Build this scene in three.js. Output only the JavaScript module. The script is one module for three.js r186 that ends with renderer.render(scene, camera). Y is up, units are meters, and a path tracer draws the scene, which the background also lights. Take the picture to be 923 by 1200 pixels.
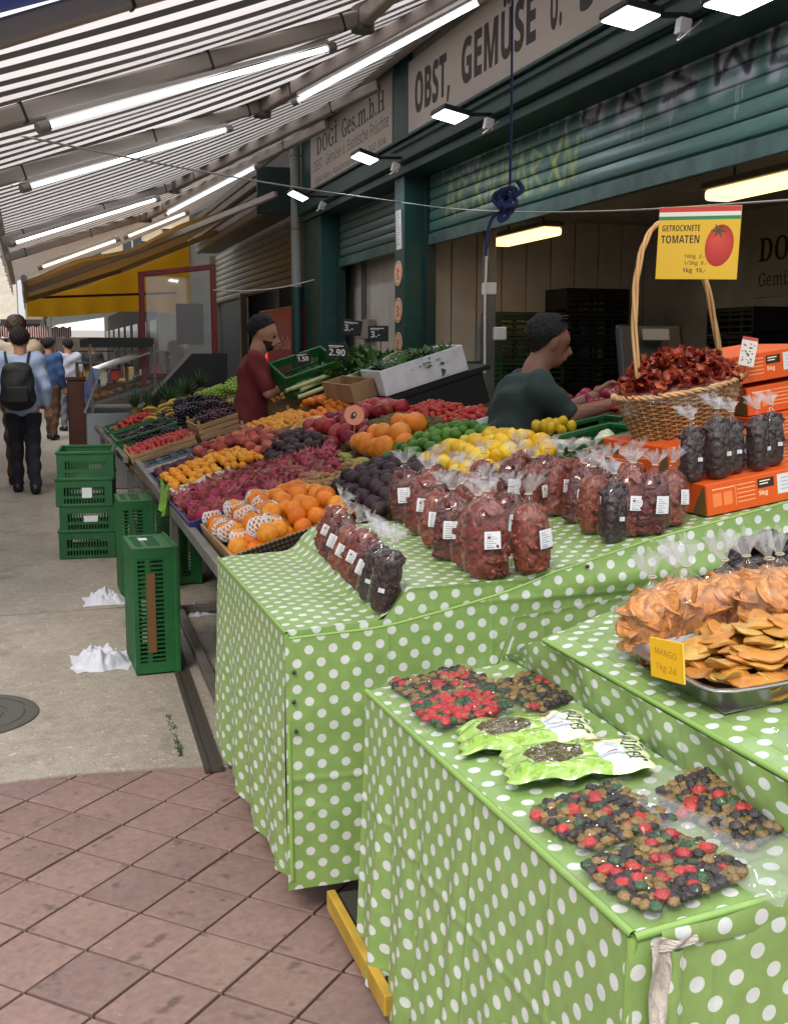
import * as THREE from 'three';
import { mergeGeometries, mergeVertices } from 'three/addons/utils/BufferGeometryUtils.js';
import { RoundedBoxGeometry } from 'three/addons/geometries/RoundedBoxGeometry.js';
import { MarchingCubes } from 'three/addons/objects/MarchingCubes.js';

// ---------------------------------------------------------------- camera, sky, sun, exposure
const scene = new THREE.Scene();
const FOC = 1290, PW = 923, PH = 1200, HZ = 411, EYE = 1.53;            // photo focal length, size, horizon row; eye height
const yaw = Math.atan((PW / 2 - 36) / Math.hypot(FOC, PH / 2 - HZ)), pitch = Math.atan((PH / 2 - HZ) / FOC);
const camera = new THREE.PerspectiveCamera(2 * Math.atan(PH / 2 / FOC) * 180 / Math.PI, PW / PH, 0.05, 400);
const CF = new THREE.Vector3(Math.sin(yaw) * Math.cos(pitch), -Math.sin(pitch), -Math.cos(yaw) * Math.cos(pitch));
const CR = new THREE.Vector3(Math.cos(yaw), 0, Math.sin(yaw));
const CU = new THREE.Vector3(Math.sin(yaw) * Math.sin(pitch), Math.cos(pitch), -Math.cos(yaw) * Math.sin(pitch));
camera.position.set(0, EYE, 0);
camera.lookAt(camera.position.clone().add(CF));
const renderer = new THREE.WebGLRenderer({ antialias: true });
renderer.toneMapping = THREE.LinearToneMapping;
renderer.toneMappingExposure = 1.74;
renderer.shadowMap.enabled = true;
{ // overcast sky: pale, a little brighter overhead, soft clouds
  const W = 256, H = 128, d = new Float32Array(W * H * 4);
  for (let j = 0; j < H; j++) for (let i = 0; i < W; i++) {
    const el = (j + 0.5) / H * Math.PI - Math.PI / 2, a = i / W * Math.PI * 2;
    const cl = 0.06 * Math.sin(3 * a + 2 * Math.sin(el * 5)) * Math.cos(el) + 0.04 * Math.sin(7 * a + 9 * el) * Math.cos(el);
    const v = el < 0 ? 0.35 : 0.52 + 0.95 * Math.sin(el) + cl;
    d.set([v * 0.965, v * 0.99, v * 1.04, 1], (j * W + i) * 4);
  }
  const t = new THREE.DataTexture(d, W, H, THREE.RGBAFormat, THREE.FloatType);
  t.mapping = THREE.EquirectangularReflectionMapping; t.magFilter = THREE.LinearFilter; t.needsUpdate = true;
  scene.background = t; scene.environment = t;
}
const sun = new THREE.DirectionalLight(0xfff1de, 1.3);
sun.position.set(-5, 11, 5); sun.target.position.set(0.5, 0, -3); sun.castShadow = true; sun.shadow.radius = 34;
sun.shadow.mapSize.set(2048, 2048);
Object.assign(sun.shadow.camera, { left: -14, right: 14, top: 14, bottom: -14, near: 0.5, far: 60 });
scene.add(sun, sun.target);

// ---------------------------------------------------------------- helpers
let seed = 12345;
const rnd = () => { seed = (seed * 1664525 + 1013904223) >>> 0; return seed / 4294967296; };
const rr = (a, b) => a + (b - a) * rnd();
const pick = (a) => a[Math.floor(rnd() * a.length)];
const V = (x, y, z) => new THREE.Vector3(x, y, z);
const lerp = (a, b, t) => a + (b - a) * t, clamp = (x, a = 0, b = 1) => Math.min(b, Math.max(a, x));
const smooth = (a, b, x) => { const t = clamp((x - a) / (b - a)); return t * t * (3 - 2 * t); };
function h3(x, y, z) { let n = (x * 374761393 + y * 668265263 + z * 2147483647) | 0; n = Math.imul(n ^ (n >>> 13), 1274126177); return ((n ^ (n >>> 16)) >>> 0) / 4294967296; }
function vn(x, y, z = 0) { // value noise 0..1
  const X = Math.floor(x), Y = Math.floor(y), Z = Math.floor(z), s = (t) => t * t * (3 - 2 * t), u = s(x - X), v = s(y - Y), w = s(z - Z);
  const L = (k) => lerp(lerp(h3(X, Y, k), h3(X + 1, Y, k), u), lerp(h3(X, Y + 1, k), h3(X + 1, Y + 1, k), u), v);
  return lerp(L(Z), L(Z + 1), w);
}
const fbm = (x, y, z = 0, o = 4) => { let s = 0, a = 0.5, t = 0; for (let i = 0; i < o; i++) { s += a * vn(x, y, z + i * 7); t += a; a /= 2; x *= 2.03; y *= 2.03; z *= 2.03; } return s / t; };
function tn(u, v, f, sd = 0) { // tileable noise, f cells
  const x = u * f, y = v * f, X = Math.floor(x), Y = Math.floor(y), s = (t) => t * t * (3 - 2 * t), a = s(x - X), b = s(y - Y), m = (k) => ((k % f) + f) % f;
  return lerp(lerp(h3(m(X), m(Y), sd), h3(m(X + 1), m(Y), sd), a), lerp(h3(m(X), m(Y + 1), sd), h3(m(X + 1), m(Y + 1), sd), a), b);
}
const tf = (u, v, f, o = 4, sd = 0) => { let s = 0, a = 0.5, t = 0; for (let i = 0; i < o; i++) { s += a * tn(u, v, f, sd + i); t += a; a /= 2; f *= 2; } return s / t; };
// photo pixel -> point: on a level, on a plane x or z, at a distance, or on a surface y = f(x, z)
const rayTo = (x, y) => CF.clone().multiplyScalar(FOC).addScaledVector(CR, x - PW / 2).addScaledVector(CU, PH / 2 - y);
const go = (r, t) => r.multiplyScalar(t).add(V(0, EYE, 0));
const onY = (x, y, h) => { const r = rayTo(x, y); return go(r, (h - EYE) / r.y); };
const onX = (x, y, X) => { const r = rayTo(x, y); return go(r, X / r.x); };
const onZ = (x, y, Z) => { const r = rayTo(x, y); return go(r, Z / r.z); };
const onD = (x, y, D) => { const r = rayTo(x, y); return go(r, D / Math.hypot(r.x, r.z)); };
const onS = (x, y, f) => { const r = rayTo(x, y); let a = 0.0005, b = 0.03; const g0 = (t) => EYE + r.y * t - f(r.x * t, r.z * t), sg = Math.sign(g0(a)), g = (t) => sg * g0(t); for (let i = 0; i < 50; i++) { const m = (a + b) / 2; if (g(m) > 0) a = m; else b = m; } return go(r, a); };
// textures
function tex(w, h, fn, { srgb = true, repeat = true } = {}) {
  const d = new Uint8Array(w * h * 4);
  for (let j = 0; j < h; j++) for (let i = 0; i < w; i++) { const c = fn((i + 0.5) / w, (j + 0.5) / h); const k = (j * w + i) * 4; d[k] = clamp(c[0], 0, 255); d[k + 1] = clamp(c[1], 0, 255); d[k + 2] = clamp(c[2], 0, 255); d[k + 3] = 255; }
  const t = new THREE.DataTexture(d, w, h); t.magFilter = THREE.LinearFilter; t.minFilter = THREE.LinearMipmapLinearFilter; t.generateMipmaps = true;
  if (repeat) t.wrapS = t.wrapT = THREE.RepeatWrapping; if (srgb) t.colorSpace = THREE.SRGBColorSpace; t.needsUpdate = true; return t;
}
function paint(w, h, fn) { const c = document.createElement('canvas'); c.width = w; c.height = h; const g = c.getContext('2d'); fn(g, w, h); const t = new THREE.CanvasTexture(c); t.colorSpace = THREE.SRGBColorSpace; return t; }
const grey = (v) => [v, v, v];
const bumpT = tex(256, 256, (u, v) => grey(255 * tf(u, v, 8, 5, 3)), { srgb: false });
const fineT = tex(256, 256, (u, v) => grey(255 * tf(u, v, 64, 3, 9)), { srgb: false });
const hex = (h) => [(h >> 16) & 255, (h >> 8) & 255, h & 255];
const mott = {};
const mottle = (h, amp = 0.18, f = 6, sd = 1) => { // a tint and one of a few shared grey mottle maps
  const A = amp < 0.12 ? 0.08 : amp < 0.22 ? 0.17 : amp < 0.33 ? 0.28 : 0.42, Q = f < 5 ? 4 : f < 10 ? 7 : 16, k = A + '_' + Q + (sd & 1);
  mott[k] ??= tex(256, 256, (u, v) => grey(255 * (1 + A * 2 * (tf(u, v, Q, 5, 7 + (sd & 1) * 50) - 0.5)) / (1 + A)));
  return { tint: new THREE.Color(h).multiplyScalar(Math.min(2.2, (1 + A) ** 2.2)), map: mott[k] };
};
const mats = {};
function M(key, color, rough = 0.7, o = {}) {
  if (mats[key]) return mats[key];
  if (o.map && o.map.tint) { color = o.map.tint; color.r = Math.min(1, color.r); color.g = Math.min(1, color.g); color.b = Math.min(1, color.b); o = { ...o, map: o.map.map }; }
  const phys = 'transmission' in o || 'clearcoat' in o || 'sheen' in o || 'specularIntensity' in o;
  const m = new (phys ? THREE.MeshPhysicalMaterial : THREE.MeshStandardMaterial)({ roughness: rough, ...(color !== null ? { color } : {}), ...o });
  m.name = key; return (mats[key] = m);
}
// things and parts
const counts = {};
const numbered = (n) => { const k = counts[n] = (counts[n] ?? -1) + 1; return k ? `${n}_${String(k).padStart(3, '0')}` : n; };
const shade = (o) => { o.castShadow = o.receiveShadow = true; return o; };
function tag(o, label, category, group, kind) { if (label) o.userData.label = label; if (category) o.userData.category = category; if (group) o.userData.group = group; if (kind) o.userData.kind = kind; return o; }
const setP = (o, p, r, s) => { if (p) p.isVector3 ? o.position.copy(p) : o.position.set(...p); if (r) o.rotation.set(...r); if (s) Array.isArray(s) ? o.scale.set(...s) : o.scale.setScalar(s); return o; };
function thing(name, label, category, p, r, group) { const g = new THREE.Group(); g.name = numbered(name); scene.add(g); setP(g, p, r); return tag(g, label, category, group); }
function one(name, label, category, geo, mat, p, r, group, s) { const m = shade(new THREE.Mesh(geo, mat)); m.name = numbered(name); scene.add(m); setP(m, p, r, s); return tag(m, label, category, group); }
function struct(name, geo, mat, p, r) { const m = shade(new THREE.Mesh(geo, mat)); m.name = numbered(name); scene.add(m); setP(m, p, r); m.userData.kind = 'structure'; return m; }
function part(par, name, geo, mat, p, r, s) { const m = shade(new THREE.Mesh(geo, mat)); m.name = name; par.add(m); return setP(m, p, r, s); }
function dup(o, p, r, label) { const c = o.clone(); c.name = numbered(o.name.replace(/_\d\d\d$/, '')); scene.add(c); setP(c, p, r); if (label) c.userData.label = label; return c; }
// geometry
function uvm(g, s = 1) { // box-projected uv in metres
  if (g.index) g = g.toNonIndexed();
  g.computeVertexNormals === 0; const p = g.attributes.position, n = g.attributes.normal, u = new Float32Array(p.count * 2);
  for (let i = 0; i < p.count; i++) { const a = Math.abs(n.getX(i)), b = Math.abs(n.getY(i)), c = Math.abs(n.getZ(i)); const q = b >= a && b >= c ? [p.getX(i), p.getZ(i)] : a >= c ? [p.getZ(i), p.getY(i)] : [p.getX(i), p.getY(i)]; u[i * 2] = q[0] / s; u[i * 2 + 1] = q[1] / s; }
  g.setAttribute('uv', new THREE.BufferAttribute(u, 2)); return g;
}
const rbox = (w, h, d, r = 0.006) => uvm(new RoundedBoxGeometry(w, h, d, 1, Math.min(r, w / 2.1, h / 2.1, d / 2.1)));
const bb = (x0, x1, y0, y1, z0, z1, r = 0) => { const g = r ? rbox(Math.abs(x1 - x0), Math.abs(y1 - y0), Math.abs(z1 - z0), r) : new THREE.BoxGeometry(Math.abs(x1 - x0), Math.abs(y1 - y0), Math.abs(z1 - z0)); g.translate((x0 + x1) / 2, (y0 + y1) / 2, (z0 + z1) / 2); return uvm(g); };
const merge = (l) => mergeGeometries(l.map((g) => { g = g.index ? g.toNonIndexed() : g; for (const k of Object.keys(g.attributes)) if (!['position', 'normal', 'uv'].includes(k)) g.deleteAttribute(k); return g; }));
function bar(a, b, w, h = w, r = 0) { // square bar from a to b
  a = a.isVector3 ? a : V(...a); b = b.isVector3 ? b : V(...b); const d = b.clone().sub(a), L = d.length(); const g = r ? rbox(w, h, L, r) : uvm(new THREE.BoxGeometry(w, h, L));
  const m = new THREE.Matrix4().lookAt(b, a, Math.abs(d.y) / L > 0.95 ? V(0, 0, 1) : V(0, 1, 0)); m.setPosition(a.clone().add(b).multiplyScalar(0.5)); return g.applyMatrix4(m);
}
function rod(a, b, r0, r1 = r0, n = 10) { a = a.isVector3 ? a : V(...a); b = b.isVector3 ? b : V(...b); const d = b.clone().sub(a), g = new THREE.CylinderGeometry(r1, r0, d.length(), n, 1); g.applyQuaternion(new THREE.Quaternion().setFromUnitVectors(V(0, 1, 0), d.clone().normalize())); const c = a.clone().add(b).multiplyScalar(0.5); return g.translate(c.x, c.y, c.z); }
const tube = (pts, r, seg = 40, n = 6) => new THREE.TubeGeometry(new THREE.CatmullRomCurve3(pts.map((p) => p.isVector3 ? p : V(...p))), seg, r, n);
function grid(nu, nv, fn) { // fn(u,v) -> [x,y,z,s,t]
  const P = [], U = [], I = [];
  for (let j = 0; j <= nv; j++) for (let i = 0; i <= nu; i++) { const q = fn(i / nu, j / nv); P.push(q[0], q[1], q[2]); U.push(q[3] ?? i / nu, q[4] ?? j / nv); }
  for (let j = 0; j < nv; j++) for (let i = 0; i < nu; i++) { const a = j * (nu + 1) + i, b = a + 1, c = a + nu + 1, d = c + 1; I.push(a, c, b, b, c, d); }
  const g = new THREE.BufferGeometry(); g.setAttribute('position', new THREE.Float32BufferAttribute(P, 3)); g.setAttribute('uv', new THREE.Float32BufferAttribute(U, 2)); g.setIndex(I); g.computeVertexNormals(); return g;
}
function lump(r, sx, sy, sz, amp, f, sd, det = 2, fn) { // noisy ball
  let g = new THREE.SphereGeometry(1, 8 + det * 4, 6 + det * 3); const p = g.attributes.position;
  for (let i = 0; i < p.count; i++) { const v = V(p.getX(i), p.getY(i), p.getZ(i)); const n = fbm(v.x * f + sd, v.y * f + sd * 1.7, v.z * f + 9, 3) - 0.5; let k = r * (1 + amp * 2 * n); if (fn) k *= fn(v); p.setXYZ(i, v.x * k * sx, v.y * k * sy, v.z * k * sz); }
  g.computeVertexNormals(); return g;
}
const tilt = (m) => Math.atan(m);
// ---------------------------------------------------------------- ground
const concT = tex(768, 768, (u, v) => {
  const big = tf(u, v, 4, 4, 11), st = tf(u, v, 9, 3, 15), sp = tn(u, v, 150, 5), sp2 = tn(u, v, 250, 8), sp3 = tn(u, v, 97, 31);
  let k = 146 + 24 * (big - 0.5) + 24 * (tf(u, v, 64, 3, 2) - 0.5); if (st > 0.62) k -= (st - 0.62) * 80;
  if (sp > 0.86) k += 30 * (sp - 0.86) * 8; if (sp2 < 0.12) k -= 22; if (sp3 > 0.93) k += 26;
  return [k * 1.0, k * 0.945, k * 0.86];
});
concT.repeat.set(0.5, 0.5);
const concB = tex(512, 512, (u, v) => grey(120 + 90 * (tn(u, v, 170, 5) - 0.5) + 90 * (tf(u, v, 60, 3, 2) - 0.5)), { srgb: false });
const concrete = M('concrete', null, 0.9, { map: concT, bumpMap: concB, bumpScale: 0.006 });
{ // concrete lane: slabs whose near edge follows the tiled paving; joints are open gaps
  const edge = (x) => -4.0 + 0.36 * Math.max(0, x - 0.1) ** 2 - 0.02 * Math.min(0, x);
  const joints = [-6.63, -9.55, -13, -17, -22, -30, -45];
  const bed = struct('ground', uvm(new THREE.PlaneGeometry(160, 160).rotateX(-Math.PI / 2)), M('bed', 0x2b2622, 1), [0, -0.05, -40]);
  bed.userData.label = 'dark soil under the paving';
  let z1 = null;
  const lane = new THREE.Group(); lane.name = 'concrete_lane'; lane.userData.kind = 'structure'; scene.add(lane);
  for (let k = 0; k <= joints.length; k++) {
    const zb = k < joints.length ? joints[k] : -100, za = z1;
    const g = grid(k ? 24 : 60, k > 2 ? 4 : 12, (u, v) => { const x = lerp(-16, 6, u) ; const nz = za === null ? edge(clamp(x, -3, 3)) : za; const z = lerp(nz, zb, v); return [x, 0.006 + 0.004 * (fbm(x * 1.7, z * 1.7, k) - 0.5), z, x, z]; });
    const idx = g.index.array; for (let i = 0; i < idx.length; i += 3) { const t = idx[i]; idx[i] = idx[i + 1]; idx[i + 1] = t; } g.computeVertexNormals();
    const gz = grid(60, 1, (u, v) => { const x = lerp(-16, 6, u), nz = za === null ? edge(clamp(x, -3, 3)) : za; return [x, 0.006 - 0.03 * v, nz, x, v * 0.03]; });
    part(lane, 'slab', merge([g, gz]), concrete);
    z1 = zb - (k < 2 ? 0.012 : 0.02);
  }
}
const tileT = (h, sd) => tex(384, 384, (u, v) => { const c = hex(h), b = tf(u, v, 3, 4, sd), s = tn(u, v, 128, sd + 3), s2 = tn(u, v, 90, sd + 7), d = tf(u, v, 14, 3, sd + 9); let n = 1 + 0.16 * (b - 0.5) + 0.16 * (tf(u, v, 40, 2, sd) - 0.5); if (d > 0.7) n -= (d - 0.7) * 1.3; const w = s > 0.965 ? 46 : s2 > 0.98 ? 34 : 0, k = s < 0.05 ? 0.8 : 1; return c.map((q) => q * n * k + w); });
const tileB = tex(256, 256, (u, v) => grey(128 + 110 * (tf(u, v, 30, 4, 77) - 0.5)), { srgb: false });
const tileM = [[0x7f675f, 21], [0x7c645d, 53], [0x836a62, 87], [0x79625c, 99]].map(([h, s]) => M('tile' + s, null, 0.78, { map: tileT(h, s), bumpMap: tileB, bumpScale: 0.003 }));
{
  const pave = struct('tile_pavement', uvm(new THREE.BoxGeometry(12, 0.02, 14)), M('joint', 0x2a1f1b, 1), [0, -0.034, 2.9]);
  const tg = rbox(0.2052, 0.03, 0.2052, 0.003), far = [];
  const tgs = Array.from({ length: 12 }, (_, k) => { const g = tg.clone(), u = g.attributes.uv; for (let i = 0; i < u.count; i++) u.setXY(i, u.getX(i) / 0.6 + k * 0.317, u.getY(i) / 0.6 + k * 0.731); return g; });
  const S = 0.1505, N = 30; let cnt = 0;
  for (let i = -N; i <= N; i++) for (let j = -N; j <= N; j++) {
    const x = 0.217 + S * (i + j), z = -3.668 + S * (i - j); if (z < -4.25 || z > 2 || x < -2.5 || x > 3) continue;
    const yy = -0.0155 + 0.003 * (h3(i, j, 5) - 0.5), tx = 0.008 * (h3(i, j, 7) - 0.5), tz = 0.008 * (h3(i, j, 8) - 0.5);
    if (x > -1.2 && x < 1.9 && z < -1.0 && cnt < 300) { cnt++; const m = part(pave, 'tile', tgs[Math.floor(h3(i, j, 21) * 12)], tileM[Math.floor(h3(i, j, 3) * 4)], [x, yy + 0.034, z - 2.9], [tx, Math.PI / 4 + Math.PI / 2 * Math.floor(h3(i, j, 22) * 4) + 0.008 * (h3(i, j, 9) - 0.5), tz]); }
    else far.push(tg.clone().rotateY(Math.PI / 4).translate(x, yy + 0.034, z - 2.9));
  }
  const f = part(pave, 'tiles_beyond', merge(far), tileM[0]); f.userData.kind = 'stuff';
}
{ // manhole cover, steel gutter, weeds
  const m = thing('manhole_cover', 'round dark iron manhole cover set in the concrete lane', 'manhole cover', [-0.33, 0.008, -4.79]);
  const iron = M('iron', 0x54504b, 0.62, { metalness: 0.35, bumpMap: bumpT, bumpScale: 0.004 });
  const lathe = (pts, n = 64) => { const g = new THREE.LatheGeometry(pts.map((p) => new THREE.Vector2(p[0], p[1] * 0.7)), n).toNonIndexed(); g.computeVertexNormals(); return g; };
  part(m, 'rim', lathe([[0.255, 0], [0.255, 0.006], [0.275, 0.01], [0.295, 0.007], [0.298, 0]]), iron);
  part(m, 'cover', lathe([[0.001, 0.009], [0.06, 0.009], [0.062, 0.004], [0.075, 0.004], [0.077, 0.009], [0.15, 0.009], [0.152, 0.004], [0.168, 0.004], [0.17, 0.009], [0.235, 0.009], [0.24, 0.002], [0.252, 0.002]]), iron);
  const g = thing('drain_gutter', 'narrow steel slot gutter running beside the stall legs', 'gutter', [0, 0, 0]);
  const st = M('gutterSteel', 0x4a453e, 0.6, { metalness: 0.4, bumpMap: bumpT, bumpScale: 0.004 });
  const dir = V(0.19, 0, -5.2).normalize(), A = V(0.545, 0.012, -3.86);
  const at = (s, o) => A.clone().addScaledVector(dir, s).add(V(o, 0, 0));
  part(g, 'rail', bar(at(0, 0), at(7, 0), 0.018, 0.018), st); part(g, 'rail', bar(at(0, 0.05), at(7, 0.05), 0.018, 0.018), st);
  part(g, 'channel', bar(at(0, 0.025).add(V(0, -0.004, 0)), at(7, 0.025).add(V(0, -0.004, 0)), 0.034, 0.006), st);
  const bl = []; for (let i = 0; i < 150; i++) { const z = -4.05 - rnd() ** 1.5 * 0.5, x = 0.475 + (-4.05 - z) * 0.02 + rr(-0.014, 0.014) * (0.3 + vn(z * 14, 2)), h = rr(0.004, 0.022) * (0.4 + vn(z * 20, 5)); const b = new THREE.ConeGeometry(0.0025, h, 3).translate(0, h / 2, 0); b.rotateX(rr(-0.7, 0.7)).rotateZ(rr(-0.7, 0.7)).translate(x, 0.006, z); bl.push(b); }
  const w = one('grass', 'green weeds growing in the crack by the gutter', 'weeds', merge(bl), M('weed', 0x36521f, 0.8)); w.userData.kind = 'stuff';
}
// ---------------------------------------------------------------- the stall building
const gT = mottle(0x143f3a, 0.16, 5, 4, 0.1);
const greenP = M('greenPaint', null, 0.45, { map: gT, bumpMap: bumpT, bumpScale: 0.002 });
const darkG = M('darkGreen', 0x10302c, 0.5, { bumpMap: bumpT, bumpScale: 0.002 });
const greyMetal = M('greyMetal', 0x8d8a86, 0.42, { metalness: 0.45, bumpMap: bumpT, bumpScale: 0.0008 });
const armM = M('armMetal', 0x968d86, 0.5, { metalness: 0.15 });
const blackP = M('blackPlastic', 0x17181a, 0.5), white = M('whitePlastic', 0xd8d8d6, 0.5), wireM = M('wire', 0x999590, 0.6), darkWire = M('darkWire', 0x201f1f, 0.6);
const plaster = M('plaster', null, 0.85, { map: mottle(0xa39e94, 0.14, 4, 6), bumpMap: bumpT, bumpScale: 0.003 });
const creamP = M('creamPanel', null, 0.6, { map: mottle(0xb7b1a6, 0.1, 4, 7), bumpMap: bumpT, bumpScale: 0.001 });
const roofM = M('roofDark', 0x35322f, 0.9);
const FX = 3.0, SX = 3.22; // facade plane, shutter plane
const shutterGeo = (z0, z1, row, rows, hgt) => { const n = 14; return grid(2, n, (u, v) => { const z = lerp(z0, z1, u), y = v * hgt; const b = 0.004 + 0.006 * Math.sin(Math.PI * clamp((v - 0.1) / 0.9)) - (v < 0.1 ? 0.014 : 0); return [-b, y, z, (z - z0) / (z1 - z0), (row + v) / rows]; }); };
const shutterPaint = (fn, base) => paint(2048, 256, (g, w, h) => {
  g.fillStyle = base; g.fillRect(0, 0, w, h);
  for (let i = 0; i < 3800; i++) { const a = rnd() * 0.06; g.fillStyle = rnd() < 0.5 ? `rgba(0,0,0,${a})` : `rgba(190,220,210,${a})`; const s = rr(1, 9); g.fillRect(rnd() * w, rnd() * h, s * rr(1, 4), s * 0.6); }
  fn(g, w, h);
});
const build = thing('market_stall_building', 'green-framed market stall building with two half-open roller shutters', 'building', [0, 0, 0]);
part(build, 'pillar', bb(FX, 3.24, 0, 3.0, -9.18, -8.93, 0.012), greenP);
part(build, 'pillar', bb(FX, 3.24, 0, 3.0, -12.5, -11.75, 0.012), greenP);
part(build, 'pillar', bb(FX, 3.24, 0, 3.0, -3.0, -2.7, 0.012), greenP);
part(build, 'mullion', bb(2.985, 3.06, 3.2, 3.9, -9.17, -8.79, 0.008), greenP);
part(build, 'mullion', bb(2.985, 3.06, 3.2, 3.9, -12.5, -12.08, 0.008), greenP);
part(build, 'header_beam', merge([bb(2.93, 3.3, 3.03, 3.2, -12.5, -2.7, 0.012), bb(2.96, 3.3, 2.96, 3.03, -12.5, -2.7, 0.01), bb(2.9, 2.97, 3.2, 3.225, -12.5, -2.7, 0.006)]), greenP);
part(build, 'conduit', merge([rod([2.915, 3.045, -12.3], [2.915, 3.045, -2.8], 0.012), rod([2.912, 3.15, -9.0], [2.912, 3.15, -2.8], 0.009)]), darkG);
part(build, 'upper_wall', bb(3.03, 3.12, 3.2, 4.5, -12.5, -2.7), plaster);
part(build, 'awning_housing', bb(2.72, 3.02, 3.9, 4.12, -12.4, -3.2, 0.03), M('housing', 0x5d5955, 0.6));
part(build, 'roof', bb(2.9, 6, 4.5, 4.7, -19, -2.5), roofM);
part(build, 'ceiling', bb(3.3, 5.7, 2.66, 2.76, -12.4, -2.7), plaster);
part(build, 'back_wall', bb(5.6, 5.75, 0, 4.5, -12.5, -2.5), plaster);
part(build, 'end_wall', bb(3.24, 5.6, 0, 4.5, -2.7, -2.5), plaster);
part(build, 'end_wall', bb(3.24, 5.6, 0, 4.5, -12.6, -12.45), plaster);
for (let k = 0; k < 10; k++) part(build, 'wall_panel', bb(3.26 + k * 0.236, 3.26 + k * 0.236 + 0.226, 0, 2.66, -9.12, -9.09, 0.004), creamP);
for (let k = 0; k < 7; k++) part(build, 'wall_panel', bb(3.4, 3.43, 0, 2.66, -12.44 + k * 0.47, -12.44 + k * 0.47 + 0.46, 0.004), creamP);
function shutter(name, z0, z1, yb, yt, mat) {
  const rows = Math.round((yt - yb - 0.1) / 0.088), hh = (yt - yb - 0.1) / rows; const s = new THREE.Group(); s.name = name; build.add(s); s.position.set(SX, 0, 0);
  for (let r = 0; r < rows; r++) part(s, 'slat', shutterGeo(z0, z1, r, rows, hh + 0.004), mat, [0, yb + 0.1 + r * hh, 0]);
  part(s, 'bottom_rail', bb(-0.02, 0.02, yb, yb + 0.095, z0, z1, 0.006), M('shutRail', null, 0.5, { map: mottle(0x46625c, 0.3, 9, 41), metalness: 0.3, bumpMap: bumpT, bumpScale: 0.002 }));
  part(s, 'guide', bb(-0.04, 0.05, 0, yt, z0 - 0.05, z0 + 0.02), darkG); part(s, 'guide', bb(-0.04, 0.05, 0, yt, z1 - 0.02, z1 + 0.05), darkG);
}
const graf = shutterPaint((g, w, h) => { // z -8.9 (left) to -3.0 (right); grey spray at the top, yellow tag low on the left
  const X = (z) => (z + 8.9) / 5.9 * w;
  g.lineCap = 'round';
  const spray = (x, y, r, c, a) => { const gr = g.createRadialGradient(x, y, 0, x, y, r); gr.addColorStop(0, `rgba(${c},${a})`); gr.addColorStop(0.6, `rgba(${c},${a * 0.7})`); gr.addColorStop(1, `rgba(${c},0)`); g.fillStyle = gr; g.fillRect(x - r, y - r, 2 * r, 2 * r); };
  const stroke = (pts, r, c, a) => { for (let i = 1; i < pts.length; i++) { const [x0, y0] = pts[i - 1], [x1, y1] = pts[i], n = Math.ceil(Math.hypot(x1 - x0, y1 - y0) / (r * 0.35)); for (let k = 0; k <= n; k++) spray(lerp(x0, x1, k / n) + rr(-1, 1), lerp(y0, y1, k / n) + rr(-1, 1), r * rr(0.9, 1.1), c, a); } };
  const drip = (x, y, c, a) => { g.fillStyle = `rgba(${c},${a})`; g.fillRect(x, y, rr(2, 4), rr(20, 90)); };
  for (let i = 0; i < 34; i++) { const z = rr(-8.6, -6.2), x = X(z); stroke([[x, -10], [x + rr(-6, 6), rr(30, 90)]], rr(6, 12), pick(['176,174,184', '150,156,164']), 0.22); }
  const let_ = [[[0, 0], [0.1, 1], [0.5, 0.45], [0.9, 1], [1, 0]], [[0.1, 0], [0, 0.9], [0.7, 1], [0.9, 0.3], [0.3, 0.1]], [[0, 1], [0.4, 0], [0.9, 1], [0.2, 0.6]], [[0, 0.1], [0.9, 0.1], [0.3, 0.5], [1, 0.9], [0, 1]]];
  [-6.2, -5.75, -5.3, -4.85, -4.4, -3.95, -3.5, -3.1].forEach((z, i) => { const x = X(z), w = 92 + i * 9, hh = 104 + i * 12; for (let k = 0; k < 16; k++) spray(x + rr(0, w), rr(-10, hh), rr(24, 44), pick(['172,168,182', '150,152,166', '188,180,186']), 0.26); stroke(let_[i % 4].map(([a, b]) => [x + a * w, b * hh - 14]), 20, '186,182,194', 0.2); stroke(let_[(i + 1) % 4].map(([a, b]) => [x + a * w * 0.9 + 8, b * hh * 0.8 - 8]), 11, '26,24,32', 0.3); for (let k = 0; k < 5; k++) drip(x + rr(0, w), rr(40, hh), '190,186,194', 0.4); if (i > 5) spray(x + w * 0.6, hh * 0.8, 40, '176,120,96', 0.35); });
  [-8.5, -8.22, -7.95, -7.68, -7.42, -7.16, -6.9, -6.66, -6.42].forEach((z, i) => { const x = X(z), w = 70, y0 = 74 + i * 2; stroke([[[0, 1], [0.5, 0], [1, 1], [0.25, 0.6], [0.8, 0.6]], [[0, 1], [0.05, 0], [0.8, 0.25], [0.1, 0.5], [1, 1]], [[0, 0], [1, 1], [0.5, 0.5], [1, 0], [0, 1]], [[0, 1], [0.15, 0], [0.6, 0.9], [0.95, 0]], [[0.2, 0], [0.3, 1], [0.6, 0.2], [0.9, 1]]][i % 5].map(([a, b]) => [x + a * w, y0 + b * 140]), 12, '176,174,90', 0.17); for (let k = 0; k < 3; k++) drip(x + rr(0, w), y0 + rr(60, 130), '186,182,84', 0.28); });
}, '#42675e');
shutter('roller_shutter', -8.9, -3.02, 2.4, 3.02, M('shutA', null, 0.42, { map: graf, metalness: 0.25, bumpMap: fineT, bumpScale: 0.0006 }));
const plainSh = shutterPaint(() => {}, '#4c5f5b');
shutter('roller_shutter', -11.72, -9.2, 2.42, 3.02, M('shutB', null, 0.45, { map: plainSh, metalness: 0.25 }));
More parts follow.
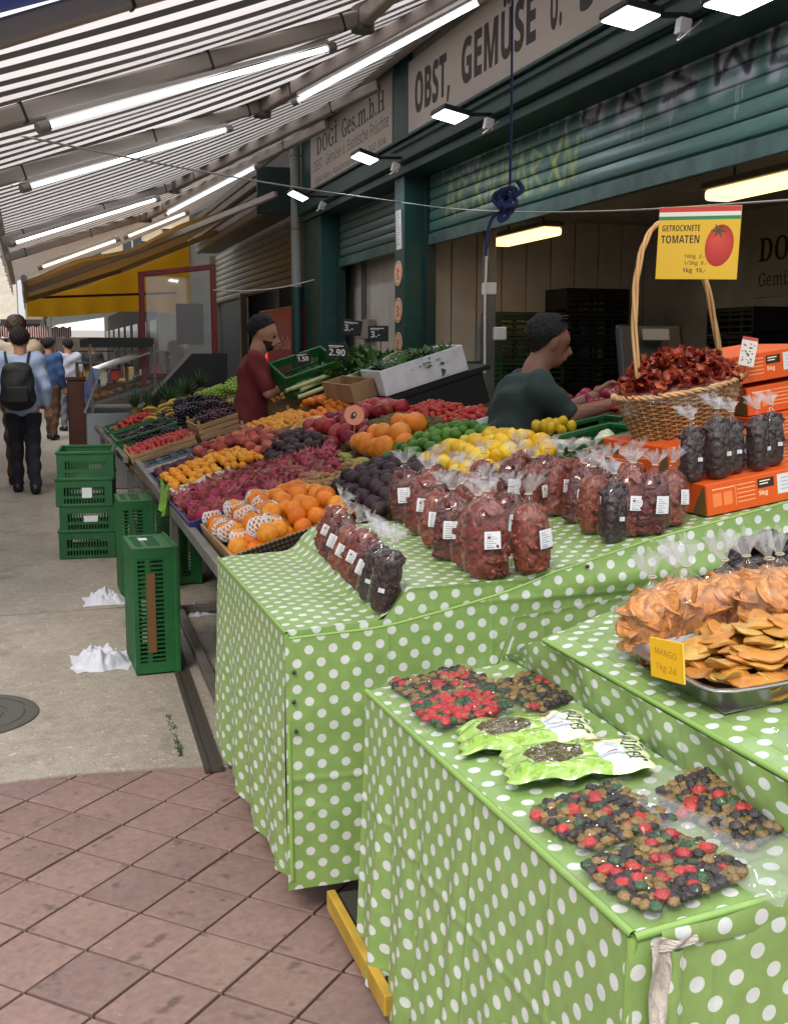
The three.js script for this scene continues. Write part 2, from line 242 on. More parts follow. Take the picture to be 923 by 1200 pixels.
// signs
function board(name, label, z0, z1, y0, y1, tx, x = 2.985) {
  const t = thing(name, label, 'sign', [x, (y0 + y1) / 2, (z0 + z1) / 2], [0, -Math.PI / 2, 0]); const w = z1 - z0, h = y1 - y0;
  part(t, 'panel', rbox(w, h, 0.03, 0.004), M('signEdge', 0x8b847b, 0.6), [0, 0, -0.016]);
  part(t, 'lettering', new THREE.PlaneGeometry(w - 0.006, h - 0.006), M('signF' + name + z0, null, 0.55, { map: tx, bumpMap: fineT, bumpScale: 0.0005 }), [0, 0, 0.0025]); return t;
}
const signBase = (g, w, h) => { g.fillStyle = '#bcb2a8'; g.fillRect(0, 0, w, h); for (let i = 0; i < 900; i++) { g.fillStyle = rnd() < 0.5 ? `rgba(80,70,60,${rnd() * 0.05})` : `rgba(230,225,215,${rnd() * 0.05})`; g.fillRect(rnd() * w, rnd() * h, rr(1, 40), rr(1, 14)); } };
board('shop_sign', 'long beige shop sign lettered OBST, GEMÜSE above the graffiti shutter', -8.77, -3.1, 3.232, 3.82, paint(2048, 220, (g, w, h) => {
  signBase(g, w, h); g.fillStyle = '#241c1b'; const X = (z) => (z + 8.77) / 5.67 * w;
  const word = (s, za, zb) => { g.save(); g.font = 'bold 150px sans-serif'; const tw = g.measureText(s).width; g.translate(X(za), 160); g.scale((X(zb) - X(za)) / tw, 1.02); g.fillText(s, 0, 0); g.strokeStyle = '#241c1b'; g.lineWidth = 5; g.strokeText(s, 0, 0); g.restore(); };
  word('OBST,', -8.62, -7.82); word('GEMÜSE', -7.62, -6.37); word('U.', -6.2, -6.03); word('SÜDFRÜCHTE', -5.83, -3.4);
}));
board('shop_sign', 'beige sign lettered DOGI Ges.m.b.H with two smaller lines of text', -12.06, -9.19, 3.232, 3.84, paint(1024, 217, (g, w, h) => {
  signBase(g, w, h); g.fillStyle = '#1d1716'; const word = (s, f, x0, x1, y) => { g.save(); g.font = f; const tw = g.measureText(s).width; g.translate(x0 * w, y); g.scale((x1 - x0) * w / tw, 1); g.fillText(s, 0, 0); g.restore(); };
  word('DOGİ', 'bold 86px serif', 0.09, 0.39, 92); word('Ges.m.b.H', 'bold 86px serif', 0.44, 0.93, 92); g.fillStyle = '#3a312e'; word('OBST · Gemüse u. Exotische Früchte', '52px sans-serif', 0.04, 0.97, 148); word('1060 Wien, Naschmarkt Stand 302-304', '30px sans-serif', 0.06, 0.94, 196);
}));
{ // discs and notices on the pillar
  const dt = paint(128, 128, (g) => { g.fillStyle = '#d9a98a'; g.fillRect(0, 0, 128, 128); g.strokeStyle = '#6b3b2c'; g.lineWidth = 4; g.beginPath(); g.arc(64, 64, 54, 0, 7); g.stroke(); g.strokeStyle = '#3a201a'; g.lineWidth = 5; for (let i = 0; i < 5; i++) { g.beginPath(); g.moveTo(36 + i * 12, 40 + (i % 2) * 10); g.lineTo(40 + i * 11, 88 - (i % 3) * 8); g.stroke(); } });
  const dm = M('disc', null, 0.8, { map: dt });
  const dg = new THREE.CylinderGeometry(0.105, 0.105, 0.006, 28).rotateZ(Math.PI / 2).rotateX(-Math.PI / 2);
  [[321, 'uppermost'], [364, 'middle'], [404, 'lowest']].forEach(([y, w]) => { const p = onX(464, y, 2.992); one('number_disc', `${w} of three round peach discs on the green pillar`, 'disc', dg, dm, [2.994, p.y, -9.06], null, 'peach discs on the pillar'); });
  const nt = paint(64, 256, (g) => { g.fillStyle = '#c9c3bb'; g.fillRect(0, 0, 64, 256); g.fillStyle = '#6d655f'; for (let i = 0; i < 14; i++) g.fillRect(8, 14 + i * 16, rr(20, 48), 4); });
  const p = onX(464.5, 270, 2.99); one('paper_notice', 'tall white paper notice taped high on the green pillar', 'notice', new THREE.BoxGeometry(0.004, 0.32, 0.14), M('notice', null, 0.8, { map: nt }), [2.996, p.y, -9.05], [0, 0, 0.02]);
}
// flood lamps on arms over the shutters
const glowC = M('ledGlow', 0xffffff, 0.5, { emissive: 0xf1f6ff, emissiveIntensity: 6 });
function flood(px, py, X, label, roll = 0) {
  const p = onX(px, py, X); const t = thing('flood_lamp', label, 'flood lamp', p, [0, 0, roll], 'flood lamps over the shutters');
  part(t, 'housing', rbox(0.19, 0.035, 0.26, 0.01), blackP, [0, 0.022, 0]);
  part(t, 'led_panel', rbox(0.165, 0.008, 0.235, 0.003), glowC, [0, 0.001, 0]);
  part(t, 'arm', bar([0.06, 0.03, 0], [2.93 - p.x, 0.06 - Math.sin(roll) * 0.2, 0], 0.025, 0.02), blackP);
  part(t, 'driver_box', rbox(0.06, 0.07, 0.05, 0.006), white, [2.9 - p.x - 0.02, 0.02, 0.02]);
  part(t, 'cable', tube([[2.88 - p.x, 0, 0.03], [2.84 - p.x, -0.06, 0.06], [2.86 - p.x, -0.03, 0.12], [2.9 - p.x, 0.02, 0.14]], 0.004, 16, 5), wireM);
  const l = new THREE.RectAreaLight(0xeaf2ff, 34, 0.16, 0.23); l.name = 'led_light'; l.position.set(0, -0.008, 0); l.rotation.set(-Math.PI / 2, 0, 0); t.add(l);
}
flood(349, 230, 2.62, 'flood lamp on the header beam beside the grey downpipe', -0.4);
flood(427, 186, 2.62, 'flood lamp under the DOGI sign', -0.3);
flood(527, 137, 2.62, 'flood lamp under the start of the OBST lettering', -0.2);
flood(738, 22, 2.62, 'flood lamp above the middle of the graffiti shutter', -0.14);
flood(866, 2, 2.62, 'flood lamp with chipped glass above the graffiti shutter', -0.12);
// downpipe
{ const t = thing('downpipe', 'grey downpipe with a green painted foot beside the stall pillar', 'downpipe', [2.93, 0, -12.56]); part(t, 'pipe', rod([0, 1.5, 0], [0, 4.4, 0], 0.06, 0.06, 16), M('zinc', 0x8f9390, 0.55, { bumpMap: bumpT, bumpScale: 0.003 })); part(t, 'painted_pipe', rod([0, 0, 0], [0, 2.25, 0], 0.0615, 0.0615, 16), greenP); for (const y of [1.2, 2.9, 3.7]) part(t, 'clamp', new THREE.TorusGeometry(0.064, 0.008, 6, 18).rotateX(Math.PI / 2), greyMetal, [0, y, 0]); }
// inside lamps
const warmG = M('warmGlow', 0xffecc0, 0.5, { emissive: 0xffd489, emissiveIntensity: 1.7 });
for (const [px, py, len, label] of [[615, 278, 0.95, 'warm ceiling tube lamp behind the yellow spray tag'], [905, 215, 1.0, 'warm ceiling tube lamp above the DOGI wall board']]) {
  const p = onX(px, py, 3.66); const t = thing('ceiling_lamp', label, 'ceiling lamp', p, null, 'warm lamps inside the stall');
  part(t, 'diffuser', rbox(0.16, 0.06, len, 0.02), warmG); part(t, 'housing', rbox(0.18, 0.04, len + 0.04, 0.01), M('lampHouse', 0x5a5347, 0.6), [0, 0.05, 0]); part(t, 'hanger', merge([rod([0, 0.06, -len / 3], [0, 2.66 - p.y, -len / 3], 0.006), rod([0, 0.06, len / 3], [0, 2.66 - p.y, len / 3], 0.006)]), darkWire);
  const l = new THREE.RectAreaLight(0xffc877, 2.2, 0.15, len); l.name = 'warm_light'; l.position.set(0, -0.035, 0); l.rotation.set(-Math.PI / 2, 0, 0); t.add(l);
}
// ---------------------------------------------------------------- awnings
const SL = 0.41, FY = (x) => 2.67 + SL * x;
const stripeT = tex(16, 512, (u, v) => { // one period 0.205 m twice, slightly unequal
  const t = v * 2 % 1, k = v < 0.5 ? 0.52 : 0.46; const e = smooth(0, 0.012, t) * (1 - smooth(k, k + 0.012, t)); return [lerp(236, 9, e), lerp(229, 16, e), lerp(228, 16, e)];
});
const awnM = M('awning', null, 0.95, { map: stripeT, transmission: 0.64, thickness: 0, side: THREE.DoubleSide });
const metalArm = armM;
const FR = -0.2; // front edge of the awnings
const bandM = M('band', 0x1a1a1a, 0.6);
const tubeG = M('tubeGlow', 0xffffff, 0.5, { emissive: 0xf2f8ff, emissiveIntensity: 2.2 });
const tubeW = M('tubeGlowWarm', 0xffffff, 0.5, { emissive: 0xfff0d2, emissiveIntensity: 1.8 });
function lampTube(a, b, label, warm, lit = 1) {
  const c = a.clone().add(b).multiplyScalar(0.5), d = b.clone().sub(a), L = d.length(); const t = thing('tube_lamp', label, 'tube lamp', c, null, 'tube lamps strapped to the awning arms');
  const A = a.clone().sub(c), B = b.clone().sub(c), u = d.clone().normalize();
  part(t, 'tube', rod(A, B, 0.0125, 0.0125, 12), warm ? tubeW : tubeG);
  part(t, 'end_cap', rod(A.clone().addScaledVector(u, -0.05), A.clone().addScaledVector(u, 0.005), 0.026, 0.026, 12), greyMetal);
  part(t, 'end_cap', rod(B.clone().addScaledVector(u, 0.05), B.clone().addScaledVector(u, -0.005), 0.026, 0.026, 12), greyMetal);
  part(t, 'batten', bar(A.clone().add(V(0, 0.034, 0)), B.clone().add(V(0, 0.034, 0)), 0.03, 0.02), M('batten', 0xbdbab5, 0.5));
  const l = new THREE.RectAreaLight(warm ? 0xffedd0 : 0xeef5ff, 3.0 * lit, 0.034, L); l.name = 'tube_light'; l.position.set(0, -0.02, 0);
  const m = new THREE.Matrix4().makeBasis(u.clone().cross(V(0, -1, 0).addScaledVector(u, u.y).normalize().negate()).normalize(), u, V(0, 0, 0)); // filled below
  const zAx = V(0, 1, 0).addScaledVector(u, -u.y).normalize(), xAx = u.clone().cross(zAx).normalize(); m.makeBasis(xAx, u, zAx); l.quaternion.setFromRotationMatrix(m); t.add(l);
}
function awning(label, z0, z1, arms, mat = awnM, fx = FR, wx = 2.86, base = FY, cat = 'awning', uoff = 0) {
  const t = thing('awning', label, cat, [0, 0, 0]);
  part(t, 'fabric', grid(24, 40, (u, v) => { const x = lerp(wx, fx, u), z = lerp(z0, z1, v); const sag = -0.07 * Math.sin(Math.PI * u) + 0.016 * Math.sin(Math.PI * u) * Math.sin(v * 19); return [x, base(x) + sag, z, u, (z + uoff) / 0.41]; }), mat);
  part(t, 'front_bar', rod([fx, base(fx) - 0.01, z0], [fx, base(fx) - 0.01, z1], 0.035, 0.035, 12), metalArm);
  part(t, 'roller', rod([wx, base(wx), z0], [wx, base(wx), z1], 0.045, 0.045, 12), metalArm);
  const vg = grid(60, 3, (u, v) => { const z = lerp(z0, z1, u); return [fx - 0.02 + 0.012 * Math.sin(z * 16) * v, base(fx) - 0.03 - v * (0.17 + 0.03 * Math.abs(Math.sin(z * 14))), z, 0.5, (z + uoff) / 0.41]; });
  part(t, 'valance', vg, mat);
  for (const [E, F, W] of arms) {
    const fo = new THREE.Group(); fo.name = 'arm'; t.add(fo);
    part(fo, 'forearm', bar(F, E, 0.06, 0.085, 0.016), metalArm); part(fo, 'upper_arm', bar(E.clone().add(V(0, -0.01, 0)), W, 0.07, 0.09, 0.016), metalArm);
    part(fo, 'elbow', rod(E.clone().add(V(0, -0.075, 0)), E.clone().add(V(0, 0.07, 0)), 0.062, 0.062, 14), M('elbow', 0x55504c, 0.5, { metalness: 0.3 }));
    for (const s of [0.1, 0.55, 0.93]) { const q = F.clone().lerp(E, s), u = E.clone().sub(F).normalize(); part(fo, 'strap', bar(q.clone().addScaledVector(u, -0.006), q.clone().addScaledVector(u, 0.006), 0.063, 0.09), bandM); }
    for (const s of [0.12, 0.8]) { const q = E.clone().lerp(W, s), u = W.clone().sub(E).normalize(); part(fo, 'strap', bar(q.clone().addScaledVector(u, -0.006), q.clone().addScaledVector(u, 0.006), 0.074, 0.096), bandM); }
  }
  return t;
}
const AR = (ex, ey, fx_, fy_, wx_, wy_) => { const s = (x) => 2.55 + SL * x, f = (px, py) => onS(px, py, s); const E = f(ex, ey), F0 = f(fx_, fy_), W = f(wx_, wy_); const u = F0.clone().sub(E); F0.addScaledVector(u, (FR + 0.02 - F0.x) / u.x); const w = W.clone().sub(E); W.addScaledVector(w, (2.86 - W.x) / w.x); return [E, F0, W]; };
const A1 = AR(425, 20, 0, 140, 545, -95), A2 = AR(307, 124, 0, 210, 461, 36), A3 = AR(205, 217, 0, 283, 372, 135), A4 = AR(172, 253, 0, 304, 310, 183), A0 = AR(300, -50, 0, 40, 420, -180);
awning('striped black and white awning over the fruit display', -4.16, -8.05, [A1, A0], awnM);
awning('striped black and white awning between the fruit display and the yellow awning', -8.1, -18.4, [A2, A3, A4], awnM);
awning('blue awning hanging next to the striped awnings', -2.75, -4.12, [], M('blueFabric', 0x16306e, 0.95, { transmission: 0.3, thickness: 0, side: THREE.DoubleSide }), 0.35 - 0.6, 2.86, (x) => FY(x) + 0.015);
const dn = V(0, -0.1, 0), onA = (px, py) => onS(px, py, (x) => 2.45 + SL * x);
lampTube(onA(56, 147), onA(383, 57), 'long tube lamp under the awning arm nearest the blue awning');
lampTube(onA(34, 219), onA(264, 152), 'tube lamp on the arm above the red-framed screen, second along the awnings');
lampTube(onA(350, 117), onA(563, 2), 'tube lamp slanting up to the DOGI sign corner');
lampTube(onA(17, 285), onA(182, 234), 'tube lamp on the last striped awning arm before the yellow awning', false, 0.8);
lampTube(onS(197, 250, (x) => 2.4 + SL * x), onS(300, 196, (x) => 2.4 + SL * x), 'thin tube lamp beside the grey slatted hood', false, 0.8);
// yellow awning of the next stall
const YY = (x) => 2.3 + 0.385 * x;
const yelM = M('yellowFabric', 0xc8961c, 0.95, { transmission: 0.5, thickness: 0, side: THREE.DoubleSide });
{
  const t = thing('awning', 'plain yellow awning of the next stall with a hanging end curtain', 'awning', [0, 0, 0]);
  part(t, 'fabric', grid(20, 24, (u, v) => { const x = lerp(2.5, -0.03, u), z = lerp(-12.45, -18.2, v); return [x, YY(x) - 0.1 * Math.sin(Math.PI * u) * (0.6 + 0.4 * Math.sin(v * 9)) - 0.03 * Math.sin(u * 14 + v * 5), z]; }), yelM);
  part(t, 'end_curtain', grid(30, 8, (u, v) => { const x = lerp(2.5, -0.03, u); return [x, lerp(YY(x) - 0.02, 2.1 + 0.05 * Math.sin(u * 5), v), -18.25 + 0.06 * Math.sin(x * 14) * v]; }), yelM);
  part(t, 'valance', grid(30, 3, (u, v) => { const z = lerp(-12.45, -18.2, u); return [-0.05 + 0.01 * Math.sin(z * 12), YY(-0.03) - v * 0.14, z]; }), yelM);
  part(t, 'front_bar', rod([-0.03, YY(-0.03), -12.45], [-0.03, YY(-0.03), -18.2], 0.035), metalArm);
  for (const [z, zz] of [[-13.2, -12.5], [-15.6, -16.4]]) { part(t, 'arm', bar([0, YY(0) - 0.1, z], [1.3, YY(1.3) - 0.12, zz - 0.3], 0.06, 0.06, 0.01), metalArm); part(t, 'arm', bar([1.3, YY(1.3) - 0.12, zz - 0.3], [2.5, YY(2.5) - 0.12, zz + 0.9], 0.06, 0.06, 0.01), metalArm); }
  part(t, 'crossbar', rod([0.2, 2.32, -17.6], [2.2, 2.42, -17.6], 0.02), M('crossbar', 0x4a1a14, 0.6));
  lampTube(onZ(50, 313, -12.75), onZ(136, 282, -12.75), 'warm tube lamp along the yellow awning edge, lower one', true, 0.7);
  lampTube(onZ(150, 277, -12.75), onZ(217, 250, -12.75), 'warm tube lamp along the yellow awning edge, upper one', true, 0.7);
}
// next stall building: hood, shutter, dark doorway
{
  const t = thing('market_stall_building', 'next stall with a grey slatted hood, grey shutter and dark doorway', 'building', [0, 0, 0]);
  const hood = new THREE.Group(); hood.name = 'hood'; t.add(hood); const hm = M('hoodGrey', null, 0.5, { map: mottle(0x6f6d66, 0.16, 6, 77), metalness: 0.3 });
  part(hood, 'end_plate', bb(2.5, 2.98, 3.06, 3.58, -12.66, -12.6, 0.01), M('hoodEnd', 0x16302d, 0.6));
  for (let k = 0; k < 5; k++) part(hood, 'slat', bb(2.52 + k * 0.03 * (k < 2 ? 0 : 1), 2.56 + k * 0.03, 3.5 - k * 0.105, 3.58 - k * 0.105, -18.4, -12.66, 0.008), hm);
  part(hood, 'core', bb(2.62, 2.98, 3.1, 3.56, -18.4, -12.66), hm);
  const sh = new THREE.Group(); sh.name = 'roller_shutter'; t.add(sh); for (let r = 0; r < 9; r++) part(sh, 'slat', shutterGeo(-20, -12.7, r, 9, 0.094), M('shutC', null, 0.5, { map: mottle(0x6b6a5c, 0.12, 4, 63), metalness: 0.2 }), [3.2, 2.36 + r * 0.09, 0]);
  part(t, 'wall', bb(3.3, 3.45, 3.1, 4.6, -24, -12.62), M('darkWall', 0x4a463f, 0.9)); part(t, 'wall', bb(3.1, 3.4, 0, 3.2, -24, -20.05), M('darkWall', 0x4a463f, 0.9)); part(t, 'roof', bb(2.9, 6, 4.6, 4.75, -24, -12.7), roofM);
  part(t, 'back_wall', bb(5.2, 5.3, 0, 4.6, -24, -12.7), M('darkWall', 0x3d3a35, 0.9)); part(t, 'door_post', bb(3.1, 3.2, 0, 2.4, -17.2, -17.1, 0.01), M('postGrey', 0x7a7a74, 0.5)); part(t, 'dark_door', bb(3.24, 3.3, 0, 2.36, -19.9, -17.2, 0.005), M('doorDark', 0x16201e, 0.5));
}
{ // loudspeaker cables, wires and the blue rope
  const line = (label, a, b, sag, r = 0.006, m = wireM) => one('wire', label, 'wire', tube([a, a.clone().lerp(b, 0.25).add(V(0, -sag * 0.75, 0)), a.clone().lerp(b, 0.5).add(V(0, -sag, 0)), a.clone().lerp(b, 0.75).add(V(0, -sag * 0.75, 0)), b], r, 40, 5), m);
  line('thin grey wire strung under the striped awnings to the pillar', onD(-30, 148, 6.2), onX(470, 237, 2.95), 0.03);
  line('thin pale wire strung in front of the graffiti shutter', onX(470, 237, 2.95), onD(960, 232, 3.9), 0.06, 0.004);
  line('thin wire from the red-framed screen to the green pillar', onD(250, 340, 12), onX(368, 328, 2.95), 0.05, 0.008);
  const D = 3.95, q = (x, y) => onD(x, y, D); const t = thing('rope', 'dark blue rope with a bundled knot hanging before the shutter', 'rope', [0, 0, 0]); const rm = M('rope', null, 0.85, { map: mottle(0x101f4c, 0.3, 30, 12), bumpMap: fineT, bumpScale: 0.003 });
  part(t, 'hanging_line', tube([onS(604, -130, (x) => FY(x) - 0.05).lerp(q(602, -60), 0.02), q(601, -60), q(600, 0), q(599, 120), q(597, 222)], 0.0042, 60, 8), rm);
  const kn = []; for (let i = 0; i < 7; i++) { const a = i * 0.9; const c = q(596 - (i % 3) * 4, 226 + i * 3.2); const l = []; for (let k = 0; k <= 8; k++) { const th = k / 8 * Math.PI * 2; l.push(c.clone().add(V(0.024 * Math.cos(th), 0.016 * Math.sin(th) * (1 + 0.5 * Math.sin(a)), 0.022 * Math.sin(th + a)))); } kn.push(tube(l, 0.0075, 28, 7)); }
  kn.push(tube([q(606, 212), q(612, 222), q(600, 232), q(588, 250), q(584, 258), q(592, 256), q(600, 240)], 0.009, 40, 8)); part(t, 'knot', merge(kn), rm);
  part(t, 'tail', tube([q(590, 246), q(578, 254), q(572, 268), q(570, 284), q(569, 300)], 0.006, 30, 7), rm);
}
// ---------------------------------------------------------------- polka-dot tables
const dotT = tex(512, 512, (u, v) => { // period 0.130 x 0.140 m, 8 dots
  const U = u * 0.13, W = v * 0.14; let d = 9; for (let a = -1; a <= 5; a++) for (let b = -1; b <= 5; b++) { const x = (a + (b & 1) * 0.5) * 0.065, y = b * 0.035; d = Math.min(d, Math.hypot(U - x, W - y)); }
  const e = 1 - smooth(0.0118, 0.0128, d), n = 1 + 0.1 * (tf(u, v, 6, 4, 33) - 0.5) + 0.05 * (tn(u, v, 170, 2) - 0.5);
  return [lerp(124, 196, e) * n, lerp(153, 202, e) * n, lerp(86, 198, e) * n];
});
const clothB = tex(512, 512, (u, v) => { const r = (f, sd) => 1 - 2 * Math.abs(tf(u, v, f, 3, sd) - 0.5); const cr = (t) => { const q = ((t + 0.5) % 1 - 0.5) / 0.02; return Math.exp(-q * q); } ; return grey(90 + 70 * r(4, 71) + 40 * r(9, 91) + 40 * (cr(u * 3) + cr(v * 2))); }, { srgb: false }); clothB.repeat.set(0.13 / 0.9, 0.14 / 0.9);
const cloth = M('oilcloth', null, 0.4, { map: dotT, bumpMap: clothB, bumpScale: 0.012, side: THREE.DoubleSide, clearcoat: 0.25, clearcoatRoughness: 0.35 });
const clothEdge = M('oilclothEdge', null, 0.4, { map: mottle(0x7d9f50, 0.08, 7, 3), clearcoat: 0.25, clearcoatRoughness: 0.35 });
const cu = (a) => a / 0.13, cv = (a) => a / 0.14;
const pw = (pts) => (x) => { if (x <= pts[0][0]) return pts[0][1]; for (let i = 1; i < pts.length; i++) if (x <= pts[i][0]) { const [a, b] = pts[i - 1], [c, d] = pts[i]; return lerp(b, d, (x - a) / (c - a)); } return pts[pts.length - 1][1]; };
const T2Y = pw([[0.61, 0.8], [0.865, 0.812], [0.935, 0.893], [1.25, 0.9], [1.67, 0.975], [2.15, 1.05], [2.8, 1.14]]);
const T2E = pw([[0.6, 0.79], [0.86, 0.8], [1.1, 0.845], [1.243, 0.878], [1.347, 0.914], [1.67, 0.996], [1.956, 1.05], [2.143, 1.088], [2.8, 1.18]]);
const woodD = M('oldWood', null, 0.8, { map: mottle(0x6a5238, 0.3, 8, 19), bumpMap: bumpT, bumpScale: 0.003 });
const steel = M('steelLeg', null, 0.5, { map: mottle(0x77746e, 0.2, 7, 91), metalness: 0.45, bumpMap: bumpT, bumpScale: 0.001 });
{
  const t = thing('trestle_table', 'trestle table hidden under the polka-dot cloth with the dried-tomato bags', 'table', [0, 0, 0]);
  part(t, 'tabletop', bb(0.64, 0.86, 0.765, 0.785, -3.8, -2.78, 0.004), woodD); part(t, 'tabletop', bar([0.95, 0.83, -3.29], [2.78, 1.06, -3.29], 1.0, 0.02), woodD);
  for (const [x, z, h] of [[0.66, -3.83, 0.765], [0.74, -3.0, 0.765], [2.7, -3.8, 1.07], [2.7, -2.82, 1.07], [1.6, -3.78, 0.92]]) part(t, 'leg', bb(x - 0.02, x + 0.02, 0, h, z - 0.02, z + 0.02, 0.004), steel);
  const p = thing('wooden_pallet', 'yellow and dark painted pallet board under the polka-dot table', 'pallet', [0, 0, 0]);
  part(p, 'board', bb(0.695, 0.72, 0.03, 0.085, -2.72, -2.2, 0.005), M('yellowWood', null, 0.7, { map: mottle(0xa8852c, 0.25, 9, 14) })); part(p, 'board', bb(0.728, 0.84, 0.03, 0.075, -2.72, -2.1, 0.006), M('darkWood', 0x2c2a26, 0.7)); part(p, 'board', bb(0.88, 1.4, 0.03, 0.07, -2.72, -1.5, 0.006), M('orangeWood', 0x8d5a1f, 0.7));
  const c = thing('tablecloth', 'green polka-dot oilcloth over the table with dried-tomato bags', 'tablecloth', [0, 0, 0]);
  const wr = (x, y, k) => 0.014 * (fbm(x * 6 + k, y * 6, k, 3) - 0.5);
  part(c, 'top', grid(70, 24, (u, v) => { const x = lerp(0.6, 2.78, u), z = lerp(-3.85, -2.752, v); return [x, T2Y(x) + 0.003 + wr(x, z, 3) * 0.6 - (u < 0.001 ? 0.004 : 0), z, cu(x), cv(z)]; }), cloth);
  part(c, 'side_drape', grid(60, 30, (u, v) => { const z = lerp(-3.85, -2.745, u); const hem = 0.15 - 0.03 * Math.sin(u * 3) - 0.04 * u + 0.012 * Math.sin(u * 21); const y = lerp(0.803, hem, v), fold = 0.02 * v * Math.sin(z * 21 + 1) + 0.012 * v * Math.sin(z * 47); return [0.6 - 0.008 * Math.sin(v * 3) + fold * 0.6 - 0.02 * v * (1 - u), y, z - 0.05 * v * (1 - u) , cu(z), cv(y)]; }), cloth);
  part(c, 'front_drape', grid(90, 34, (u, v) => { const x = lerp(0.6, 2.78, u); const top = Math.max(T2Y(x) + 0.004, 0); const y = lerp(top, 0.12 + 0.01 * Math.sin(x * 9), v); return [x + 0.004 * v, y, -2.745 + 0.006 * Math.sin(x * 16) * v + wr(x, y, 9), cu(x), cv(y)]; }), cloth);
  part(c, 'pinned_overlay', grid(110, 40, (u, v) => { const x = lerp(0.594, 2.78, u); const y = lerp(T2E(x), 0.1 + 0.012 * Math.sin(x * 8) + 0.02 * Math.max(0, 0.75 - x), v); const sw = smooth(0.95, 1.5, x) * Math.sin(clamp(v * 2.3) * Math.PI); const ph = (y - T2E(x)) * 30 + (x - 0.9) * 5, diag = (Math.sin(ph) * 0.6 + 0.4 * Math.sin(ph * 1.9 + 1.3 + x * 3)) * 0.02 * sw * smooth(0, 0.08, v); return [x, y - (v === 0 ? 0 : 0), -2.728 + diag + 0.012 * sw + 0.008 * Math.sin(x * 17 + y * 3) * v + wr(x, y, 5) * smooth(0, 0.2, v), cu(x) + 0.2, cv(y) + 0.35]; }), cloth);
  part(c, 'edge_fold', merge([tube([[0.6, 0.801, -3.85], [0.6, 0.801, -3.3], [0.6, 0.8, -2.74]], 0.006, 30, 8), tube([[0.6, 0.8, -2.738], [0.603, 0.5, -2.735], [0.606, 0.12, -2.735]], 0.006, 30, 8)]), clothEdge);
  part(c, 'rolled_hem', tube(Array.from({ length: 30 }, (_, i) => { const x = lerp(0.603, 2.78, i / 29); return [x, T2E(x) - 0.001, -2.731]; }), 0.0045, 90, 6), clothEdge);
  const pin = M('pin', 0x2a2a26, 0.4), pg = new THREE.SphereGeometry(0.006, 8, 6); for (const [x, y] of [[0.615, 0.7], [0.613, 0.62], [0.618, 0.54], [1.46, 0.93]]) part(c, 'pin', pg, pin, [x, y, -2.722]);
}
const LY = (x) => 0.645 + 0.1 * x, UY = (x) => 0.76 + 0.1 * x; // lower and upper tier of the front table
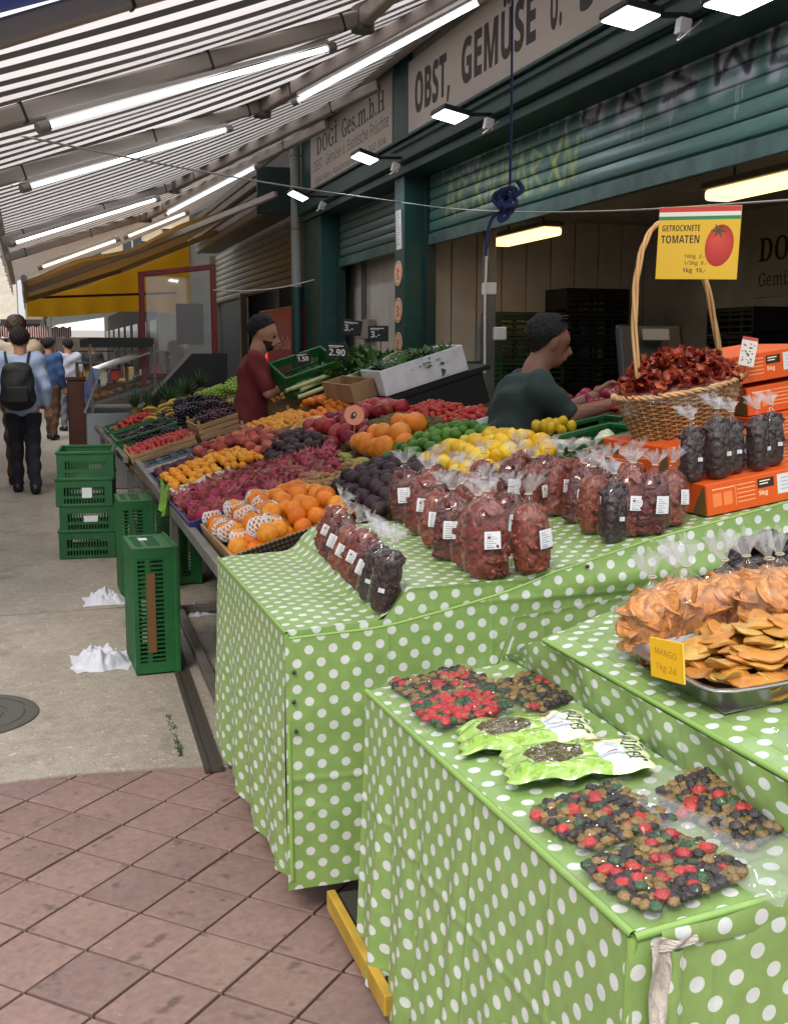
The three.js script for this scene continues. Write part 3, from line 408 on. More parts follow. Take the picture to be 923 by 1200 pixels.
{
  const t = thing('trestle_table', 'two-tier table hidden under the polka-dot cloth with olive packs', 'table', [0, 0, 0]);
  part(t, 'tabletop', bar([0.76, LY(0.76) - 0.015, -1.85], [2.36, LY(2.36) - 0.015, -1.85], 1.1, 0.02), woodD);
  for (const [x, z] of [[0.78, -2.38], [0.78, -1.32], [2.3, -2.38], [2.3, -1.32]]) part(t, 'leg', bb(x - 0.02, x + 0.02, 0, LY(x) - 0.03, z - 0.02, z + 0.02, 0.004), steel);
  part(t, 'riser', bar([1.13, LY(1.13) + 0.045, -1.78], [2.34, LY(2.34) + 0.045, -1.78], 0.9, 0.08), woodD);
  const c = thing('tablecloth', 'green polka-dot oilcloth over the two-tier table with olive packs', 'tablecloth', [0, 0, 0]);
  const n = (a, b, k) => 0.012 * (fbm(a * 7 + k, b * 7, k, 3) - 0.5);
  const xl = (z) => 0.735 + 0.03 * (z + 2.44) / 1.18;
  part(c, 'lower_top', grid(24, 50, (u, v) => { const z = lerp(-2.45, -1.262, v), x = lerp(xl(z), 1.1, u); return [x, LY(x) + 0.002 + n(x, z, 2) * (u > 0.05 ? 1 : 0.3) + 0.012 * smooth(0.92, 1, u), z, cu(x), cv(z)]; }), cloth);
  part(c, 'step_face', grid(60, 8, (u, v) => { const z = lerp(-2.45, -1.258, u); const h = smooth(-2.45, -2.22, z); return [1.1 + 0.012 * Math.sin(z * 23) * Math.sin(v * 3.1) + 0.022 * (1 - v) - 0.02, lerp(LY(1.1) + 0.012, lerp(LY(1.1) + 0.03, UY(1.1), h), v), z, cv(z) + 0.3, cu(v * 0.125)]; }), cloth);
  part(c, 'upper_top', grid(40, 40, (u, v) => { const x = lerp(1.098, 2.4, u), z = lerp(-2.36 + 0.1 * smooth(0.2, 0, u), -1.258, v); return [x, UY(x) + n(x, z, 6) - (u < 0.01 ? 0.004 : 0), z, cu(x) + 0.4, cv(z)]; }), cloth);
  part(c, 'back_drape', grid(40, 10, (u, v) => { const x = lerp(0.74, 2.4, u); const yt = x < 1.1 ? LY(x) : UY(x); return [x, lerp(yt, 0.1, v), -2.455 + 0.004 * Math.sin(x * 20) * v, cu(x), cv(v)]; }), cloth);
  part(c, 'side_drape', grid(110, 40, (u, v) => { const z = lerp(-2.45, -1.262, u); const y = lerp(LY(0.735) + 0.002, 0.02 + 0.01 * Math.sin(u * 17), v); const pl = smooth(0.9, 0.2, u); const f = (0.016 * Math.sin(u * 46) + 0.008 * Math.sin(u * 83 + 1)) * v * pl + 0.01 * Math.sin(u * 9) * v; return [xl(z) - 0.004 - 0.03 * v + f, y, z - 0.03 * v * (1 - u), cu(z), cv(y)]; }), cloth);
  part(c, 'front_drape', grid(90, 30, (u, v) => { const x = lerp(0.752, 2.4, u); const yt = x < 1.098 ? LY(x) : lerp(LY(1.1), UY(x), smooth(1.098, 1.12, x)); const y = lerp(yt, 0.02, v); return [x - 0.03 * v, y, -1.258 + 0.01 * Math.sin(x * 22) * v + n(x, y, 8) + 0.01 * smooth(0, 0.05, v), cu(x) + 0.1, cv(y) + 0.2]; }), cloth);
  part(c, 'rolled_fold', grid(18, 20, (u, v) => { const a = lerp(-2.6, 2.6, u), r = 0.0125; return [0.817 + r * Math.sin(a) - 0.006 * v, lerp(0.705, 0.02, v), -1.243 + r * Math.cos(a), cu(0.817 + r * a) + 0.1, cv(lerp(0.7, 0.02, v)) + 0.13]; }), cloth);
  part(c, 'front_flap', grid(50, 6, (u, v) => { const x = lerp(0.8, 1.6, u); const d = lerp(0.022, 0.045, Math.abs(Math.sin(u * 5))); const yt = x < 1.098 ? LY(x) : lerp(LY(1.1), UY(x), smooth(1.098, 1.12, x)); return [x, yt + 0.003 - v * d, -1.246 + 0.012 * v * (1 - v) + 0.004 * Math.sin(x * 30), cu(x) + 0.35, cv(yt - v * d) + 0.6]; }), cloth);
  part(c, 'edge_fold', merge([tube([[0.731, LY(0.735) + 0.001, -2.452], [0.745, LY(0.75) + 0.001, -1.86], [0.762, LY(0.765) + 0.001, -1.26]], 0.007, 40, 8), tube([[0.762, LY(0.765), -1.257], [0.93, LY(0.93), -1.256], [1.09, LY(1.09), -1.256]], 0.007, 20, 8), tube([[1.09, LY(1.09), -1.256], [1.1, UY(1.1) - 0.004, -1.256]], 0.007, 8, 8), tube([[1.1, UY(1.1) - 0.004, -2.25], [1.1, UY(1.1) - 0.004, -1.257]], 0.007, 20, 8), tube([[1.1, UY(1.1) - 0.004, -1.256], [2.4, UY(2.4) - 0.004, -1.256]], 0.007, 20, 8), tube([[0.76, LY(0.765), -1.259], [0.748, 0.4, -1.255], [0.733, 0.02, -1.252]], 0.008, 20, 8)]), clothEdge);
  part(c, 'tape_strip', grid(8, 30, (u, v) => { const y = lerp(0.722, 0.1, v); const w = 0.026 * (1 + 0.3 * Math.sin(v * 14) - 0.25 * v); return [0.789 + (u - 0.5) * w + 0.004 * Math.sin(v * 9), y + (v < 0.02 ? 0.001 : 0), -1.238 + 0.006 * Math.sin(u * 6 + v * 20) + 0.004 * Math.sin(v * 37), u, v * 6]; }), M('tape', null, 0.35, { map: mottle(0xb3aca2, 0.18, 8, 27), bumpMap: bumpT, bumpScale: 0.004, side: THREE.DoubleSide }));
  part(c, 'tape_strip', grid(10, 6, (u, v) => [lerp(0.775, 0.85, u), LY(0.8) - 0.004 - 0.02 * v * (1 - 0.4 * u) + 0.003 * Math.sin(u * 8), -1.236 + 0.003 * Math.sin(u * 11 + v * 4), u, v]), M('tape', null));
}
// ---------------------------------------------------------------- clear film
const film = M('film', 0xffffff, 0.02, { transmission: 0.99, thickness: 0, side: THREE.DoubleSide, ior: 1.5, specularIntensity: 0.7 });
const filmPack = M('filmPack', 0xffffff, 0.03, { transmission: 0.99, thickness: 0, side: THREE.DoubleSide, ior: 1.45, specularIntensity: 0.35 });
const milky = M('filmMilky', 0xf6f6f8, 0.08, { transmission: 0.88, thickness: 0, side: THREE.DoubleSide, ior: 1.45, specularIntensity: 0.7 });
// bag with a gathered neck
function bagProto(name, label, cat, group, { w, d, h, tuft, lumpMat, n, lr, flat = 0.6, sd, labelAt, rid = 0.22 }) {
  const t = thing(name, label, cat, [0, -10, 0], null, group); seed = sd;
  const R = (a, y) => { const q = y / h, s = (0.86 + 0.14 * Math.sin(Math.PI * clamp(q * 1.15))) * (q > 0.8 ? 1 - 0.55 * ((q - 0.8) / 0.2) ** 2 : 1) * (q < 0.08 ? 0.8 + 2.5 * q : 1); const k = 1 / (Math.abs(Math.cos(a)) ** 2.6 + Math.abs(Math.sin(a)) ** 2.6) ** (1 / 2.6); return [w / 2 * s * k * Math.cos(a), d / 2 * s * k * Math.sin(a)]; };
  const rg = (x, y, z) => 1 - 2 * Math.abs(fbm(x, y, z, 3) - 0.5), ls = [];
  ls.push(grid(72, 44, (u, v) => { const a = u * 6.2832, y = lerp(0.003, h * 0.99, v), [x, z] = R(a, y), fq = 0.55 / lr; const q = (0.8 + rid * (rg(x * fq + sd, y * fq * 1.1, z * fq) - 0.6)) * (v > 0.9 ? Math.sqrt(Math.max(0, 1 - ((v - 0.9) * 10) ** 2)) : 1); return [x * q, y + (v > 0.9 ? 0.008 * (rg(x * 90, 3, z * 90) - 0.5) : 0), z * q, (x + z) * 9, y * 9]; }));
  for (let i = 0; i < n; i++) { const a = rnd() * 6.283, y = rr(lr * 0.5, h - lr * 0.6), [bx, bz] = R(a, y), k = rr(0.7, 0.78); const g = lump(lr * rr(0.55, 0.95), 1.25, flat * rr(0.5, 1), rr(0.6, 1.2), 0.45, 2.6, sd + i, 0); g.rotateX(rr(0, 6)).rotateY(rr(0, 6)).rotateZ(rr(0, 6)).translate(bx * k, y, bz * k); ls.push(g); }
  part(t, 'contents', merge(ls), lumpMat);
  const facet = (g) => { g = g.toNonIndexed(); g.computeVertexNormals(); return g; };
  const nz = (a, y, k) => rg(Math.cos(a) * 2.2 + k, y * 24 + a * 0.6, Math.sin(a) * 2.2 + k) - 0.55;
  part(t, 'film', facet(grid(34, 20, (u, v) => { const a = u * 6.2832, y = v * h * 0.98, [x, z] = R(a, y); const k = 1.03 + 0.16 * nz(a, y, sd); return [x * k, y + 0.001, z * k, u, v]; })), film);
  const nk = 0.008, top = h * 0.98;
  part(t, 'neck', facet(grid(34, 6, (u, v) => { const a = u * 6.2832, [x, z] = R(a, top); const s = lerp(1.02, 0.1, smooth(-0.2, 1, v)); const f = 1 + (0.08 + 0.4 * v) * Math.sin(a * 9 + sd + 2 * Math.sin(a * 3)) * 0.6; return [x * s * f, top + (v ** 1.2) * tuft * 0.42, z * s * f]; })), film);
  part(t, 'tuft', facet(grid(30, 6, (u, v) => { const a = u * 6.2832; const s = lerp(nk, 0.03, v ** 1.1) * (1 + 0.5 * v * Math.sin(a * 5 + sd + Math.sin(a * 2) * 2) + 0.3 * v * Math.sin(a * 11 + sd)); const lean = 0.018 * v * Math.sin(sd); return [s * Math.cos(a) + lean, top + tuft * (0.42 + 0.75 * v * (0.8 + 0.22 * Math.sin(a * 3 + sd) + 0.12 * Math.sin(a * 7))), s * Math.sin(a) * 0.45 + lean * 0.4]; })), milky);
  part(t, 'tie', new THREE.TorusGeometry(nk * 1.1, 0.002, 5, 12).rotateX(Math.PI / 2), M('tie', 0xa89a80, 0.5), [0, top + tuft * 0.43, 0]);
  if (labelAt) part(t, 'paper_label', grid(6, 4, (u, v) => { const a = -Math.PI / 2 + (u - 0.5) * labelAt[1] / (w / 2) , y = h * labelAt[0] + v * labelAt[2]; const [x, z] = R(-a, y); return [x * 1.17, y, z * 1.17]; }), M('bagLabel', null, 0.6, { map: paint(64, 80, (g) => { g.fillStyle = '#d3d5da'; g.fillRect(0, 0, 64, 80); g.fillStyle = '#7d818a'; for (let i = 0; i < 6; i++) g.fillRect(8, 12 + i * 10, 20 + ((i * 37) % 26), 3); g.fillRect(8, 70, 30, 5); }) }));
  return t;
}
const tomC = [0x6a2a1e, 0x561a15, 0x743422, 0x2a1416].map((h, i) => M('driedTom' + i, null, 0.42, { map: mottle(h, 0.5, 16, 60 + i), bumpMap: bumpT, bumpScale: 0.004 }));
const TG = 'bags of dried tomatoes on the polka-dot table';
const bags = [
  bagProto('tomato_bag', 'x', 'bag', TG, { w: 0.118, d: 0.09, h: 0.19, tuft: 0.06, lumpMat: tomC[0], n: 46, lr: 0.02, sd: 31, labelAt: [0.42, 0.034, 0.042] }),
  bagProto('tomato_bag', 'x', 'bag', TG, { w: 0.112, d: 0.088, h: 0.178, tuft: 0.06, lumpMat: tomC[1], n: 44, lr: 0.019, sd: 57, labelAt: [0.38, 0.036, 0.05] }),
  bagProto('tomato_bag', 'x', 'bag', TG, { w: 0.11, d: 0.09, h: 0.17, tuft: 0.065, lumpMat: tomC[2], n: 44, lr: 0.018, sd: 83, labelAt: [0.4, 0.035, 0.045] }),
];
const darkBag = bagProto('date_bag', 'x', 'bag', 'dark bags standing on the orange date box', { w: 0.082, d: 0.075, h: 0.17, tuft: 0.06, lumpMat: tomC[3], n: 34, lr: 0.016, sd: 17, labelAt: [0.38, 0.014, 0.012] });
const mangoM = [0xd9933f, 0xe2a24c, 0xcf8636].map((h, i) => M('mango' + i, null, 0.42, { map: mottle(h, 0.28, 4, 70 + i), transmission: 0.25, thickness: 0 }));
const mangoBag = bagProto('mango_bag', 'x', 'bag', 'bags of dried mango behind the steel tray', { w: 0.17, d: 0.135, h: 0.135, tuft: 0.085, lumpMat: M('mangoBagFill', null, 0.5, { map: mottle(0xb2763a, 0.4, 7, 75) }), n: 64, lr: 0.03, flat: 0.26, sd: 29, rid: 0.07 });
const protos = [...bags, darkBag, mangoBag]; const usedP = new Set();
function bag(pr, p, ry, label, rx = 0, rz = 0, s = 1) { let o; if (!usedP.has(pr)) { usedP.add(pr); o = pr; setP(o, p, [rx, ry, rz]); } else o = dup(pr, p, [rx, ry, rz]); o.scale.setScalar(s); o.userData.label = label; return o; }
const onT2 = (x, y) => onS(x, y, (X) => T2Y(X) + 0.004);
// the leaning row along the lane side, with a dark bag at its end
[[377, 646], [385, 657], [395, 668], [406, 679], [418, 690]].forEach(([x, y], i) => bag(bags[i % 3], onT2(x, y).add(V(0.01, 0, 0)), -0.75, 'bag of dried tomatoes in the leaning row beside the orange crate', 0.12, -0.34, 0.92));
bag(darkBag, onT2(447, 716), -0.6, 'dark bag of dried fruit closing the leaning row of bags', 0.1, -0.15, 1.05);
bag(darkBag, onT2(432, 703), -0.7, 'dark bag of dried fruit last but one in the leaning row of bags', 0.1, -0.2, 1.0);
const MID = 'bag of dried tomatoes in the middle cluster on the polka-dot cloth', RGT = 'bag of dried tomatoes clustered before the orange date boxes';
[[479, 611, -0.5], [494, 626, -0.45], [511, 641, -0.5], [528, 655, -0.4], [551, 667, -0.35], [505, 604, 0.3], [527, 612, 0.2], [548, 622, 0.1], [566, 634, 0], [590, 645, 0.1], [560, 606, 0.5]].forEach(([x, y, r], i) => bag(bags[(i * 2 + 1) % 3], onT2(x, y), r, MID, rr(-0.06, 0.06), rr(-0.16, 0.08), rr(1.0, 1.1)));
bag(bags[0], onT2(571, 677), -0.15, 'tall bag of dried tomatoes with two labels at the cloth edge', 0, 0.02, 1.15); bag(bags[2], onT2(624, 670), 0.35, 'stout bag of dried tomatoes leaning at the cloth edge', 0, 0.1, 1.15);
[[652, 604, 0.2], [676, 612, -0.3], [697, 624, 0.2], [737, 628, -0.2], [760, 626, 0.1], [784, 616, 0.4], [628, 606, 0.4], [640, 592, 0.1], [664, 592, -0.4], [690, 598, 0.3], [716, 604, 0], [740, 606, 0.2], [612, 592, 0.3], [596, 600, -0.2]].forEach(([x, y, r], i) => bag(bags[i % 3], onT2(x, y), r, RGT, rr(-0.06, 0.06), rr(-0.1, 0.12), rr(0.95, 1.06)));
bag(darkBag, onT2(717, 635), 0.1, 'dark bag of dried fruit among the tomato bags before the date boxes', 0, 0, 1.06);
// ---------------------------------------------------------------- orange date boxes, basket, sign
const TZ = 0.14; // tilt of the raised display
const boxLong = paint(512, 128, (g, w, h) => { g.fillStyle = '#cf4f10'; g.fillRect(0, 0, w, h); g.fillStyle = '#5f5128'; for (const s of [0, 1]) { g.beginPath(); g.moveTo(s * w, 6); g.lineTo(s ? w - 10 : 10, 6); g.lineTo(s ? w - 96 : 60, h); g.lineTo(s * w, h); g.fill(); } g.fillStyle = '#2c2013'; g.fillRect(70, 34, 54, 30); g.fillStyle = '#e8d9c8'; g.fillRect(76, 42, 40, 4); g.fillRect(76, 52, 34, 4); g.fillStyle = '#f2cdb4'; g.font = 'bold 46px sans-serif'; g.save(); g.translate(134, 66); g.scale(0.82, 1); g.fillText('MEDJOOL', 0, 0); g.restore(); g.fillRect(310, 32, 2, 36); for (let i = 0; i < 3; i++) g.fillRect(318, 34 + i * 12, 50, 5); for (let i = 0; i < 2; i++) g.fillRect(70, 84 + i * 12, 250, 4); });
const boxShort = paint(512, 128, (g, w, h) => { g.fillStyle = '#d25413'; g.fillRect(0, 0, w, h); g.fillStyle = 'rgba(244,190,150,0.8)'; g.fillRect(24, 20, 104, 6); for (let i = 0; i < 5; i++) g.fillRect(140, 20 + i * 18, 84, 4); g.fillRect(132, 16, 2, 90); g.fillStyle = 'rgba(244,170,120,0.5)'; g.fillRect(26, 40, 40, 56); g.fillRect(76, 40, 40, 56); g.fillStyle = '#2a1d12'; g.fillRect(236, 16, 78, 40); g.fillStyle = '#efe2d2'; g.fillRect(246, 24, 50, 5); g.fillRect(246, 36, 40, 5); g.font = 'bold 26px sans-serif'; g.fillStyle = '#f3cdb0'; g.fillText('5kg', 240, 86); g.fillStyle = '#cfd3d6'; g.fillRect(330, 12, 176, 84); g.fillStyle = '#8a9095'; for (let i = 0; i < 4; i++) g.fillRect(346, 28 + i * 16, 130 - i * 18, 3); });
const bm = [M('boxLong', null, 0.45, { map: boxLong }), M('boxShort', null, 0.45, { map: boxShort })], orangeC = M('boxOrange', null, 0.5, { map: mottle(0xcc5214, 0.08, 5, 18) });
function dateBox(p, label, L = 0.42, W = 0.4, H = 0.1, ry = 0) { // p: lower near lane-side corner
  const t = thing('date_box', label, 'date box', p, [0, ry, TZ], 'orange date boxes'); part(t, 'body', rbox(W, H, L, 0.004), orangeC, [W / 2, H / 2, -L / 2]);
  part(t, 'long_print', new THREE.PlaneGeometry(L - 0.006, H - 0.006).rotateY(-Math.PI / 2), bm[0], [-0.0015, H / 2, -L / 2]); part(t, 'end_print', new THREE.PlaneGeometry(W - 0.006, H - 0.006), bm[1], [W / 2, H / 2, 0.0015]); return t;
}
const up = (p, d) => p.clone().add(V(-Math.sin(TZ) * d, Math.cos(TZ) * d, 0));
const B1 = V(1.945, T2Y(1.945) + 0.008, -2.87);
dateBox(B1, 'orange date box under the row of dark bags'); dateBox(B1.clone().add(V(-0.03, -0.004, -0.43)), 'orange date box behind the tomato bags, under the MEDJOOL box');
const B2 = up(B1.clone().add(V(-0.02, 0, -0.16)), 0.103); dateBox(B2, 'orange MEDJOOL date box under the wicker basket');
const S0 = V(2.42, T2Y(2.42) + 0.008, -3.32);
['lowest', 'second', 'third', 'topmost'].forEach((s, i) => dateBox(up(S0, 0.103 * i).add(V(i === 3 ? -0.09 : i * 0.004, 0, i === 1 ? 0.03 : 0)), `orange date box, ${s} of the stack beside the wicker basket`));
[[812, 0], [838, 0.2], [861, -0.1], [880, 0.3], [903, 0]].forEach(([x, r], i) => { const X = 1.955 + i * 0.072; const p = up(V(X, B1.y + (X - 1.945) * TZ, -2.95 + (i % 2) * 0.025), 0.103); bag(darkBag, p, r, 'dark bag of dates standing on the orange date box', 0, TZ * 0.5, i === 1 ? 1.12 : 1); });
// basket of dried tomatoes
const BC = up(V(2.11, B2.y + (2.11 - B2.x) * TZ, -3.26), 0.104);
{
  const t = thing('wicker_basket', 'oval wicker basket with tall handle heaped with dried tomatoes', 'basket', BC, [0, 0.12, TZ * 1.3]); t.scale.set(1.1, 0.92, 1.1); const wk = M('wicker', null, 0.65, { map: mottle(0xa87a4a, 0.35, 12, 47), bumpMap: fineT, bumpScale: 0.002 }), wk2 = M('wickerPale', null, 0.6, { map: mottle(0xbf9664, 0.25, 12, 48) });
  const A = (y) => lerp(0.155, 0.205, y / 0.165), Bz = (y) => lerp(0.12, 0.16, y / 0.165); const st = [], ro = []; const N = 34;
  for (let k = 0; k < N; k++) { const a = k / N * 6.2832; st.push(rod([A(0) * Math.cos(a), 0, Bz(0) * Math.sin(a)], [A(0.17) * Math.cos(a), 0.17, Bz(0.17) * Math.sin(a)], 0.0035, 0.0035, 5)); }
  for (let r = 0; r < 19; r++) { const y = 0.006 + r * 0.0085, pts = []; for (let k = 0; k < N * 3; k++) { const a = k / (N * 3) * 6.2832, o = 0.0042 * Math.cos(k / 3 * Math.PI + (r & 1) * Math.PI); pts.push(V((A(y) + o) * Math.cos(a), y + 0.001 * Math.sin(k * 1.7 + r), (Bz(y) + o) * Math.sin(a))); } ro.push(new THREE.TubeGeometry(new THREE.CatmullRomCurve3(pts, true), N * 5, 0.0043, 5, true)); }
  part(t, 'weave', merge(ro), wk); part(t, 'stakes', merge(st), wk2);
  const rim = []; for (let s = 0; s < 3; s++) { const pts = []; for (let k = 0; k < 72; k++) { const a = k / 72 * 6.2832, o = 0.006 * Math.cos(a * 18 + s * 2.1); pts.push(V((A(0.17) + o) * Math.cos(a), 0.172 + 0.006 * Math.sin(a * 18 + s * 2.1), (Bz(0.17) + o) * Math.sin(a))); } rim.push(new THREE.TubeGeometry(new THREE.CatmullRomCurve3(pts, true), 160, 0.006, 6, true)); }
  part(t, 'rim', merge(rim), wk2); part(t, 'bottom', new THREE.CylinderGeometry(1, 1, 0.01, 36).scale(A(0) - 0.004, 1, Bz(0) - 0.004).translate(0, 0.006, 0), wk);
  const hd = []; for (let s = 0; s < 3; s++) { const pts = []; for (let k = 0; k <= 40; k++) { const q = k / 40, a = Math.PI * q; const tw = q * 22 + s * 2.1; const X = 0.015 - 0.16 * Math.cos(a) * (1 - 0.2 * Math.sin(a)), Y = 0.08 + 0.68 * Math.sin(a) ** 0.5; pts.push(V(X + 0.006 * Math.cos(tw), Y, 0.006 * Math.sin(tw))); } hd.push(tube(pts, 0.0052, 90, 6)); } part(t, 'handle', merge(hd), wk2);
  part(t, 'liner_film', grid(60, 4, (u, v) => { const a = u * 6.2832, k = 1.02 + 0.06 * v + 0.05 * v * Math.sin(a * 13); return [(A(0.17)) * k * Math.cos(a), 0.19 - 0.055 * v * (1 + 0.4 * Math.sin(a * 7)), (Bz(0.17)) * k * Math.sin(a)]; }), film);
  seed = 99; const chipG = [0, 1, 2].map((i) => grid(7, 5, (u, v) => { const a = (u - 0.5) * 2, b = (v - 0.5) * 2, r = Math.sqrt(Math.max(0, 1 - 0.35 * (a * a * b * b))); return [0.024 * a * r, 0.011 * a * a + 0.007 * b * b * (i ? 1 : -1) + 0.003 * Math.sin(a * 5 + i), 0.016 * b * r * (1 + 0.2 * Math.sin(a * 4 + i))]; }));
  const chM = [0x7e2416, 0x94351c, 0x641a12, 0xa04a26].map((h, i) => M('chip' + i, null, 0.42, { map: mottle(h, 0.35, 4, 110 + i), side: THREE.DoubleSide, bumpMap: bumpT, bumpScale: 0.003 }));
  t.updateMatrixWorld(); const mound = part(t, 'heap_core', grid(24, 8, (u, v) => { const a = u * 6.2832, q = 1 - v; return [A(0.165) * 0.93 * q * Math.cos(a), 0.15 + 0.11 * (1 - q ** 2.6), Bz(0.165) * 0.93 * q * Math.sin(a)]; }), chM[2]);
  for (let i = 0; i < 290; i++) { const a = rnd() * 6.283, q = Math.sqrt(rnd()) * 1.0; const p = V(A(0.165) * q * Math.cos(a), 0.168 + 0.11 * (1 - q ** 2.6) + rr(-0.004, 0.012), Bz(0.165) * q * Math.sin(a)).applyMatrix4(t.matrixWorld); one('dried_tomato', 'curled piece of dried tomato heaped in the wicker basket', 'dried tomato', pick(chipG), pick(chM), p, [rr(-0.9, 0.9), rr(0, 6.28), rr(-0.9, 0.9)], 'dried tomatoes in the basket', rr(0.8, 1.15)); }
  // sign on the handle
  const sg = paint(512, 480, (g, w, h) => { g.fillStyle = '#d3ab2c'; g.fillRect(0, 0, w, h); g.fillStyle = '#b93a34'; g.fillRect(0, 0, w, 34); g.fillStyle = '#d9d6cc'; g.fillRect(0, 34, w, 28); g.fillStyle = '#2f7d4d'; g.fillRect(0, 62, w, 24); g.fillStyle = '#2a2114'; g.save(); g.font = 'bold 56px sans-serif'; g.translate(22, 160); g.scale(246 / g.measureText('GETROCKNETE').width, 1); g.fillText('GETROCKNETE', 0, 0); g.restore(); g.save(); g.font = 'bold 70px sans-serif'; g.translate(20, 240); g.scale(250 / g.measureText('TOMATEN').width, 1.05); g.fillText('TOMATEN', 0, 0); g.restore();
    g.font = 'bold 34px sans-serif'; g.fillStyle = '#6a5218'; g.fillText('100g  2.-', 176, 340); g.fillText('1/2kg  8.-', 176, 384); g.font = 'bold 38px sans-serif'; g.fillStyle = '#3a2c10'; g.fillText('1kg  15,-', 170, 434);
    const cx = 392, cy = 258; const gr = g.createRadialGradient(cx - 20, cy - 50, 10, cx, cy, 130); gr.addColorStop(0, '#c84b3c'); gr.addColorStop(1, '#a2241f'); g.fillStyle = gr; g.beginPath(); g.ellipse(cx, cy, 88, 138, 0.12, 0, 7); g.fill(); g.fillStyle = '#45461f'; for (let k = 0; k < 6; k++) { g.save(); g.translate(cx - 10, cy - 96); g.rotate(k * 1.05); g.beginPath(); g.moveTo(0, -6); g.quadraticCurveTo(34, -10, 52, 6); g.quadraticCurveTo(24, 8, 0, 6); g.fill(); g.restore(); } });
  const a = onD(763, 328, 3.74), b = onD(858, 327, 3.68), c = onD(770, 244, 3.74); const s = thing('price_sign', 'yellow sign lettered GETROCKNETE TOMATEN hung on the basket handle', 'sign', a.clone().lerp(b, 0.5)); const W = a.distanceTo(b), H = a.distanceTo(c);
  s.rotation.set(0.02, -Math.atan2(b.z - a.z, b.x - a.x), -0.02); part(s, 'card', rbox(W, H, 0.004, 0.001), M('signYellow', 0xc7a12a, 0.5), [0.012, H / 2, 0]); part(s, 'print', new THREE.PlaneGeometry(W - 0.002, H - 0.002), M('tomSign', null, 0.4, { map: sg }), [0.012, H / 2, 0.0032]);
  const pt = paint(128, 192, (g) => { g.fillStyle = '#cfc9c4'; g.fillRect(0, 0, 128, 192); g.fillStyle = '#b04038'; g.fillRect(0, 0, 128, 22); g.fillStyle = '#3a3a36'; for (let i = 0; i < 26; i++) g.fillRect(rr(10, 100), rr(36, 170), rr(6, 20), rr(4, 12)); });
  const q = onD(876, 412, 4.05); one('price_card', 'small white price card standing behind the wicker basket', 'price card', new THREE.BoxGeometry(0.055, 0.1, 0.003), M('whiteCard', null, 0.6, { map: pt }), q, [-0.1, -0.3, -0.2]);
}
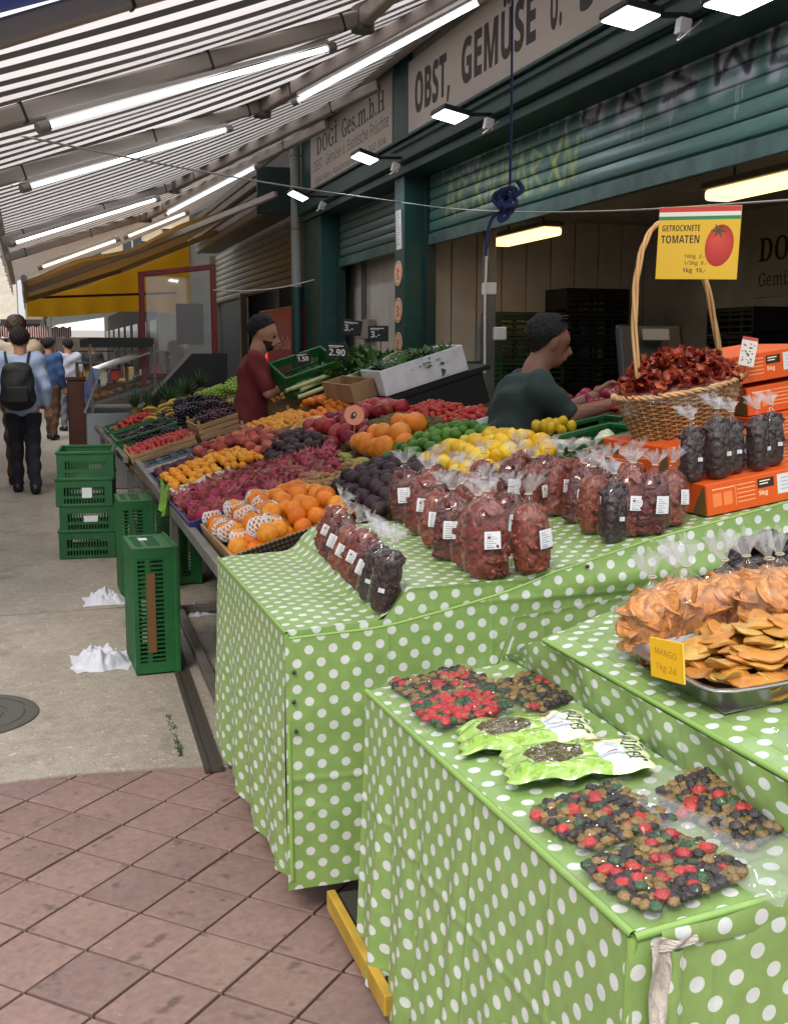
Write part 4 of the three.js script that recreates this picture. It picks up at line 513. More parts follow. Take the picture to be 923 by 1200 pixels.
// ---------------------------------------------------------------- the two tiers: tray of mango, bags, olive packs
const onU = (x, y) => onS(x, y, (X) => UY(X) + 0.004), onL = (x, y) => onS(x, y, (X) => LY(X) + 0.004);
{
  const t = thing('steel_tray', 'shallow stainless steel tray heaped with dried mango slices', 'tray', [1.14, UY(1.14) + 0.004, -1.615], [0, -0.04, 0.1]); const sm = M('trayMetal', 0x9b9a97, 0.28, { metalness: 0.9, bumpMap: bumpT, bumpScale: 0.0006 });
  const W = 0.56, D = 0.33, H = 0.05; const loop = (k, y, n = 48) => { const o = []; for (let i = 0; i < n; i++) { const a = (i + 0.5) / n * 6.2832, c = Math.cos(a), s = Math.sin(a), m = 1 / (Math.abs(c) ** 8 + Math.abs(s) ** 8) ** (1 / 8); o.push([W / 2 + (W / 2 + k) * c * m, y, -D / 2 + (D / 2 + k) * s * m]); } o.push(o[0]); return o; };
  const rings = [loop(-0.03, 0.002), loop(-0.022, 0.004), loop(0, H), loop(0.014, H + 0.002), loop(0.016, H - 0.003), loop(0.003, H - 0.005), loop(-0.02, 0)];
  part(t, 'pan', grid(48, 6, (u, v) => rings[Math.round(v * 6)][Math.round(u * 48)]), M('trayMetal', null)).material.side = THREE.DoubleSide; part(t, 'floor', bb(0.02, W - 0.02, 0.001, 0.003, -D + 0.02, -0.02), sm);
  t.updateMatrixWorld(); seed = 777; const sl = [0, 1, 2, 3].map((i) => { const g = lump(0.043, 1.05, 0.2, 0.74, 0.32, 1.6, i * 7 + 2, 3); const p = g.attributes.position; for (let k = 0; k < p.count; k++) { const x = p.getX(k), z = p.getZ(k), b = [4, -3, 6, 2][i]; p.setY(k, p.getY(k) + b * x * x + 3 * z * z * (i & 1 ? 1 : -1) + 0.004 * Math.sin(x * 70 + i)); p.setZ(k, z + 1.5 * x * x * (i - 1.5)); } g.computeVertexNormals(); return g; });
  for (const m of mangoM) m.side = THREE.DoubleSide;
  for (let i = 0; i < 240; i++) { const u = rr(0.12, 0.95), v = rr(0.1, 0.91); const hgt = 0.012 + 0.095 * Math.sin(clamp(u * 1.1 + 0.06) * 2.5) * Math.sin(v * 3.0) * (i < 120 ? rr(0.2, 0.7) : rr(0.8, 1)); const p = V(u * W, hgt, -v * D).applyMatrix4(t.matrixWorld); one('mango_slice', 'orange slice of dried mango heaped in the steel tray', 'mango slice', pick(sl), pick(mangoM), p, [rr(-0.3, 0.3), rr(0, 6.28), rr(-0.3, 0.3)], 'dried mango slices in the tray', rr(0.7, 1.1)); }
  const yc = paint(256, 256, (g) => { g.fillStyle = '#e2ae12'; g.fillRect(0, 0, 256, 256); g.fillStyle = '#a0551c'; g.save(); g.translate(44, 96); g.rotate(0.1); g.font = '58px sans-serif'; g.fillText('MANGO', -8, 0, 180); g.restore(); g.save(); g.translate(40, 196); g.rotate(0.1); g.font = '62px sans-serif'; g.fillText('1kg 24', 0, 0, 170); g.restore(); });
  const a = onD(764, 790, 2.12), b = onD(802, 805, 2.02), c = onD(763, 745, 2.12); const W2 = a.distanceTo(b), H2 = a.distanceTo(c);
  const s = thing('price_card', 'yellow MANGO price card standing in the steel tray', 'price card', a.clone().lerp(b, 0.5), [-0.12, -Math.atan2(b.z - a.z, b.x - a.x), 0.02]); part(s, 'card', rbox(W2, H2, 0.005, 0.001), M('cardY', 0xd8b230, 0.5), [0, H2 / 2, 0]); part(s, 'print', new THREE.PlaneGeometry(W2 - 0.002, H2 - 0.002), M('mangoCard', null, 0.45, { map: yc }), [0, H2 / 2, 0.0036]);
  const y2 = paint(128, 128, (g) => { g.fillStyle = '#cf9f1c'; g.fillRect(0, 0, 128, 128); g.strokeStyle = '#a3741a'; g.lineWidth = 4; for (let i = 0; i < 4; i++) { g.beginPath(); g.moveTo(20, 34 + i * 20); g.lineTo(100, 30 + i * 22); g.stroke(); } });
  const q = onD(893, 672, 2.75); one('price_card', 'yellow price card stuck behind the mango bags', 'price card', new THREE.BoxGeometry(0.07, 0.075, 0.003), M('cardY2', null, 0.5, { map: y2 }), q, [0, -0.5, -0.35]);
}
const ub = (x, y) => onS(x, y, (X) => UY(X) + 0.006);
[[768, 765, 0.3, 1.0], [812, 757, -0.4, 1.05], [852, 748, 0.2, 1.05], [900, 752, 0.6, 1.1], [880, 738, -0.2, 1.0], [796, 740, 0.1, 0.9], [915, 735, 0.3, 1]].forEach(([x, y, r, s]) => bag(mangoBag, ub(x, y), r, 'clear bag of dried mango behind the steel tray', 0, 0.12, s));
{ const pm = M('prune', null, 0.35, { map: mottle(0x1c1317, 0.4, 5, 25), bumpMap: bumpT, bumpScale: 0.006 }), pg = [1, 2, 3].map((k) => lump(0.022, 1.3, 0.8, 1, 0.3, 2.5, k, 1)); seed = 41;
  const c0 = thing('prune_tray', 'dark tray heaped with prunes at the cloth behind the mango bags', 'tray', [1.66, UY(1.66) + 0.004, -2.2], [0, 0, 0.1]); part(c0, 'pan', merge([bb(-0.14, 0.2, 0, 0.008, -0.14, 0.14), bb(-0.14, 0.2, 0, 0.05, -0.14, -0.132), bb(-0.14, 0.2, 0, 0.05, 0.132, 0.14), bb(-0.14, -0.132, 0, 0.05, -0.132, 0.132), bb(0.192, 0.2, 0, 0.05, -0.132, 0.132)]), blackP); c0.updateMatrixWorld();
  for (let i = 0; i < 90; i++) { const a = rnd() * 6.28, q = Math.sqrt(rnd()); const p = V(0.03 + 0.15 * q * Math.cos(a), 0.03 + 0.13 * (1 - q * q) * rr(0.75, 1.05), 0.12 * q * Math.sin(a)).applyMatrix4(c0.matrixWorld); one('prune', 'wrinkled black prune heaped on the dark tray', 'prune', pick(pg), pm, p, [rr(0, 6), rr(0, 6), 0], 'prunes on the dark tray', rr(0.8, 1.1)); } }
// vacuum packs of olives
const olM = { tan: [0x6e5426, 0x7d6230], black: [0x150e0d, 0x241614], red: [0x96181a, 0xa6241e], green: [0x173a1a, 0x234a22] }; for (const k in olM) olM[k] = olM[k].map((h, i) => M('olive_' + k + i, h, 0.22, { bumpMap: bumpT, bumpScale: 0.003 }));
const olG = [1, 2, 3].map((k) => lump(0.0092, 1.05, 0.68, 1.2, 0.4, 2.4, k * 5, 1));
function olivePack(p, w, d, ry, label, mix, { rz = tilt(0.1), flap = [0.05, 0.02], sd = 5, rx = 0 } = {}) {
  const t = thing('olive_pack', label, 'olive pack', p, [rx, ry, rz], 'vacuum packs on the polka-dot cloth'); seed = sd; rnd(); rnd(); const pts = []; const st = 0.0148;
  for (let a = 0; a * st < w; a++) for (let b = 0; b * st * 0.9 < d; b++) { const x = -w / 2 + (a + 0.5 + (b & 1) * 0.5) * st + rr(-0.004, 0.004), z = -d / 2 + (b + 0.5) * st * 0.9 + rr(-0.004, 0.004); if (Math.abs(x) > w / 2 - 0.004 || Math.hypot(Math.max(0, Math.abs(x) - w / 2 + 0.03), Math.max(0, Math.abs(z) - d / 2 + 0.03)) > 0.03) continue; const r = rnd(); let k = 'tan', acc = 0; for (const [n, f] of mix) { acc += f; if (r < acc) { k = n; break; } } const s = k === 'red' ? 1.25 : rr(0.8, 1.15), y = 0.008 * s + rr(0, 0.007); part(t, 'olive', pick(olG), pick(olM[k]), [x, y, z], [0, rr(0, 6), 0], s); pts.push([x, y + 0.009 * s, z]); }
  { const f = []; for (let i = 0; i < 110; i++) f.push(lump(0.008, 1, 0.7, 1.2, 0.3, 2, i, 0).translate(rr(-w / 2 + 0.012, w / 2 - 0.012), 0.005, rr(-d / 2 + 0.012, d / 2 - 0.012))); part(t, 'olives_beneath', merge(f), olM.tan[0]).userData.kind = 'stuff'; }
  const W = w / 2 + flap[0], D = d / 2 + flap[1]; const top = (x, z) => { let h = 0.0015; for (const q of pts) { const r = Math.hypot(x - q[0], z - q[2]); if (r < 0.022) h = Math.max(h, q[1] * Math.cos(r / 0.022 * 1.2)); } return h; };
  part(t, 'film', ((g) => { g = g.toNonIndexed(); g.computeVertexNormals(); return g; })(grid(52, 46, (u, v) => { const x = lerp(-W, W + flap[0], u), z = lerp(-D, D, v); const in_ = Math.abs(x) < w / 2 + 0.01 && Math.abs(z) < d / 2 + 0.01; const y = in_ ? top(x, z) + 0.002 + 0.006 * (fbm(x * 70, z * 70, sd, 2) - 0.4) : 0.004 + 0.012 * (fbm(x * 22, z * 22, sd, 3) - 0.25) * 1.2; return [x + 0.006 * Math.sin(z * 70 + sd) * (in_ ? 0 : 1), y, z + 0.004 * Math.sin(x * 60) * (in_ ? 0 : 1)]; })), filmPack);
  part(t, 'backing', grid(20, 16, (u, v) => { const x = lerp(-W, W + flap[0], u), z = lerp(-D, D, v); return [x, 0.0012 + 0.001 * Math.sin(x * 50) * Math.sin(z * 41), z]; }), filmPack); return t;
}
const mixA = [['tan', 0.42], ['black', 0.38], ['red', 0.08], ['green', 0.12]], mixB = [['red', 0.42], ['green', 0.5], ['tan', 0.08]], mixC = [['tan', 0.44], ['black', 0.44], ['red', 0.06], ['green', 0.06]];
const Lp = (x, z) => V(x, LY(x) + 0.007, z);
olivePack(Lp(0.89, -2.36), 0.21, 0.16, 0.12, 'mixed olive pack beside the red and green pack', mixA, { sd: 3, flap: [0.03, 0.02] });
olivePack(Lp(0.865, -2.18).add(V(0, 0.004, 0)), 0.19, 0.15, 0.15, 'pack of red and green olives beside the grape-leaf packs', mixB, { sd: 8, flap: [0.035, 0.02] });
olivePack(Lp(1.065, -2.2), 0.17, 0.2, 0.2, 'mixed olive pack lying against the cloth step', mixC, { sd: 13, flap: [0.02, 0.02] });
olivePack(Lp(0.885, -1.58), 0.19, 0.18, 0.12, 'mixed olive pack between the grape-leaf packs and the table corner', mixA, { sd: 21, flap: [0.025, 0.012] });
olivePack(Lp(0.88, -1.375), 0.205, 0.17, 0.15, 'mixed olive pack at the taped table corner', mixA, { sd: 34, flap: [0.025, 0.012] });
olivePack(Lp(1.085, -1.5).add(V(0, 0.01, 0)), 0.15, 0.24, 0.12, 'mixed olive pack leaning on the cloth step below the steel tray', mixC, { sd: 55, rz: 0.35, flap: [0.012, 0.012] });
olivePack(V(1.3, UY(1.3) + 0.007, -1.44), 0.2, 0.13, 0.1, 'red and green olive pack on the upper tier before the steel tray', mixB, { sd: 89, flap: [0.03, 0.02] });
one('film_sleeve', 'empty crumpled clear film sleeve beside the corner olive pack', 'film', grid(30, 24, (u, v) => { const x = lerp(0.95, 1.12, u), z = lerp(-1.72, -1.3, v) - 0.1 * u + 0.1; return [x, LY(x) + 0.012 + 0.05 * Math.abs(fbm(x * 16, z * 9, 3, 3) - 0.45), z]; }), milky);
{ // grape-leaf packs
  const tx = paint(512, 384, (g, w, h) => { g.fillStyle = '#8db14a'; g.fillRect(0, 0, w, h); for (let i = 0; i < 140; i++) { g.fillStyle = pick(['rgba(60,100,24,0.35)', 'rgba(200,220,150,0.4)', 'rgba(120,150,50,0.5)']); g.beginPath(); g.ellipse(rnd() * w, rnd() * h, rr(6, 40), rr(3, 14), rnd() * 6, 0, 7); g.fill(); } g.fillStyle = '#4e4422'; g.beginPath(); g.ellipse(w * 0.36, h * 0.48, 104, 110, 0.2, 0, 7); g.fill(); for (let i = 0; i < 90; i++) { g.strokeStyle = pick(['rgba(30,24,12,0.5)', 'rgba(140,126,70,0.5)']); g.lineWidth = rr(1, 4); g.beginPath(); g.moveTo(w * rr(0.2, 0.52), h * rr(0.25, 0.7)); g.lineTo(w * rr(0.2, 0.52), h * rr(0.25, 0.7)); g.stroke(); }
    g.fillStyle = '#dfe3b8'; g.beginPath(); g.moveTo(w * 0.6, 0); g.lineTo(w, 0); g.lineTo(w, h); g.lineTo(w * 0.72, h); g.closePath(); g.fill(); g.fillStyle = '#c4cbd8'; g.beginPath(); g.ellipse(w * 0.74, h * 0.62, 50, 110, -0.1, 0, 7); g.fill(); g.fillStyle = '#8a5a24'; g.beginPath(); g.ellipse(w * 0.68, h * 0.2, 36, 24, 0.3, 0, 7); g.fill(); g.fillStyle = '#23324c'; g.font = 'italic bold 104px serif'; g.save(); g.translate(w * 0.84, h * 0.1); g.rotate(Math.PI / 2); g.fillText('elifeer', 0, 0, 300); g.restore(); g.fillStyle = '#a33a4a'; g.fillRect(w * 0.7, h * 0.6, 40, 8); });
  const pm = M('leafPack', null, 0.12, { map: tx, clearcoat: 1, clearcoatRoughness: 0.06, bumpMap: bumpT, bumpScale: 0.006 });
  const mk = (p, ry, label, sd) => { const t = thing('grape_leaf_pack', label, 'grape leaf pack', p, [0, ry, tilt(0.1)], 'vacuum packs on the polka-dot cloth'); const f = (u, v, s) => { const x = (u - 0.5) * 0.27, z = (v - 0.5) * 0.17; const e = Math.min(1, 6 * Math.min(u, 1 - u)) * Math.min(1, 5 * Math.min(v, 1 - v)); return [x + 0.004 * Math.sin(v * 23), 0.012 + s * (0.017 * Math.sqrt(e)) + (s > 0 ? 0.012 * (fbm(x * 38, z * 38, sd, 3) - 0.5) * Math.sqrt(e) : 0) + 0.004 * Math.sin(u * 19 + sd) * (1 - e), z + 0.003 * Math.sin(u * 31), u, 1 - v]; }; part(t, 'front_film', grid(60, 44, (u, v) => f(u, v, 1)), pm); part(t, 'back_film', grid(20, 14, (u, v) => f(u, v, -0.6)), M('leafBack', 0x7f9d3a, 0.3)); };
  mk(Lp(0.925, -1.975).add(V(0, 0.002, 0)), -0.3, 'bright green grape-leaf pack beside the red and green olives', 4); mk(Lp(0.945, -1.79).add(V(0, 0.006, 0)), -0.32, 'bright green grape-leaf pack next to the plain mixed olives', 9);
}
// ---------------------------------------------------------------- fruit display
const PM = 0.3, PT = Math.atan(PM), FP = (x) => 0.487 + PM * x; // sloped display plane
const cardB = M('cardboard', null, 0.8, { map: mottle(0x9a7a55, 0.16, 7, 101), bumpMap: bumpT, bumpScale: 0.001 }), woodC = M('crateWood', null, 0.75, { map: tex(256, 256, (u, v) => { const n = 0.75 + 0.35 * tf(u, v * 0.25, 4, 3, 5) + 0.14 * tn(u * 0.1, v, 60, 8); return [176 * n, 142 * n, 98 * n]; }), bumpMap: bumpT, bumpScale: 0.001 });
const plG = M('plasticGreen', null, 0.42, { map: mottle(0x1b5a2d, 0.2, 6, 121), bumpMap: bumpT, bumpScale: 0.0012 }), plBlue = M('plasticBlue', 0x16245c, 0.45), foamW = M('styrofoam', null, 0.7, { map: mottle(0xd9dadd, 0.05, 20, 5) });
{
  const t = thing('display_stand', 'sloped metal display stand under the fruit trays with steel legs', 'display stand', [0, 0, 0]);
  part(t, 'front_rail', bar([0.64, 0.715, -3.86], [0.7, 0.72, -8.2], 0.04, 0.05, 0.004), steel); part(t, 'front_rail', bar([0.66, 0.675, -3.86], [0.72, 0.68, -8.2], 0.03, 0.03, 0.003), steel);
  part(t, 'deck', bar([0.68, FP(0.68) - 0.035, -6.05], [2.28, FP(2.28) - 0.035, -6.05], 4.3, 0.03), woodD);
  part(t, 'back_rail', bar([2.28, FP(2.28) - 0.06, -3.9], [2.28, FP(2.28) - 0.06, -8.2], 0.04, 0.04), steel);
  for (const [x, z] of [[0.665, -3.92], [0.725, -6.22], [0.74, -8.1]]) { part(t, 'leg', bb(x - 0.022, x + 0.022, 0.012, 0.7, z - 0.022, z + 0.022, 0.003), steel); part(t, 'foot_plate', bb(x - 0.04, x + 0.04, 0.006, 0.018, z - 0.04, z + 0.04, 0.003), steel); }
  for (const [x, z] of [[2.2, -3.95], [2.2, -6.1], [2.2, -8.1]]) part(t, 'leg', bb(x - 0.022, x + 0.022, 0, FP(x) - 0.07, z - 0.022, z + 0.022, 0.003), steel);
  part(t, 'floor_bar', bar([0.745, 0.05, -6.3], [0.69, 0.05, -3.95], 0.045, 0.045, 0.004), steel); part(t, 'floor_bar', bar([0.745, 0.05, -6.3], [2.2, 0.05, -6.3], 0.04, 0.04, 0.004), steel);
  const u = thing('display_stand', 'second sloped stand carrying pineapples and grapes near the glass counter', 'display stand', [0, 0, 0]);
  part(u, 'deck', bar([0.66, FP(0.66) - 0.02, -10.1], [2.0, FP(2.0) - 0.02, -10.1], 3.6, 0.03), woodD); part(u, 'front_rail', bar([0.63, 0.735, -8.28], [0.62, 0.735, -11.9], 0.04, 0.05, 0.004), steel);
  for (const [x, z] of [[0.67, -8.4], [0.67, -11.8], [1.9, -8.4], [1.9, -11.8]]) part(u, 'leg', bb(x - 0.022, x + 0.022, 0, FP(x) - 0.04, z - 0.022, z + 0.022, 0.003), steel);
}
function tray(label, x0, x1, z0, z1, h, mat, { slat = false, plane = FP, lift = 0, lattice = null, cat = 'tray', name = 'fruit_tray' } = {}) { // sits on the slope; walls and floor
  const t = thing(name, label, cat, [x0, plane(x0) + 0.004 + lift, z1], [0, 0, PT]); const L = (x1 - x0) / Math.cos(PT), D = z1 - z0, k = 0.012;
  part(t, 'base', bb(0.002, L - 0.002, 0, 0.008, -D + 0.002, -0.002), mat);
  const wall = (a, b, c, d, nm) => { if (!slat) part(t, nm, bb(a, b, 0.008, h, c, d, 0.003), mat); else for (let i = 0; i < slat; i++) part(t, 'slat', bb(a, b, 0.01 + i * h / slat, 0.01 + (i + 0.84) * h / slat, c, d, 0.002), mat); };
  wall(0, L, -k, 0, 'front_wall'); wall(0, L, -D, -D + k, 'back_wall'); wall(0, k, -D + k, -k, 'side_wall'); wall(L - k, L, -D + k, -k, 'side_wall');
  if (slat) for (const [a, c] of [[k, -k - 0.02], [L - k - 0.02, -k - 0.02], [k, -D + k], [L - k - 0.02, -D + k]]) part(t, 'corner_post', bb(a, a + 0.02, 0.01, h + 0.035, c, c + 0.02, 0.002), mat);
  if (lattice) { const l = []; for (let x = 0.01; x < L; x += 0.018) l.push(bb(x, x + 0.005, 0.006, h, 0.002, 0.008)); for (let y = 0.008; y < h; y += 0.017) l.push(bb(0, L, y, y + 0.005, 0.003, 0.0095)); part(t, 'lattice', merge(l), lattice); }
  return t;
}
const gs = (t) => Math.exp(-t * t);
const stem = (s, k = 0.12) => (v) => 1 - k * gs((1 - v.y) / s) - 0.5 * k * gs((1 + v.y) / s);
const tips = (a, b) => (v) => 1 + a * gs((1 - Math.abs(v.x)) / b);
const fm = (k, hs, rough = 0.45, amp = 0.14, f = 5) => hs.map((h, i) => M('fruit_' + k + i, null, rough, { map: mottle(h, amp, f, 140 + i * 7 + k.length), bumpMap: fineT, bumpScale: 0.0012, specularIntensity: 0.6 }));
const F = {
  orange: { r: 0.041, g: [1, 2].map((s) => lump(0.041, 1, 0.97, 1, 0.02, 2, s, 2, stem(0.12))), m: fm('orange', [0xd9791a, 0xe08a22, 0xcf6a14]), l: 'orange loose in the tray beside the polka-dot table', c: 'orange', G: 'oranges in the front tray' },
  grapefruit: { r: 0.056, g: [3, 4].map((s) => lump(0.056, 1, 0.96, 1, 0.03, 2, s, 3, stem(0.12, 0.08))), m: fm('grapefruit', [0xe0862c, 0xdb7c22]), l: 'large grapefruit between the kiwis and the limes', c: 'grapefruit', G: 'grapefruit' },
  lemon: { r: 0.036, g: [5, 6].map((s) => lump(0.036, 1.12, 0.95, 0.95, 0.03, 2, s, 2, tips(0.16, 0.08))), m: fm('lemon', [0xdcb227, 0xe2bf3c, 0xd2a41c]), l: 'yellow lemon heaped behind the tomato bags', c: 'lemon', G: 'lemons' },
  lime: { r: 0.026, g: [7, 8].map((s) => lump(0.026, 1.15, 0.95, 0.95, 0.03, 2, s, 1, tips(0.12, 0.1))), m: fm('lime', [0x4c7a22, 0x5f8a2b, 0x3f6a1e]), l: 'small green lime heaped next to the lemons', c: 'lime', G: 'limes' },
  passion: { r: 0.031, g: [9, 10].map((s) => lump(0.031, 1, 1.02, 1, 0.04, 2, s, 2, stem(0.1, 0.06))), m: fm('passion', [0x34242a, 0x3c2b2e, 0x2a1c22], 0.5, 0.2), l: 'dark purple passion fruit in the banana carton', c: 'passion fruit', G: 'passion fruit' },
  mandarin: { r: 0.024, g: [11].map((s) => lump(0.024, 1.04, 0.9, 1.04, 0.03, 2, s, 1, stem(0.16, 0.1))), m: fm('mandarin', [0xdf8a18, 0xe4971f]), l: 'small kumquat-like mandarin in the black carton', c: 'mandarin', G: 'small mandarins' },
  clementine: { r: 0.026, g: [12].map((s) => lump(0.026, 1.05, 0.9, 1.05, 0.03, 2, s, 1, stem(0.16, 0.1))), m: fm('clementine', [0xd8731c, 0xdd7f22]), l: 'clementine beyond the pomegranates', c: 'clementine', G: 'clementines' },
  apricot: { r: 0.021, g: [13].map((s) => lump(0.021, 1, 1, 1, 0.04, 2, s, 1, stem(0.2, 0.1))), m: fm('apricot', [0xd79a32, 0xd98e2a]), l: 'yellow apricot in the wooden tray near the red-shirted seller', c: 'apricot', G: 'apricots' },
  peach: { r: 0.034, g: [14, 15].map((s) => lump(0.034, 1, 0.94, 1, 0.03, 2, s, 2, stem(0.2, 0.14))), m: fm('peach', [0xa34a36, 0xb5634a, 0x8c3b38], 0.65, 0.4, 3), l: 'blushed peach behind the small mandarins', c: 'peach', G: 'peaches' },
  fig: { r: 0.026, g: [16].map((s) => lump(0.026, 1, 1.1, 1, 0.05, 2, s, 1)), m: fm('fig', [0x4c2430, 0x5e2a34], 0.6, 0.3), l: 'purple fig by the blueberry punnets', c: 'fig', G: 'figs' },
  mangosteen: { r: 0.032, g: [17].map((s) => lump(0.032, 1.05, 0.92, 1.05, 0.04, 2, s, 2)), m: fm('mangosteen', [0x2f1d20, 0x3d2326, 0x26181d], 0.5, 0.3), l: 'dark plum next to the dragon fruit', c: 'plum', G: 'dark plums' },
  pomegranate: { r: 0.047, g: [18, 19].map((s) => lump(0.047, 1, 0.94, 1, 0.05, 1.6, s, 2, (v) => 1 + 0.22 * gs((1 - v.y) / 0.03))), m: fm('pomegranate', [0x8c1f2a, 0x9a2a2c, 0x7a1a2a, 0xa3443c], 0.35, 0.3, 3), l: 'red pomegranate around the round peach tag', c: 'pomegranate', G: 'pomegranates' },
  kiwi: { r: 0.027, g: [20].map((s) => lump(0.027, 1.25, 0.95, 0.95, 0.03, 2, s, 1)), m: fm('kiwi', [0x5f5230, 0x6a5a34, 0x574d2b], 0.85, 0.2), l: 'brown kiwi beside the pomegranates', c: 'kiwi', G: 'kiwis' },
  pear: { r: 0.035, g: [21].map((s) => lump(0.035, 1.5, 0.9, 0.9, 0.03, 2, s, 2, (v) => 1 - 0.22 * smooth(0.1, 0.9, v.x))), m: fm('pear', [0x8a8a3a, 0x77802f, 0x9a8a3e], 0.5, 0.2), l: 'green pear between the pomegranates and the grapefruit', c: 'pear', G: 'pears' },
  tomato: { r: 0.02, g: [22].map((s) => lump(0.02, 1, 0.9, 1, 0.03, 2, s, 1, stem(0.2, 0.1))), m: fm('tomato', [0xa4251c, 0xb03322], 0.3), l: 'cherry tomato in the trays before the green-shirted seller', c: 'cherry tomato', G: 'cherry tomatoes' },
  strawberry: { r: 0.019, g: [23].map((s) => lump(0.019, 1, 1.2, 1, 0.06, 3, s, 0, (v) => 1 - 0.3 * smooth(0, -1, v.y))), m: fm('strawberry', [0xa82f2c, 0xb5423c], 0.4), l: 'strawberry in the wooden tray beside the stacked green crates', c: 'strawberry', G: 'strawberries' },
  onion: { r: 0.042, g: [24].map((s) => lump(0.042, 1, 0.9, 1, 0.02, 2, s, 2, (v) => 1 + 0.2 * gs((1 - v.y) / 0.04))), m: fm('onion', [0xc6c6a8, 0xbcc0a0], 0.35), l: 'white onion in the green crate behind the lemons', c: 'onion', G: 'white onions' },
  redonion: { r: 0.03, g: [25].map((s) => lump(0.03, 1, 0.9, 1, 0.03, 2, s, 1)), m: fm('redonion', [0x8a2038, 0x9c3048, 0x7c1a2c], 0.35), l: 'red radish or onion heaped beside the black till', c: 'red onion', G: 'red onions' },
  chilli: { r: 0.03, g: [26].map((s) => lump(0.03, 2.4, 0.55, 0.6, 0.12, 2, s, 1)), m: fm('chilli', [0xa01c22, 0x8c1820], 0.25), l: 'long red pepper beside the black till', c: 'red pepper', G: 'long red peppers' },
  yellowpepper: { r: 0.025, g: [27].map((s) => lump(0.025, 1, 1.3, 1, 0.16, 2, s, 1)), m: fm('ypepper', [0xc9a41c], 0.25), l: 'yellow pepper between the seller and the green crate', c: 'yellow pepper', G: 'yellow peppers' },
};
const fname = { passion: 'passion_fruit', redonion: 'red_onion', yellowpepper: 'yellow_pepper', mangosteen: 'plum', chilli: 'red_pepper' };
function fill(k, x0, x1, z0, z1, { heap = 0.04, lift = 0.02, sd = 1, layers = 1, plane = FP, sp = 2.08, ax = false, max = 400, skip } = {}) {
  const f = F[k]; seed = sd * 7919; const out = [];
  for (let L = 0; L < layers; L++) { const d = f.r * sp, o = L * 0.5 * d; for (let i = 0, x = x0 + f.r * 0.8 + o; x < x1 - f.r * 0.6; x += d * 0.92, i++) for (let z = z0 + f.r * 0.8 + (i & 1) * d / 2 + o; z < z1 - f.r * 0.6; z += d) {
    const u = (x - x0) / (x1 - x0) * 2 - 1, v = (z - z0) / (z1 - z0) * 2 - 1; if (skip && skip(x, z)) continue; const b = Math.max(0, 1 - Math.max(u * u, v * v) ** 1.5); const X = x + rr(-0.5, 0.5) * f.r, Z = z + rr(-0.5, 0.5) * f.r;
    if (out.length >= max) break; out.push(one(fname[k] || k, f.l, f.c, pick(f.g), pick(f.m), [X, plane(X) + lift + f.r * 0.7 + heap * b + rr(-0.35, 0.35) * f.r - L * f.r * 1.1, Z], ax ? [rr(-0.4, 0.4), rr(0, 6.28), rr(-0.4, 0.4)] : [rr(-0.9, 0.9), rr(0, 6.28), rr(-0.9, 0.9)], f.G, rr(0.86, 1.12))); } }
  return out;
}
// front tray of oranges with foam nets
tray('cardboard tray of oranges in a black lattice crate beside the polka-dot cloth', 0.7, 1.18, -4.86, -4.06, 0.07, cardB, { lattice: blackP });
const oranges = fill('orange', 0.71, 1.18, -4.9, -4.05, { heap: 0.07, lift: 0.03, sd: 3, layers: 2, sp: 1.95 });
{ const nets = []; for (let s = 0; s < 2; s++) { const l = []; for (let k = 0; k < 14; k++) for (const d of [1, -1]) { const p = []; for (let i = 0; i <= 10; i++) { const q = i / 10, th = lerp(0.75, 2.9, q), ph = k / 14 * 6.283 + d * q * 1.2; p.push(V(0.0445 * Math.sin(th) * Math.cos(ph), 0.0445 * Math.cos(th) * (q > 0.9 ? 0.95 : 1), 0.0445 * Math.sin(th) * Math.sin(ph))); } l.push(tube(p, 0.003, 12, 5)); } nets.push(merge(l)); }
  const nm = M('foamNet', 0xd8d4d0, 0.7); let n = 0; oranges.filter((o) => o.position.y > FP(o.position.x) + 0.07).forEach((o, i) => { if (i % 2 === 0 && n < 16) { n++; one('foam_net', 'white foam net sleeve around an orange in the front tray', 'foam net', nets[n & 1], nm, o.position.clone(), [rr(-0.7, 0.7), rr(0, 6), rr(-0.7, 0.7)], 'foam nets on oranges'); } }); }
// banana carton of passion fruit
{ const t = tray('banana carton tray with upside-down lettering full of passion fruit', 1.2, 1.545, -4.66, -3.92, 0.085, M('darkCarton', null, 0.7, { map: mottle(0x3a3022, 0.2, 6, 160) }));
  const bt = paint(512, 128, (g, w, h) => { g.fillStyle = '#3b2f1e'; g.fillRect(0, 0, w, h); g.save(); g.translate(w, h); g.rotate(Math.PI); g.fillStyle = '#15100b'; g.font = 'bold 62px sans-serif'; g.fillText('PREMIUM', 130, 56); g.fillText('BANANAS', 150, 116); g.restore(); g.fillStyle = '#6b6a2c'; g.fillRect(372, 16, 130, 96); g.fillStyle = '#8c7c4c'; for (let i = 0; i < 12; i++) g.fillRect(rr(20, 480), rr(4, 110), rr(4, 30), 2); });
  part(t, 'print', new THREE.PlaneGeometry(0.34, 0.08), M('bananaPrint', null, 0.6, { map: bt }), [0.18, 0.044, 0.002]); }
fill('passion', 1.2, 1.55, -4.72, -3.9, { heap: 0.07, lift: 0.05, sd: 5, layers: 2, sp: 1.9 });
